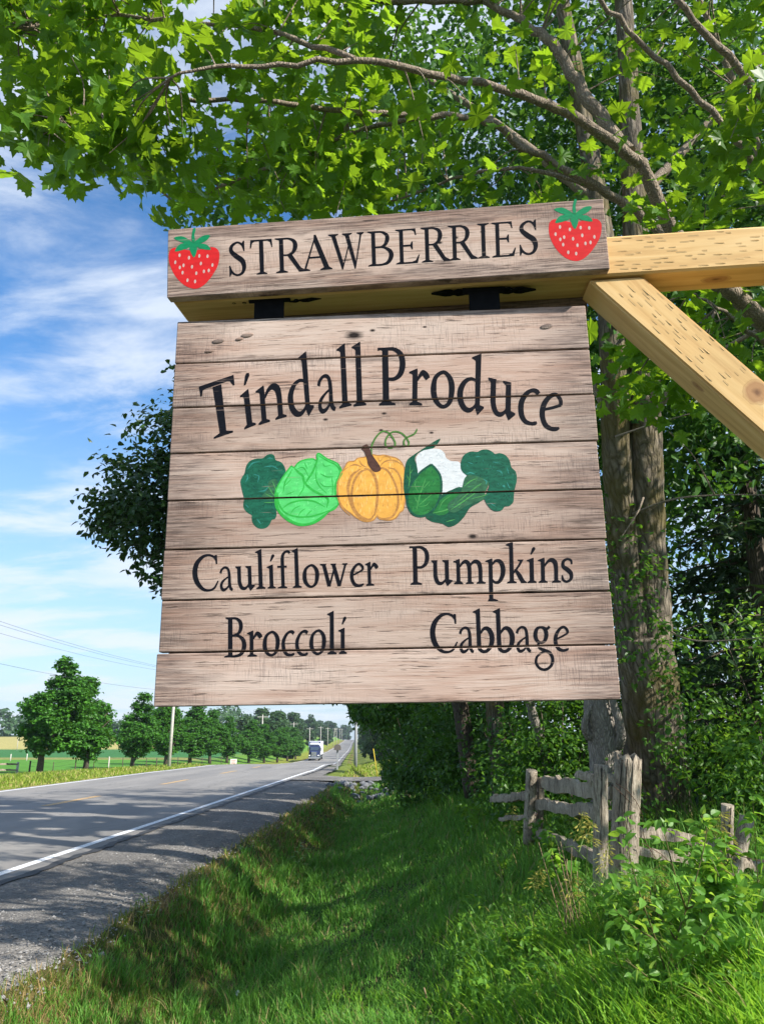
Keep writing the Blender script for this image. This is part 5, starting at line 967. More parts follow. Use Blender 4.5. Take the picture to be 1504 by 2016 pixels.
# other roadside wood
def wood_tree(label, base_px, D, top, r, ells, n, per, rad, lsz, lmat, tpl=DIAM, bark=bark_dark, trunk_pts=None, cat='tree', name='roadside_tree', ok=wood_ok, group=None, up=.7):
    t = empty(name, label=label, cat=cat, group=group)
    if trunk_pts is None:
        p = at(*base_px, D); z0 = gzf(p[0], p[1]); trunk_pts = [(p[0], p[1], z0 - .1), (p[0] + rng.uniform(-.1, .1), p[1], z0 + top * .4), (p[0] + rng.uniform(-.3, .3), p[1], z0 + top)]
    furrowed('trunk', trunk_pts, [r, r * .8, r * .35], t, bark, 18, 10, .08)
    tp = np.array(trunk_pts[-1])
    for e in ells[:7]:
        limb(t, [np.array(trunk_pts[-2]) * .5 + tp * .5, (tp + np.array(e[0])) / 2 + rng.normal(0, .2, 3), np.array(e[0]) + np.array([0, 0, e[1][2] * .3])], r * .35, .012, bark)
    crown(t, ells, n, per, rad, lsz, lmat, tpl, ok, up=up)
    return t
# leaning tree whose crown shows left of the sign
def ok_lean(P):
    x, y, D = proj(P)
    k = ((x - 330) / 190) ** 2 + ((y - 965) / 185) ** 2 < 1.0
    k2 = (x > 285) & (x < 330) & (y > 775) & (y < 1000)
    k3 = (np.abs(x - 205) < 22) & (y > 820) & (y < 900)
    k4 = (x > 300) & (y < 1180)
    cut = (x < 250) & (y > 1085 + (x - 200) * .4) | (x < 165) & (y < 850)
    return (k | k2 | k3 | k4) & ~cut & ((y < 1345) | (x > 690))
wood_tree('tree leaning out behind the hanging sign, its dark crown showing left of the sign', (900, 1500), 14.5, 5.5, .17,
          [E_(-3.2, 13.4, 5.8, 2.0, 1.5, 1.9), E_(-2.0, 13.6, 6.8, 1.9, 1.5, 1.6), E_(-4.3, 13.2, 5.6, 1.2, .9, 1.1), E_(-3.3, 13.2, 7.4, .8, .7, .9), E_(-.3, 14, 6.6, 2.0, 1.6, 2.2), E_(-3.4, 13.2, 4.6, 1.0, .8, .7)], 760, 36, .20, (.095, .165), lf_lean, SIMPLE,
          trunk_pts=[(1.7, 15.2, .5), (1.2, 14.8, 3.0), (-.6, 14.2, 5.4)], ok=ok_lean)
# trunks below the sign
t = wood_tree('brown-trunked tree in the shade left of the weathered fence', (990, 1520), 13.0, 6, .19, [E_(2.2, 13.5, 4.4, 2.0, 1.8, 1.6), E_(2.6, 13.2, 6.2, 2.2, 2, 1.6)], 300, 30, .25, (.08, .14), lf_wood, SIMPLE, bark=bark_big)
wood_tree('slim grey tree leaning left between the brown trunk and the snag', (1088, 1560), 10.4, 5, .085, [E_(2.2, 10.8, 5.2, 1.4, 1.2, 1.4), E_(2.8, 11, 6.6, 1.4, 1.2, 1.4)], 130, 28, .22, (.07, .12), lf_wood, SIMPLE, bark=bark_dead,
          trunk_pts=[tuple(at(1090, 1580, 10.4)), tuple(at(1072, 1480, 10.4)), tuple(at(1040, 1370, 10.3)), tuple(at(1020, 1150, 10.2))])
roadside = [
 ('dark leafy roadside tree nearest the ditch beyond the leaning tree', 2.6, 17.5, [(2.3, 17.5, 3.4, 2.5, 2, 1.9), (2.8, 17.8, 4.6, 2.4, 2.0, 1.4), (2.3, 17.4, 1.7, 1.5, 1.3, 1.1)]),
 ('dark roadside tree overhanging the verge below the sign', 1.6, 22.0, [(0.9, 22, 3.0, 1.9, 2.0, 1.3), (1.9, 22.4, 3.8, 2.2, 2.2, 1.4), (1.5, 21.6, 1.6, 1.9, 1.4, 1.3)]),
 ('bushy dark tree just before the gravel driveway', 2.0, 27.0, [(-.1, 24.6, 2.7, 1.5, 1.8, .95), (.6, 26, 3.0, 1.6, 2.0, 1.2), (2.0, 27.0, 3.6, 2.2, 2.4, 1.4), (2.2, 26.2, 1.8, 2.0, 1.4, 1.4)]),
 ('small sapling drooping over the verge just before the gravel driveway', .7, 24.0, [(-.45, 24.0, 2.55, 1.0, .9, .62), (.4, 24.2, 2.6, 1.0, .9, .7)]),
 ('roadside tree beyond the gravel driveway behind the grey pole', 3.4, 40.0, [(3.6, 40, 3.4, 2.0, 2.2, 1.8), (4.2, 40, 4.4, 2, 2.2, 1.6), (3.6, 39.5, 1.8, 2, 1.5, 1.3)]),
 ('tall dense tree in the wood behind the twin trunks', 6.2, 13.5, [(6.2, 13.5, 5.0, 2.6, 2.2, 2.6), (6.6, 13.8, 7.5, 2.4, 2.4, 2.2)]),
 ('wide tree in the wood behind the snag', 4.4, 16.5, [(4.4, 16.5, 4.4, 2.6, 2.2, 2.2), (4.6, 16.8, 6.4, 2.4, 2.2, 1.6), (4.6, 16.2, 2.4, 2.6, 1.6, 1.5)]),
 ('tree at the far right behind the brace and the spruce', 9.6, 14.0, [(9.4, 14, 4.2, 2.8, 2.2, 2.6), (9.6, 14.2, 8.4, 3.2, 2.4, 3), (9.0, 13.6, 12.6, 3, 2.4, 2.6)]),
]
for lab, bx, by, el in roadside:
    z0 = gzf(bx, by)
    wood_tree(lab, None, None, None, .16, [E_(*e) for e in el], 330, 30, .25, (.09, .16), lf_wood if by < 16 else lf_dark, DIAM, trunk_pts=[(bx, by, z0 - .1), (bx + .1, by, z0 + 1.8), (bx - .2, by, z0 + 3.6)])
# spruce behind the brace
def spruce(label, x, y, h, r, name='spruce_tree'):
    t = empty(name, label=label, cat='tree'); z0 = gzf(x, y)
    a = Acc(); a.tube([(x, y, z0 - .1), (x, y, z0 + h * .5), (x, y, z0 + h)], [.17, .11, .02], 10, jit=.05); a.build('trunk', bark_dark, t)
    pos = []; out = []; br = Acc()
    for zz in np.arange(.8, h - .2, .42):
        R_ = r * (1 - zz / h) ** .8 * rng.uniform(.8, 1.1)
        for k in range(7):
            th = rng.uniform(0, 6.28); d = np.array([math.cos(th), math.sin(th), 0])
            p0 = np.array([x, y, z0 + zz]); tip = p0 + d * R_ + np.array([0, 0, -.22 * R_])
            br.tube([p0, (p0 + tip) / 2 + np.array([0, 0, .05 * R_]), tip], [.02, .013, .004], 4, cap=False)
            m = int(34 * R_ + 6); u = rng.uniform(.15, 1, m)[:, None]
            q = p0 + (tip - p0) * u + rng.normal(0, .10, (m, 3)) * np.array([1, 1, .5]); q[:, 2] -= .10 * rng.rand(m)
            pos.append(q); out.append(np.tile(d, (m, 1)))
    br.build('branches', bark_dark, t)['kind'] = 'stuff'
    pos = np.concatenate(pos); out = np.concatenate(out); k = wood_ok(pos); pos, out = pos[k], out[k]
    a = Acc(); f = frames(len(pos), .4, out, .2, .3); leaves(a, (np.array([(0, 0, 0), (.16, .4, .03), (0, 1, -.06), (-.16, .4, .03)], float), DIAM[1]), pos, rng.uniform(.16, .30, len(pos)), f)
    a.build('needles', lf_conif, t)
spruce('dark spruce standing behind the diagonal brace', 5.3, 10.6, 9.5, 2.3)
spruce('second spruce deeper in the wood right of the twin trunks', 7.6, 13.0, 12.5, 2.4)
# hedge shrubs along the fence and wood edge
def shrub(label, x, y, h, r, n, per, lsz, mat, tpl=SIMPLE, name='shrub', group=None, rad=.14, ok=wood_ok):
    t = empty(name, (0, 0, 0), label=label, cat='shrub', group=group); z0 = gzf(x, y); st = Acc()
    for k in range(6):
        d = rng.normal(0, .4, 2) * r
        st.tube([(x + d[0] * .2, y + d[1] * .2, z0 - .05), (x + d[0] * .6, y + d[1] * .6, z0 + h * .45), (x + d[0], y + d[1], z0 + h * .9)], [.018, .012, .004], 5)
    st.build('stems', bark_dark, t)
    crown(t, [E_(x, y, z0 + h * .55, r, r * .8, h * .5), E_(x + r * .3, y, z0 + h * .3, r * .8, r * .7, h * .32), E_(x - r * .4, y - .1, z0 + h * .25, r * .7, r * .6, h * .3)], n, per, rad, lsz, mat, tpl, ok, name='leaves', bias=1.8)
for lab, x, y, h, r, n, sz, mt in [
 ('leafy green shrub against the wood, right of the twin trunks', 4.3, 8.1, 2.3, .9, 150, (.05, .09), lf_shrub),
 ('tall leafy shrub at the right edge behind the fence', 5.3, 8.3, 2.9, 1.0, 170, (.05, .09), lf_shrub),
 ('low shrub behind the right part of the fence', 3.6, 7.6, 1.1, .7, 80, (.05, .08), lf_wood),
 ('dark shrub under the trees between snag and brown trunk', 2.3, 10.6, 1.9, 1.0, 150, (.06, .10), lf_wood),
 ('dark shrub behind the far fence post', 2.35, 11.9, 1.5, .9, 130, (.06, .10), lf_dark),
 ('broad dark shrub at the wood edge beyond the fence', 2.4, 13.9, 2.0, 1.1, 160, (.07, .11), lf_dark),
 ('overgrown dark bush at the foot of the roadside trees', 1.95, 16.8, 2.2, 1.2, 160, (.08, .12), lf_dark),
 ('bush under the tree that overhangs the verge', 1.25, 20.2, 2.2, 1.2, 150, (.09, .14), lf_dark),
 ('bush beside the last tree before the driveway', 0.9, 24.5, 2.4, 1.3, 150, (.10, .15), lf_dark),
 ('thicket bush filling the gap left of the twin trunks', 3.0, 11.8, 3.0, 1.2, 170, (.06, .11), lf_wood),
 ('thicket bush behind the second spruce', 6.6, 10.2, 2.6, 1.3, 170, (.06, .11), lf_wood),
 ('broad thicket behind the spruces filling the low gap at the right', 6.0, 16.0, 3.4, 2.2, 220, (.10, .16), lf_dark),
 ('tangled bush far right under the wood edge', 8.2, 11.5, 3.2, 1.5, 200, (.08, .13), lf_wood),
 ('low dense bush beyond the right fence post', 4.6, 9.6, 1.6, 1.2, 150, (.06, .10), lf_wood),
 ('weedy bush under the fence at the snag foot', 2.1, 8.0, .9, .5, 60, (.05, .08), lf_wood)]:
    shrub(lab, x, y, h, r, n, 24, sz, mt)
# ---------------------------------------------------------------- the row of maples across the road and the far trees
def proto_tree(kind):
    t = empty('row_maple'); h = 8.0
    a = Acc(); a.tube([(0, 0, -.3), (.04, 0, 1.0), (-.05, .05, 2.2), (0, 0, 5.5)], [.24, .19, .17, .05], 10, jit=.08)
    a.build('trunk', bark_dark, t)
    lb = Acc()
    for k in range(9):
        th = k * 2.4; z = 1.3 + .25 * k; lb.tube([(0, 0, z), (.6 * math.cos(th), .6 * math.sin(th), z + .6), (1.5 * math.cos(th), 1.5 * math.sin(th), z + 1.6)], [.08, .05, .02], 6)
    lb.build('limbs', bark_dark, t)
    ells = []
    prof = [(1.8, 1.3), (2.5, 2.1), (3.3, 2.5), (4.3, 2.4), (5.3, 1.9), (6.3, 1.3), (7.2, .75)]
    off = rng.uniform(-.3, .3, 2)
    for z, r in prof:
        r *= rng.uniform(.82, 1.12); off += rng.uniform(-.22, .22, 2)
        m = max(2, int(r * 5.0))
        for k in range(m):
            th = rng.uniform(0, 6.28); rr = (r - .45) * rng.uniform(.35, 1.0)
            s = rng.uniform(.42, .85) * (0.75 + .2 * r)
            ells.append(((off[0] + rr * math.cos(th), off[1] + rr * math.sin(th), z + rng.uniform(-.3, .3)), (s, s, s * .72)))
    crown(t, ells, 1000, 22, .14, (.13, .24), lf_row, CLUMP, None, bias=3.2, up=.9)
    return t
protos = [proto_tree(k) for k in range(5)]
def ground_at(px, D):
    x = (px - 752) / FPX * D; z = 0.0
    for _ in range(6):
        Y = (D + (EYE - z) * SP) / CP; z = gzf(x, Y)
    return x, Y, z
row = [(77, 55, 1.0), (168, 63, 1.0), (260, 78, 1.0), (326, 92, .98), (374, 104, 1.0), (413, 115, 1.0), (447, 128, 1.02), (490, 140, .98), (520, 153, 1.0), (546, 166, 1.0), (566, 182, 1.0), (582, 200, 1.0)]
rowlab = ['largest of the row maples across the road, far left with a shaggy trunk', 'second row maple across the road, with two rounded tops', 'third row maple, smaller, left of the near utility pole', 'row maple partly behind the near utility pole']
for i, (px, D, s) in enumerate(row):
    o = protos[i] if i < 5 else copy_tree(protos[(i * 2) % 5])
    x, Y, z = ground_at(px, D); o.location = (x, Y, z - .05); s *= rng.uniform(.94, 1.06); o.scale = (s * rng.uniform(1.05, 1.18) * (1.12 if i > 2 else 1), s * 1.15, s)
    o.rotation_euler = (0, 0, rng.uniform(0, 6.28) if i else 1.0)
    tag(o, rowlab[i] if i < 4 else 'row maple across the road, %s one beyond the near utility pole' % ('first', 'second', 'third', 'fourth', 'fifth', 'sixth', 'seventh', 'eighth')[i - 4], 'tree', 'row of maples across the road' if i < 4 else 'maples in the row across the road beyond the near pole')
far_me = []
def far_proto():
    t = empty('distant_tree')
    a = Acc(); a.tube([(0, 0, -.6), (0, 0, 2.0), (0, 0, 5)], [.22, .18, .08], 6); a.build('trunk', bark_dark, t)
    ells = []
    for k in range(12):
        z = rng.uniform(1.2, 7.8); r = 2.6 * math.sin(math.pi * (z + .6) / 9.4) ** .7; th = rng.uniform(0, 6.28); rr = r * rng.uniform(.1, .6)
        s = rng.uniform(1.0, 1.7); ells.append(((rr * math.cos(th), rr * math.sin(th), z), (s, s, s * .75)))
    crown(t, ells, 200, 14, .22, (.4, .75), lf_far, CLUMP, None, bias=3.0, up=.9)
    return t
fps = [far_proto() for _ in range(3)]
k = 0
def far_tree(x, Y, s, lab, grp):
    global k
    o = fps[k] if k < 3 else copy_tree(fps[k % 3]); k += 1
    z = gzf(x, Y); o.location = (x, Y, z - .2); o.scale = (s * rng.uniform(.9, 1.25), s * 1.1, s); o.rotation_euler = (0, 0, rng.uniform(0, 6.28)); tag(o, lab, 'tree', grp)
for i in range(46):
    Y = 215 + 600 * (i / 46) ** 1.1; lat = -12 - rng.uniform(5, 14) - Y * rng.uniform(.0, .05)
    far_tree(float(road_x(Y) + lat), Y, rng.uniform(.75, 1.2) * (1 + Y / 1800), 'distant tree on the left side of the rising road', 'distant trees left of the rising road')
for i in range(34):
    Y = rng.uniform(800, 980); far_tree(float(road_x(Y)) - 70 + 190 * i / 33 + (16 if abs(-70 + 190 * i / 33) < 7 else 0), Y, rng.uniform(1.6, 2.4), 'distant tree on the skyline where the road crests', 'distant trees on the skyline at the crest')
for i in range(26):
    Y = 110 + 700 * i / 26; lat = rng.uniform(2, 7) + max(0, 160 - Y) * .04
    far_tree(float(road_x(Y) + lat), Y, rng.uniform(.8, 1.3) * (1 + Y / 1800), 'distant tree on the right side of the rising road', 'distant trees right of the rising road')
# the far wood on the left horizon reads as one mass
c = []
for i in range(1500):
    x = rng.uniform(-520, -60); Y = rng.uniform(395, 470); hh = 9 + 3.5 * math.sin(x * .05) + 2.2 * math.sin(x * .21 + 1) + rng.uniform(-1, 1.5)
    c.append((x, Y, float(ground_z(np.array(x), np.array(Y))) + hh * rng.rand() ** .6))
c = np.array(c); p, o = fill(c, np.tile([0, -1.0, .4], (len(c), 1)), 14, 1.1, .7)
a = Acc(); leaves(a, CLUMP, p, rng.uniform(1.2, 2.4, len(p)), frames(len(p), .8, o, .4, .4)); tag(a.build('distant_wood', lf_far), 'dark wood along the far left horizon beyond the tan field', 'wood', kind='stuff')
# ---------------------------------------------------------------- grass
def grass_mat(name, dark, light, dry, trans, dryness):
    m = Mat(name); r = m.geo()
    col = m.ramp(r, [(0.0, dark), (0.62, light), (1 - dryness, light), (min(1 - dryness + .02, .999), dry)])
    m.done(col, .5, 0, .25)
    t = m.node('ShaderNodeBsdfTranslucent'); m.put(t.inputs[0], m.mix(0.5, trans, col))
    ms = m.node('ShaderNodeMixShader'); ms.inputs[0].default_value = .46
    m.l.new(m.b.outputs[0], ms.inputs[1]); m.l.new(t.outputs[0], ms.inputs[2]); m.l.new(ms.outputs[0], m.out.inputs[0])
    return m.m
gm_bank = grass_mat('bank_grass', (0.06, 0.19, 0.028), (0.165, 0.38, 0.055), (0.36, 0.28, 0.13), (0.20, 0.40, 0.03), .10)
gm_tall = grass_mat('tall_grass', (0.085, 0.24, 0.016), (0.22, 0.43, 0.032), (0.40, 0.33, 0.12), (0.55, 0.85, 0.07), .06)
gm_dry = grass_mat('dry_grass', (0.08, 0.14, 0.02), (0.19, 0.24, 0.035), (0.44, 0.30, 0.13), (0.22, 0.30, 0.03), .5)
gm_verge = grass_mat('verge_grass', (0.16, 0.26, 0.03), (0.28, 0.36, 0.045), (0.48, 0.40, 0.15), (0.24, 0.30, 0.03), .2)
def blades(acc, x, y, h, w, bend=.5, mi=0, lean=None, nseg=3):
    N = len(x); z = ground_z(x, y) - .015
    th = rng.uniform(0, 6.28, N); d = np.stack([np.cos(th), np.sin(th), np.zeros(N)], 1)
    ph = th + np.pi / 2 + rng.normal(0, .5, N); s = np.stack([np.cos(ph), np.sin(ph), np.zeros(N)], 1)
    b = rng.uniform(.15, 1.0, N) * bend * h
    base = np.stack([x, y, z], 1); V = []
    for i in range(nseg):
        u = i / nseg; c = base + d * (b * u ** 1.8)[:, None] + np.array([0, 0, 1.0]) * (h * (u - .25 * bend * u ** 2.5))[:, None]
        ww = (w * (1 - .55 * u ** 1.5) * .5)[:, None] * s; V += [c - ww, c + ww]
    tip = base + d * b[:, None] + np.array([0, 0, 1.0]) * (h * (1 - .25 * bend))[:, None]; V.append(tip)
    V = np.stack(V, 1); F = []
    for i in range(nseg - 1): F += [[2 * i, 2 * i + 1, 2 * i + 3], [2 * i, 2 * i + 3, 2 * i + 2]]
    k = 2 * (nseg - 1); F.append([k, k + 1, k + 2]); F = np.array(F)
    m = 2 * nseg + 1
    acc.add(V.reshape(-1, 3), (F[None] + m * np.arange(N)[:, None, None]).reshape(-1, 3), mi)
def sample(n, l0, l1, y0, y1, power=1.6):
    u = rng.rand(n); y = 1 / ((1 / y1 ** power) + u * ((1 / y0 ** power) - (1 / y1 ** power))) ** (1 / power)
    l = rng.uniform(l0, l1, n); return l + road_x(y), y, l
def patch(x, y, f=1.0, s=0.0): return .5 + .5 * np.sin(x * 2.1 * f + s + 1.7 * np.sin(y * 1.3 * f + s)) * np.sin(y * 1.7 * f + 1.9 * np.sin(x * 1.1 * f))
a = Acc()
x, y, l = sample(120000, -2.42, 1.9, 4.0, 32, .55)
h = rng.uniform(.05, .16, len(x)) * (0.6 + .9 * patch(x, y)) * np.interp(l, [-2.6, -2.2, -1.5, .2, 1.4], [.7, 1.0, 1.15, .85, 1.5]); w = np.maximum(.0045, .00105 * y) * rng.uniform(.8, 1.4, len(x))
keepg = ~((np.abs(y - 33) < 2.2)) & ~((l < -1.75) & (patch(x * 1.6, y * .7, 1.2, 4.) > .62) & (rng.rand(len(x)) < .7)); h *= .8 + .8 * (patch(x * 2.3, y * 1.4, 1.6, 2.5) > .6); blades(a, x[keepg], y[keepg], h[keepg], w[keepg], .8)
x, y, l = sample(30000, .5, 3.2, 4.0, 30, .9)
h = rng.uniform(.08, .28, len(x)) * (.7 + .7 * patch(x, y, 1.3)) * np.where((l > 1.0) & (y > 5.0) & (y < 6.9), .45, np.where((y > 7.2) & (l > .9), 1.75, 1)); w = np.maximum(.006, .0012 * y) * rng.uniform(.7, 1.3, len(x))
blades(a, x, y, h, w, .7)
tag(a.build('grass', gm_bank), 'green grass covering the ditch and the bank below the sign', 'grass', kind='stuff')
a = Acc()
x, y, l = sample(22000, -2.62, -1.55, 4.2, 31, .5)
k = rng.rand(len(x)) < .25 + .75 * (patch(x * 1.5, y * .8, 1.0, 2.) > .45); x, y = x[k], y[k]
blades(a, x, y, rng.uniform(.05, .17, len(x)), np.maximum(.004, .001 * y), .9)
tag(a.build('dry_grass', gm_dry), 'half dry grass along the edge of the gravel shoulder', 'grass', kind='stuff')
a = Acc()
def px_region(n, x0, x1, y0, y1, extra=0.0):
    """ground points seen in a window of the photograph"""
    px = rng.uniform(x0, x1, n); py = rng.uniform(y0, y1, n); out = []
    r = np.stack([(px - 752) / FPX, CP + (py - 1008) / FPX * SP, SP - (py - 1008) / FPX * CP], 1)
    t = np.full(n, 4.5)
    for _ in range(40):
        P_ = r * t[:, None]; g = ground_z(P_[:, 0], P_[:, 1]) - EYE
        t = np.clip(t + .35 * (P_[:, 2] - g) / np.maximum(.12, -r[:, 2]), 1, 40)
    return r[:, 0] * t, r[:, 1] * t
x1, y1 = px_region(9500, 860, 1560, 1850, 2120); k = rng.rand(len(x1)) < np.clip((x1 - .25 + .3 * np.sin(y1 * 7)) / .9, .06, 1); x1, y1 = x1[k], y1[k]
x2, y2 = px_region(2600, 1080, 1540, 1760, 1900); x3, y3 = px_region(2200, 560, 1000, 1960, 2140)
x = np.concatenate([x1, x2, x3]); y = np.concatenate([y1, y2, y3])
h = np.concatenate([rng.uniform(.10, .36, len(x1)) * np.clip(.65 + .5 * (x1 - .2), .6, 1.1) * (.75 + .5 * patch(x1, y1, 2.2)), rng.uniform(.08, .24, len(x2)), rng.uniform(.06, .16, len(x3))])
blades(a, x, y, h, rng.uniform(.006, .0155, len(x)), .95, nseg=4)
tag(a.build('tall_grass', gm_tall), 'long bright grass in the sun at the lower right', 'grass', kind='stuff')
a = Acc()
x, y, l = sample(26000, -25, -12.5, 18, 110, .4)
blades(a, x, y, rng.uniform(.06, .20, len(x)) * np.interp(l, [-25, -16, -13.5, -12.5], [2.2, 1.6, .9, .5]), np.maximum(.02, .0016 * y), .7, nseg=2)
x, y, l = sample(6000, -2.8, 5, 36, 120, .4)
blades(a, x, y, rng.uniform(.08, .3, len(x)), np.maximum(.03, .0016 * y), .7, nseg=2)
tag(a.build('verge_grass', gm_verge), 'sunlit yellow green verge grass across the road', 'grass', kind='stuff')
# low broad-leaved weeds in the bank
a = Acc()
x, y, l = sample(9000, -2.3, 2.6, 4.2, 26, .8)
k = patch(x, y, .9, 1.0) > .55; x, y = x[k], y[k]; n = len(x)
p = np.stack([x, y, ground_z(x, y) + rng.uniform(.02, .13, n)], 1)
leaves(a, SIMPLE, p, np.maximum(.03, .0032 * y) * rng.uniform(.7, 1.3, n), frames(n, 1.2, None, 0, .2))
x, y = px_region(2600, 900, 1540, 1800, 2060); n = len(x); p = np.stack([x, y, ground_z(x, y) + rng.uniform(.04, .26, n)], 1)
leaves(a, OVATE, p, rng.uniform(.03, .062, n), frames(n, .9, None, 0, .3))
tag(a.build('weeds', lf_shrub), 'broad leaved weeds among the grass of the bank', 'weeds', kind='stuff')
def gD(px, py):
    """distance along the view to the ground under a point of the photograph"""
    r = ray(px, py); t = 2.5
    while t < 60:
        if r[2] * t + EYE < gzf(r[0] * t, r[1] * t): return t
        t += .02
    return t
# ---------------------------------------------------------------- weathered rail fence
def weathered(name, scale):
    m = Mat(name); oc = m.coord('Object')
    w = m.vmath('ADD', oc, m.vmath('MULTIPLY', m.noise(oc, 4, 3, out='Color'), (.03, .03, .03)))
    g = m.noise(m.mapping(w, scale), 1, 6, .68); g2 = m.noise(oc, 5, 4, .6); g3 = m.noise(m.mapping(w, tuple(x * 2.6 for x in scale)), 1, 4, .6)
    col = m.ramp(m.math('ADD', m.math('MULTIPLY', g, .65), m.math('MULTIPLY', g2, .35)), [(.36, (.07, .056, .044)), (.47, (.26, .215, .165)), (.62, (.45, .39, .31))])
    ck = m.ramp(g3, [(.36, 1.0), (.42, 0.0)])
    col = m.mix(m.math('MULTIPLY', ck, .8), col, (.035, .028, .022))
    lich = m.ramp(m.noise(oc, 38, 4, .7), [(.62, 0.0), (.68, 1.0)])
    col = m.mix(m.math('MULTIPLY', lich, .45), col, (.34, .37, .28))
    m.bump(m.math('SUBTRACT', g, m.math('MULTIPLY', ck, .8)), .9, .008)
    return m.done(col, .88, 0, .12)
wood_grey = weathered('weathered_post', (75, 75, 7)); rail_y = weathered('weathered_rail', (70, 7, 70)); rail_x = weathered('weathered_side_rail', (7, 70, 70))
crack_m = plain('fence_crack', (.02, .017, .014), .9)
wire_m = plain('rusty_wire', (.10, .055, .035), .7, .4, .3, 60)
def post_(parent, top, bottom, r, sides=16, flare=1.0, flat_top=True, name='post', crack=True):
    a = Acc(); top = np.array(top); bottom = np.array(bottom); P = np.linspace(bottom, top, 14)
    rr = np.linspace(r * flare, r, 14)
    a.tube(P, rr, sides, jit=.0)
    V = a.V[0].astype(float); ctr = np.repeat(P, sides, 0); th = np.tile(np.arange(sides), 14); ph = rng.uniform(0, 50)
    groove = np.array([mnoise.noise(Vector((t * 1.7 + ph, 0, i // sides * .12))) for i, t in enumerate(th)])
    V = ctr + (V - ctr) * (1 + .14 * groove)[:, None]
    if not flat_top:
        V[-sides:, 2] += rng.uniform(-.03, .035, sides)
    a.V[0] = V.astype(np.float32)
    if crack:
        u = nrm(np.array([-top[0], -top[1], 0])); rt = np.array([u[1] * -1, u[0], 0])
        for off in (rng.uniform(-.4, .5),) if r < .08 else (-.5, -.1, .35):
            A_ = top + u * r * 1.0 * math.sqrt(1 - off ** 2) * 1.06 + rt * r * off; B_ = bottom + u * r * flare * 1.06 * math.sqrt(1 - off ** 2) + rt * r * off
            cp = np.linspace(A_ - np.array([0, 0, .02]), A_ + (B_ - A_) * rng.uniform(.5, .95), 9) + rng.normal(0, .0025, (9, 3))
            a.tube(cp, np.linspace(.005, .0015, 9), 4, 1)
    return a.build(name, [wood_grey, crack_m], parent)
def rail_(parent, p0, p1, hgt, thk, ragged=.3, name='rail'):
    p0 = np.array(p0); p1 = np.array(p1); n = 34; u = np.linspace(0, 1, n); P = p0 + (p1 - p0) * u[:, None]
    ax = nrm(p1 - p0); sd = nrm(np.cross(ax, [0, 0, 1.0])); V = []
    s0 = rng.uniform(0, 99)
    for i in range(n):
        nt = mnoise.noise(Vector((s0 + i * .4, 0, 0))) + .5 * mnoise.noise(Vector((s0 + i * 1.3, 5, 0))) + (rng.uniform(-.5, .2) if rng.rand() < .25 else 0); nb = mnoise.noise(Vector((s0, i * .4, 3)))
        t = hgt / 2 * (1 + ragged * nt * 1.6); b = -hgt / 2 * (1 + ragged * nb); w = thk / 2
        e = 1 - .35 * (abs(u[i] - .5) * 2) ** 8
        sag = np.array([0, 0, .02 * mnoise.noise(Vector((s0, s0, i * .15)))])
        for (q, zz) in ((-w, b), (-w * 1.2, (t + b) / 2), (-w * .8, t), (w * .8, t * .96), (w * 1.1, (t + b) / 2), (w, b * .95)): V.append(P[i] + sag + sd * q + np.array([0, 0, zz * e]))
    i, j = np.meshgrid(np.arange(n - 1), np.arange(6), indexing='ij'); i = i.ravel(); j = j.ravel(); j2 = (j + 1) % 6
    a = Acc(); a.add(V, np.stack([i * 6 + j, i * 6 + j2, (i + 1) * 6 + j2, (i + 1) * 6 + j], 1))
    a.F.append((np.array([[0, 1, 2, 3, 4, 5]], np.int32), 0, False)); a.F.append((np.array([[(n - 1) * 6 + q for q in (5, 4, 3, 2, 1, 0)]], np.int32), 0, False))
    return a.build(name, wood_grey, parent)
fen = empty('rail_fence', label='weathered grey split rail fence running back from the thick corner post', cat='fence')
DW, DR, DL = 5.83, 5.70, 7.75
dn = np.array([0, 0, 1.0])
post_(fen, at(1236, 1489, DW + .12), at(1224, 1790, DW - .1), .098, 22, 1.12, False)
post_(fen, at(1182, 1506, DR + .1), at(1181, 1770, DR - .1), .052, 16, 1.08)
post_(fen, at(1046, 1517, DL), at(1040, 1660, DL), .056, 14, 1.0)
post_(fen, at(1062, 1540, DL + .25), at(1060, 1650, DL + .2), .045, 10, 1.0)
for (p0, p1, h_) in ((at(1058, 1540, DL + .1), at(1205, 1562, DW + .1), .13), (at(1135, 1526, 6.4), at(1215, 1534, DW + .15), .06), (at(1052, 1582, DL + .05), at(1210, 1606, DW + .1), .105), (at(1052, 1636, DL), at(1205, 1704, DW + .05), .10), (at(968, 1574, 9.0), at(1050, 1566, DL + .1), .085), (at(985, 1612, 8.8), at(1050, 1606, DL + .1), .05)):
    rail_(fen, p0, p1, h_, .05, .45)
def wire_(parent, pts, r=.0028):
    a = Acc(); a.tube(cr(pts, 5), r, 5); return a.build('wire', wire_m, parent)
th = np.linspace(-2.6, .2, 9)
def ring(c, r, z_wob=.02): return [c + np.array([r * math.cos(t), r * math.sin(t), z_wob * math.sin(t * 2)]) for t in th]
cw = at(1232, 1550, DW); wire_(fen, [p_ - dn * .03 * i for i, p_ in enumerate(ring(cw + np.array([0, .1, 0]), .112))])
wire_(fen, [at(1212, 1542, DW - .16), at(1240, 1563, DW - .16), at(1262, 1600, DW - .15), at(1268, 1650, DW - .1), at(1290, 1690, DW - .2)])
wire_(fen, ring(at(1045, 1560, DL) + np.array([0, .02, 0]), .062)); wire_(fen, ring(at(1045, 1600, DL) + np.array([0, .02, 0]), .062)); wire_(fen, ring(at(1230, 1620, DW) + np.array([0, .1, 0]), .115))
fen2 = empty('rail_fence', label='weathered rail fence running right from the thick corner post behind the leafy shrub', cat='fence')
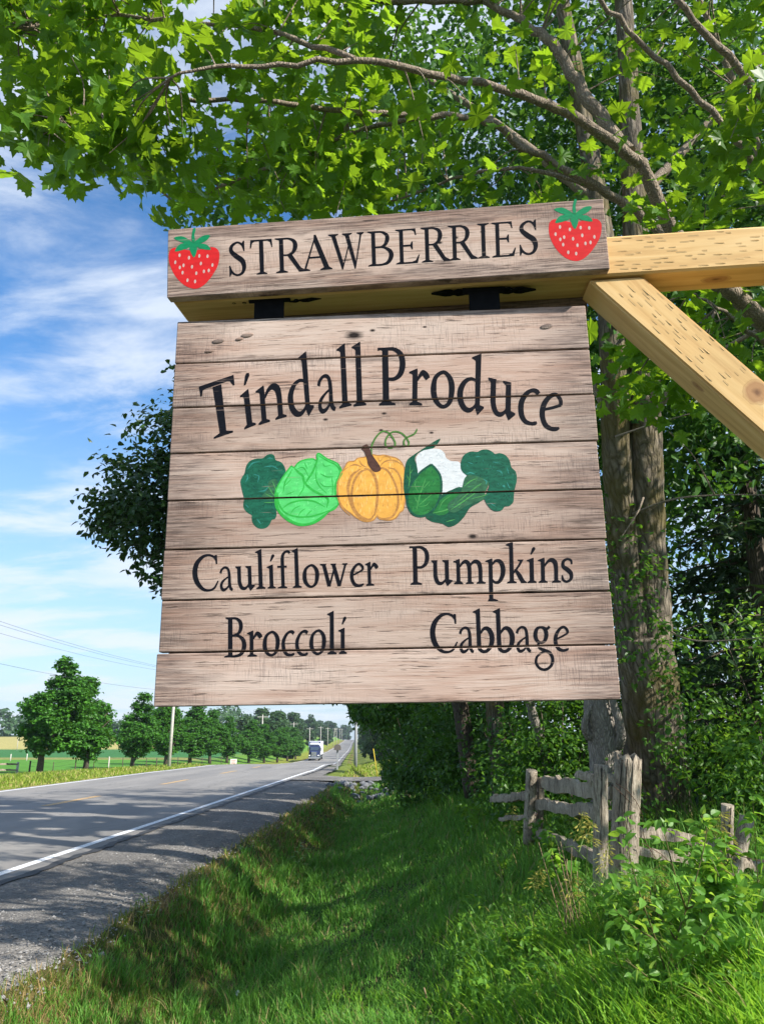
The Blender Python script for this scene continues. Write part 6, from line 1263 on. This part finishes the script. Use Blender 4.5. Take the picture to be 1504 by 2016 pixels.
post_(fen2, at(1431, 1584, 6.05), at(1428, 1790, 5.95), .048, 14, 1.0)
rail_(fen2, at(1232, 1634, 5.95), at(1440, 1664, 6.1), .085, .05, .4); rail_(fen2, at(1236, 1672, 5.92), at(1440, 1706, 6.05), .07, .05, .4)
rail_(fen2, at(1250, 1760, 5.9), at(1530, 1776, 5.9), .085, .05, .3); rail_(fen2, at(1425, 1690, 6.0), at(1540, 1712, 6.1), .08, .05, .5); rail_(fen2, at(1330, 1800, 5.6), at(1400, 1900, 5.3), .07, .05, .3)
pb = post_(fen2, at(1470, 1610, 6.15), at(1432, 1775, 5.9), .058, 12, 1.05, name='leaning_board', crack=False)
wire_(fen2, [at(1400, 1672, 5.9), at(1450, 1684, 5.9), at(1520, 1700, 5.9)]); wire_(fen2, [at(1262, 1660, 5.7), at(1310, 1690, 5.75), at(1360, 1760, 5.7)])
# ---------------------------------------------------------------- foreground plants
stem_m = plain('plant_stem', (.11, .10, .035), .6, 0, .25, 30); dry_m = plain('dead_stalk', (.30, .20, .12), .7, 0, .3, 30)
seed_m = leaf_mat('seed_head', (.36, .34, .07), (.52, .47, .12), (.45, .42, .08), .35)
sh = empty('leafy_shrub', label='bright leafy sapling shrub in the sun in front of the thick fence post', cat='shrub')
a0 = Acc(); a0.add(OVATE[0], OVATE[1]); lo = a0.build('leaf', leaf_mat('sapling_leaf', (.085, .21, .03), (.085, .21, .03), (.48, .75, .07), .46), sh)
lm2 = leaf_mat('sapling_leaf_light', (.14, .30, .055), (.14, .30, .055), (.52, .76, .08), .45); me2 = lo.data.copy(); me2.materials[0] = lm2
stems = [[(1316, 2000, 4.9), (1312, 1920, 4.85), (1330, 1850, 4.85), (1350, 1790, 4.85), (1372, 1720, 4.85), (1390, 1640, 4.9), (1380, 1605, 4.9)],
         [(1318, 1940, 4.85), (1290, 1850, 4.75), (1262, 1770, 4.7), (1240, 1690, 4.7), (1232, 1615, 4.75)],
         [(1350, 1790, 4.85), (1330, 1730, 4.75), (1312, 1660, 4.75), (1300, 1610, 4.8)], [(1350, 1790, 4.85), (1400, 1770, 4.75), (1450, 1765, 4.7), (1480, 1790, 4.7)],
         [(1290, 1850, 4.75), (1240, 1820, 4.7), (1210, 1790, 4.65)], [(1330, 1850, 4.85), (1290, 1790, 4.9), (1270, 1720, 4.95)], [(1312, 1920, 4.85), (1370, 1860, 4.75), (1400, 1820, 4.7)], [(1316, 1960, 4.85), (1270, 1920, 4.7), (1230, 1890, 4.65)]]
cnt = 0; SD = gD(1316, 1985)
for s_ in stems:
    p = cr([at(q[0], q[1], q[2] - 4.9 + SD) for q in s_], 7); a = Acc(); a.tube(p, np.linspace(.0055, .0018, len(p)), 6); a.build('stem', stem_m, sh)
    L = len(p)
    for i in range(4, L, 1):
        for sgn in (0, 1, 2):
            if rng.rand() < (.62 if sgn else .9) and cnt < 300:
                d = nrm(rng.normal(0, 1, 3) * np.array([1, 1, .5]) + np.array([0, 0, .1])); pos_ = p[i] + d * rng.uniform(.004, .06)
                n_ = nrm(rng.normal(0, .5, 3) + np.array([0, -.25, .8])); t_ = nrm(d - n_ * (d @ n_)); b_ = np.cross(t_, n_); sz = rng.uniform(.042, .075)
                o = lo if cnt == 0 else lo.copy()
                if cnt: C.objects.link(o)
                if cnt % 3 == 1: o.data = me2
                M = Matrix(((b_[0], t_[0], n_[0], pos_[0]), (b_[1], t_[1], n_[1], pos_[1]), (b_[2], t_[2], n_[2], pos_[2]), (0, 0, 0, 1))) @ Matrix.Scale(float(sz), 4)
                o.parent = sh; o.matrix_basis = M; cnt += 1
# rough bushy growth under the sapling
def brome(tip, D, base, label, n=38, spread=.06, drop=.16):
    t = empty('brome_grass', label=label, cat='grass stalk')
    D = gD(base[0], base[1] - 10) if base[1] > 1800 else D
    p = cr([at(base[0], base[1], D), at((tip[0] + base[0]) / 2 + rng.uniform(-10, 6), (tip[1] + base[1]) / 2, D), at(tip[0] - 6, tip[1] + 50, D), at(*tip, D)], 6)
    a = Acc(); a.tube(p, np.linspace(.0034, .0015, len(p)), 5)
    for k_ in range(3):
        q = p[int(len(p) * (.15 + .2 * k_))]; d = rng.normal(0, 1, 3) * np.array([1, 1, .2]); d = nrm(d)
        a.tube([q, q + d * .09 + dn * .06, q + d * .2 + dn * .02], [.004, .0035, .0006], 4, cap=False)
    a.build('stem', leaf_mat('brome_stem', (.10, .17, .03), (.12, .2, .04), (.2, .3, .04), .2), t)
    a = Acc(); pos = []; drs = []
    for k_ in range(n):
        u = rng.rand(); q = p[-1] - (p[-1] - p[-7]) * u * 1.0; d = nrm(rng.normal(0, 1, 3) * np.array([1, 1, .25]) + np.array([.25, 0, .25])) ; e = q + d * spread * (.35 + .65 * u) * rng.uniform(.5, 1.2) - dn * .018 * rng.rand()
        a.tube([q, (q + e) / 2 + dn * .008, e], [.0009, .0008, .0007], 3, cap=False); pos.append(e); drs.append(nrm(d * .8 + np.array([0, 0, -.5])))
    pos = np.array(pos); drs = np.array(drs); f = frames(len(pos), .3, None); tt = drs; nn = nrm(f[2] - tt * (f[2] * tt).sum(1)[:, None]); bb = np.cross(tt, nn)
    for rot in (0, 1):
        fr_ = (tt, bb, nn) if rot == 0 else (tt, nn, -bb)
        leaves(a, (np.array([(0, 0, 0), (.13, .45, 0), (0, 1, 0), (-.13, .45, 0)], float), DIAM[1]), pos, rng.uniform(.026, .04, len(pos)), fr_)
    a.build('seed_head', seed_m, t)
for tip, D, base, lb in [((1146, 1600), 5.2, (1140, 1900), 'tallest seeding grass stalk, just left of the round fence post'), ((1162, 1618), 5.3, (1158, 1900), 'green seeding stalk close beside the tallest one'), ((1062, 1700), 5.0, (1048, 1900), 'lone yellow seeding stalk left of the fence posts'),
                         ((1130, 1720), 5.1, (1120, 1920), 'short seeding stalk among the dead brown stalks'), ((1196, 1662), 4.9, (1195, 1900), 'yellow seeding stalk in front of the thick fence post'), ((1418, 1600), 4.7, (1380, 1900), 'seeding stalk reaching highest at the right of the sapling'),
                         ((1432, 1640), 4.6, (1395, 1900), 'drooping seeding stalk at the right of the sapling'), ((1414, 1690), 4.6, (1385, 1900), 'lower seeding stalk right of the sapling'), ((1296, 1700), 4.6, (1290, 1900), 'seeding stalk inside the sapling leaves'), ((1268, 1755), 4.6, (1250, 1950), 'small seeding stalk at the left foot of the sapling'),
                         ((1010, 1585), 7.2, (1008, 1700), 'faint seeding stalk in the shade left of the far fence post')]:
    brome(tip, D, base, lb)
ds = empty('dead_stalks', label='clump of dead brown weed stalks left of the fence posts', cat='dead weed')
DS = gD(1140, 1885)
for k_ in range(9):
    bx = 1140 + rng.uniform(-32, 26); tx = bx + rng.uniform(-75, 10); ty = rng.uniform(1640, 1770)
    a = Acc(); p = cr([at(bx, 1890, DS), at((bx + tx) / 2, (1890 + ty) / 2 + 5, DS), at(tx, ty, DS + .02)], 5); a.tube(p, np.linspace(.0045, .002, len(p)), 5)
    if k_ % 3 == 0:
        q = p[6]; a.tube([q, q + np.array([.03, 0, .05])], [.0018, .001], 4)
    a.build('stalk', dry_m, ds)
pf = empty('dandelion', label='white dandelion seed ball in the shaded ditch', cat='flower')
x_, y_ = px_region(1, 466, 469, 1990, 1992); pd = np.array([x_[0], y_[0], gzf(x_[0], y_[0])])
hd = at(468, 1955, float(pd[1] * CP + (pd[2] - EYE) * SP))
a = Acc(); a.tube(cr([pd, (pd + hd) / 2 + np.array([.01, 0, 0]), hd], 4), .002, 5); a.build('stem', stem_m, pf)
a = Acc(); n = 160; d = nrm(rng.normal(0, 1, (n, 3))); leaves(a, (np.array([(0, 0, 0), (.06, 1, 0), (-.06, 1, 0)], float), np.array([[0, 1, 2]])), np.tile(hd, (n, 1)), np.full(n, .024), (d, nrm(np.cross(d, [0.3, .2, 1])), nrm(np.cross(d, np.cross(d, [0.3, .2, 1])))))
a.build('seed_ball', plain('dandelion_fluff', (.8, .8, .76), .9), pf)
def lance_weed(px, py, D, n, L, lab):
    t = empty('lance_leaf_weed', label=lab, cat='weed'); D = gD(px, py + 30); b = at(px, py - 30, D); gz_ = gzf(b[0], b[1]); a = Acc()
    a.tube([(b[0], b[1], gz_), (b[0], b[1], b[2])], [.004, .002], 5); a.build('stem', stem_m, t)
    for k_ in range(n):
        thh = k_ * 2.4; hh = gz_ + (b[2] - gz_) * (.3 + .7 * k_ / n); d = np.array([math.cos(thh), math.sin(thh), .35]); d = nrm(d); nn = nrm(np.array([0, 0, 1.0]) - d * d[2]); bb = np.cross(d, nn); a = Acc()
        leaves(a, (np.array([(0, 0, 0), (.11, .35, .02), (0, 1, -.25), (-.11, .35, .02), (0, .4, 0)], float), np.array([[0, 1, 4], [1, 2, 4], [2, 3, 4], [3, 0, 4]])), np.array([[b[0], b[1], hh]]), [L * rng.uniform(.8, 1.15)], (d[None], bb[None], nn[None])); a.build('leaf', lf_shrub, t)
def leafy_weed(px, py, h, n, sz, lab, mat=None):
    D = gD(px, py); b = at(px, py, D); z0 = gzf(b[0], b[1]); t = empty('leafy_weed', label=lab, cat='weed'); a = Acc(); lv = Acc()
    for k_ in range(5):
        th_ = rng.uniform(0, 6.28); tip = np.array([b[0] + .3 * h * math.cos(th_), b[1] + .3 * h * math.sin(th_), z0 + h * rng.uniform(.7, 1.05)]); p = cr([np.array([b[0], b[1], z0]), (np.array([b[0], b[1], z0]) + tip) / 2 + np.array([0, 0, .08 * h]), tip], 7)
        a.tube(p, np.linspace(.004, .0015, len(p)), 5); m = max(4, n // 5); q = p[rng.randint(3, len(p), m)]; o = nrm(rng.normal(0, 1, (m, 3)) * np.array([1, 1, .3]))
        leaves(lv, OVATE, q + o * rng.uniform(.005, .03, (m, 1)), rng.uniform(sz * .6, sz * 1.2, m), frames(m, 1.0, o, .3, .35))
    a.build('stems', stem_m, t); lv.build('leaves', mat or lf_shrub, t)
for px, py, h, n, sz, lab in ((1215, 1880, .50, 130, .07, 'leafy green weed at the foot of the thick fence post'), (1450, 1900, .62, 150, .075, 'leafy weed climbing up beside the right end of the fence'), (1500, 1850, .8, 150, .07, 'tall leafy weed at the right edge in front of the fence'), (1390, 1960, .40, 130, .07, 'broad leafy weed right of the sapling foot'), (1250, 1990, .36, 120, .075, 'dark leafy weed left of the sapling foot'),
                              (1060, 1800, .42, 110, .07, 'leafy weed left of the dead stalks'), (985, 1760, .40, 110, .07, 'shaded leafy weed left of the lone seeding stalk'), (1100, 1740, .45, 110, .07, 'shaded weed below the far fence rails'), (930, 1660, .6, 120, .09, 'shaded leafy clump at the edge of the dark hedge'), (1000, 1650, .5, 110, .08, 'weed clump left of the far fence post'), (1020, 1930, .34, 110, .065, 'sunlit weed clump at the bottom below the lone stalk'),
                              (1470, 1990, .35, 120, .07, 'sunlit weed at the lower right corner'), (1400, 1900, .62, 200, .085, 'tall bright leafy weed between the sapling and the right fence post'), (1265, 1910, .5, 150, .08, 'tall bright leafy weed hiding the foot of the thick post'), (1485, 1930, .72, 200, .085, 'tallest bright weed at the right edge of the fence'), (1140, 1830, .55, 140, .08, 'bright leafy weed around the dead stalks'), (860, 1600, .7, 120, .10, 'tall shaded weed in front of the dark hedge base'), (800, 1570, .7, 110, .11, 'shaded weed clump below the lower sign edge near the ditch'), (1040, 1690, .45, 110, .08, 'weed tuft under the lowest fence rail')):
    leafy_weed(px, py, h, n, sz, lab)
lance_weed(1110, 1950, 4.5, 11, .13, 'lance leaved weed at the bottom edge below the dead stalks')
lance_weed(590, 1690, 9.5, 12, .20, 'pale lance leaved weed standing in the ditch')
lance_weed(285, 1790, 8.2, 10, .13, 'sunlit weed clump on the gravel shoulder edge')
tw_ = empty('fallen_twig', label='thin dry twig lying in the grass at the bottom of the ditch', cat='twig')
a = Acc(); a.tube(cr([at(835, 1945, gD(845, 1990) - .02), at(845, 1985, gD(845, 1990) - .03), at(858, 2020, gD(858, 2030))], 4), [.005] * 9, 5); a.build('stick', dry_m, tw_)
# ---------------------------------------------------------------- utility poles and wires
pole_m = plain('pole_wood', (.46, .43, .385), .85, 0, .2, 5); pole_d = plain('pole_wood_grey', (.26, .27, .28), .85, 0, .2, 5); metal = plain('galvanised', (.13, .115, .10), .6, .2, .1)
def pole(px, D, h, lab, arm=True, mat=None, r=.15, lean=0.0, grp=None):
    x, Y, z = ground_at(px, D); t = empty('utility_pole', (x, Y, z), (0, lean, 0), lab, 'utility pole', grp)
    a = Acc(); a.tube([(0, 0, -.3), (0, 0, h)], [r, r * .7], 10); a.build('pole', mat or pole_m, t)
    if arm:
        a = Acc(); a.box((-1.2, -.06, h - .55), (1.2, .06, h - .42)); a.build('crossarm', mat or pole_m, t)
        for sx in (-1.1, -.5, .5, 1.1):
            a = Acc(); a.tube([(sx, 0, h - .42), (sx, 0, h - .25)], [.05, .035], 6); a.build('insulator', metal, t)
    return np.array([x, Y, z + h])
tops = [np.array([-22.3, 12.0, gzf(-22.3, 12) + 9.5])]
t0 = empty('utility_pole', (-22.3, 12.0, gzf(-22.3, 12)), label='utility pole across the road outside the left edge', cat='utility pole')
a = Acc(); a.tube([(0, 0, -.3), (0, 0, 9.5)], [.15, .105], 10); a.build('pole', pole_m, t0)
tops.append(pole(333, 75, 9.6, 'nearest utility pole across the road, rising behind the lower left corner of the sign', r=.17))
for px, D, h, lb in ((514, 168, 9.6, 'second utility pole across the road with a T crossarm'), (577, 235, 9.6, 'third utility pole, left of the oncoming truck'), (609, 270, 9.0, 'fourth utility pole directly left of the truck')):
    tops.append(pole(px, D, h, lb))
for px, D, lean in ((631, 330, 0), (645, 380, 0), (656, 440, .08), (663, 470, -.04), (669, 560, 0), (673, 610, 0)):
    tops.append(pole(px, D, 10.0, 'distant utility pole up the hill, %s beyond the truck' % {330: 'first', 380: 'second', 440: 'leaning one, third', 470: 'fourth', 560: 'fifth', 610: 'sixth and farthest'}[D], lean=lean, grp='distant utility poles up the hill'))
pole(700, 50, 4.2, 'grey pole on the near side of the road by the mailbox', False, pole_d, .125)
wm = plain('cable', (.03, .03, .035), .6)
for k_, (off, dz) in enumerate([(-1.1, -.25), (.5, -.25), (1.1, -.25), (0, -2.2)]):
    wt = empty('power_line', label=['power line wire farthest from the road', 'power line wire second from the road', 'power line wire nearest the road', 'low telephone wire below the power lines'][k_], cat='cable')
    for A_, B_ in list(zip(tops[:-1], tops[1:]))[:5]:
        P_ = np.array([A_ + (B_ - A_) * u + np.array([off, 0, dz - 4 * .9 * u * (1 - u)]) for u in np.linspace(0, 1, 14)])
        a = Acc(); a.tube(P_, .008, 4, cap=False); a.build('wire', wm, wt)
# ---------------------------------------------------------------- mailbox, marker, roadside board
x, Y, z = ground_at(664, 44.5)
mb = empty('mailbox', (x, Y, z), label='grey rural mailbox on a post by the gravel driveway', cat='mailbox')
a = Acc(); a.box((-.05, -.05, -.2), (.05, .05, 1.02), ch=.006); a.build('post', pole_d, mb)
a = Acc(); t_ = np.linspace(0, np.pi, 9); prof = [(-.17, .0)] + [(-.17 * math.cos(q) * 1.0, .17 + .15 * math.sin(q)) for q in t_] + [(.17, .0)]; n = len(prof)
V = [(p_[0] * 1.15, -.25, 1.02 + p_[1]) for p_ in prof] + [(p_[0] * 1.15, .25, 1.02 + p_[1]) for p_ in prof]
a.add(V, [[i, i + 1, n + i + 1, n + i] for i in range(n - 1)] + [[n - 1, 0, n, 2 * n - 1]]); a.F.append((np.array([list(range(n))[::-1]], np.int32), 0, False)); a.F.append((np.array([list(range(n, 2 * n))], np.int32), 0, False)); a.build('box', metal, mb)
gw = empty('guy_wire_guard', label='yellow guy wire guard leaning beside the dark roadside trees', cat='marker')
p1 = at(744, 1513, 46); p0 = at(735, 1474, 46); p1[2] = gzf(p1[0], p1[1]) - .1
a = Acc(); a.tube([p1, p0], [.026, .026], 8); a.build('guard', plain('guard_yellow', (.55, .42, .03), .6), gw)
a = Acc(); a.tube([p0, at(720, 1400, 46.5)], .012, 5); a.build('cable', wm, gw)
x, Y, z = ground_at(459.5, 98)
bd = empty('roadside_board', (x, Y, z), label='small white board with red lettering on the far verge', cat='sign')
a = Acc(); a.box((-.42, -.02, .22), (.42, .02, 1.05), ch=.01); a.build('panel', plain('board_white', (.75, .73, .70), .6), bd)
a = Acc()
for zz, ww in ((.86, .30), (.68, .24), (.5, .30)):
    for k_ in range(5): a.box((-ww + k_ * ww * .42, -.024, zz - .05), (-ww + k_ * ww * .42 + ww * .26, -.0205, zz + .05))
a.build('lettering', plain('board_red', (.45, .10, .06), .6), bd)
for sx in (-.36, .36):
    a = Acc(); a.box((sx - .02, .02, -.1), (sx + .02, .05, 1.0)); a.build('leg', pole_m, bd)
# fences across the road
fw = empty('wire_fence', label='wire fence on thin posts between the verge and the green field', cat='fence')
pt = []
for px, D, h, r, w in ((57.5, 57, 1.05, .07, 0), (104, 60, .9, .035, 0), (148, 62, 1.1, .05, 0), (184, 64, 1.1, .035, 0), (213.5, 66, 1.15, .06, 1), (241, 69, 1.05, .04, 0), (288, 74, 1.0, .04, 0), (308, 77, 1.0, .06, 0), (350, 90, 1.1, .05, 0), (398, 104, 1.1, .05, 0), (436, 118, 1.1, .05, 0)):
    x, Y, z = ground_at(px, D); a = Acc(); a.tube([(x, Y, z - .2), (x, Y, z + h)], [r, r * .9], 8); a.build('post', pole_m if w else bark_dark, fw); pt.append((x, Y, z + h))
for dz in (.1, .4, .7):
    a = Acc(); a.tube(np.array(pt) - dn * dz, .006, 4, cap=False); a.build('wire', wm, fw)
rf = empty('rail_fence', label='pale wooden rail fence across the road at the far left edge', cat='fence')
x1_, Y1_, z1_ = ground_at(33, 56); x0_, Y0_, z0_ = ground_at(-30, 52)
for (x_, Y_, z_) in ((x1_, Y1_, z1_), (x0_, Y0_, z0_), ((x1_ + x0_) / 2 - .6, (Y1_ + Y0_) / 2, (z1_ + z0_) / 2)):
    a = Acc(); a.tube([(x_, Y_, z_ - .2), (x_, Y_, z_ + 1.0)], [.1, .09], 8); a.build('post', pole_m, rf)
for dz in (.45, .85): rail_(rf, (x0_, Y0_, z0_ + dz + .1), (x1_, Y1_, z1_ + dz), .13, .07, .2)
for i, (px, D) in enumerate(((21, 110), (53, 112), (34, 190))):
    x, Y, z = ground_at(px, D); t = empty('field_marker', label=['left white marker post in the crop', 'right white marker post in the crop', 'pale post in the tan stubble field'][i], cat='post'); a = Acc(); a.tube([(x, Y, z - .2), (x, Y, z + (1.0, 1.0, 2.8)[i])], .07, 6); a.build('stake', pole_m, t)
# ---------------------------------------------------------------- oncoming truck
TY = 177.0; tx = float(road_x(TY)) - 10.1; tz = float(road_z(TY)) + .03
hdg = math.atan2(float(road_x(TY + 5) - road_x(TY - 5)), 10)
tr = empty('semi_truck', (tx, TY, tz), (0, 0, -hdg), 'dark blue semi truck with a white trailer coming towards the camera', 'truck')
blue = plain('cab_blue', (.035, .05, .12), .3, .2, .1); white = plain('trailer_white', (.80, .82, .85), .45, 0, .05); chrome = plain('chrome', (.75, .76, .78), .2, 1.0, .05); tyre = plain('tyre_rubber', (.02, .02, .02), .9); glass = plain('windscreen_glass', (.05, .08, .12), .08); lamp = plain('lamp_lens', (.8, .8, .75), .2)
def tp_(name, boxes, mat, ch=.05):
    a = Acc()
    for lo, hi in boxes: a.box(lo, hi, ch=ch)
    return a.build(name, mat, tr)
# y negative = front (towards the camera)
tp_('trailer', [((-1.28, 4.6, 1.15), (1.28, 18.5, 4.1))], white)
tp_('sleeper', [((-1.2, 1.9, 1.0), (1.2, 4.0, 3.3)), ((-1.15, 2.2, 3.3), (1.15, 4.0, 4.0))], blue, .15)
tp_('roof_fairing', [((-1.1, 1.7, 3.2), (1.1, 2.3, 3.75))], white, .2)
tp_('cab', [((-1.15, .9, .9), (1.15, 2.0, 2.1)), ((-1.12, 1.25, 2.05), (1.12, 2.0, 2.95))], blue, .1)
a = Acc(); a.add([(-.98, 1.20, 2.15), (.98, 1.20, 2.15), (.92, 1.22, 2.82), (-.92, 1.22, 2.82), (-.98, 1.27, 2.15), (.98, 1.27, 2.15), (.92, 1.29, 2.82), (-.92, 1.29, 2.82)], [[0, 1, 2, 3], [7, 6, 5, 4], [0, 4, 5, 1], [1, 5, 6, 2], [2, 6, 7, 3], [3, 7, 4, 0]]); a.build('windshield', glass, tr)
tp_('hood', [((-.78, -1.1, .95), (.78, 1.0, 1.95)), ((-1.12, -.9, .75), (1.12, .8, 1.3))], blue, .16)
g = tp_('grille', [((-.55, -1.16, .85), (.55, -1.09, 1.85))], chrome, .03)
a = Acc()
for k_ in range(9): a.box((-.47, -1.175, .93 + .1 * k_), (.47, -1.161, .965 + .1 * k_))
go = a.build('grille_slat', tyre, g)
tp_('bumper', [((-1.22, -1.3, .42), (1.22, -1.05, .82))], chrome, .05)
for sx in (-.93, .93):
    tp_('headlight', [((sx - .17, -.99, .98), (sx + .17, -.9, 1.2))], lamp, .03); tp_('mirror', [((sx * 1.5 - .08, .95, 2.0), (sx * 1.5 + .08, 1.05, 2.75))], tyre, .02)
    a = Acc(); a.tube([(sx * 1.33, 2.05, 1.2), (sx * 1.33, 2.05, 4.1)], .08, 10); a.build('exhaust_stack', chrome, tr)
    tp_('fuel_tank', [((sx * 1.22 - .2, 1.6, .5), (sx * 1.22 + .2, 3.4, 1.05))], chrome, .15)
for wx in (-1.05, 1.05):
    for wy in (-.1, 4.9, 6.2, 15.6, 16.9):
        a = Acc(); a.tube([(wx - .16, wy, .5), (wx + .16, wy, .5)], .5, 16); w_ = a.build('wheel', tyre, tr); a = Acc(); sg = 1 if wx > 0 else -1; a.tube([(wx + sg * .161, wy, .5), (wx + sg * .19, wy, .5)], [.27, .22], 12); a.build('rim', chrome, w_)
# ---------------------------------------------------------------- air between the camera and the far hill
a = Acc(); a.box((-960, -45, -12), (960, 1560, 27))
hz = Mat('haze_air'); hz.n.remove(hz.b)
pv = hz.node('ShaderNodeVolumePrincipled'); pv.inputs['Color'].default_value = (0.80, 0.88, 1.0, 1); pv.inputs['Density'].default_value = 0.0002; pv.inputs['Anisotropy'].default_value = 0.3
hz.l.new(pv.outputs[0], hz.out.inputs['Volume'])
ho = a.build('haze', hz.m); ho['kind'] = 'stuff'; ho.display_type = 'WIRE'
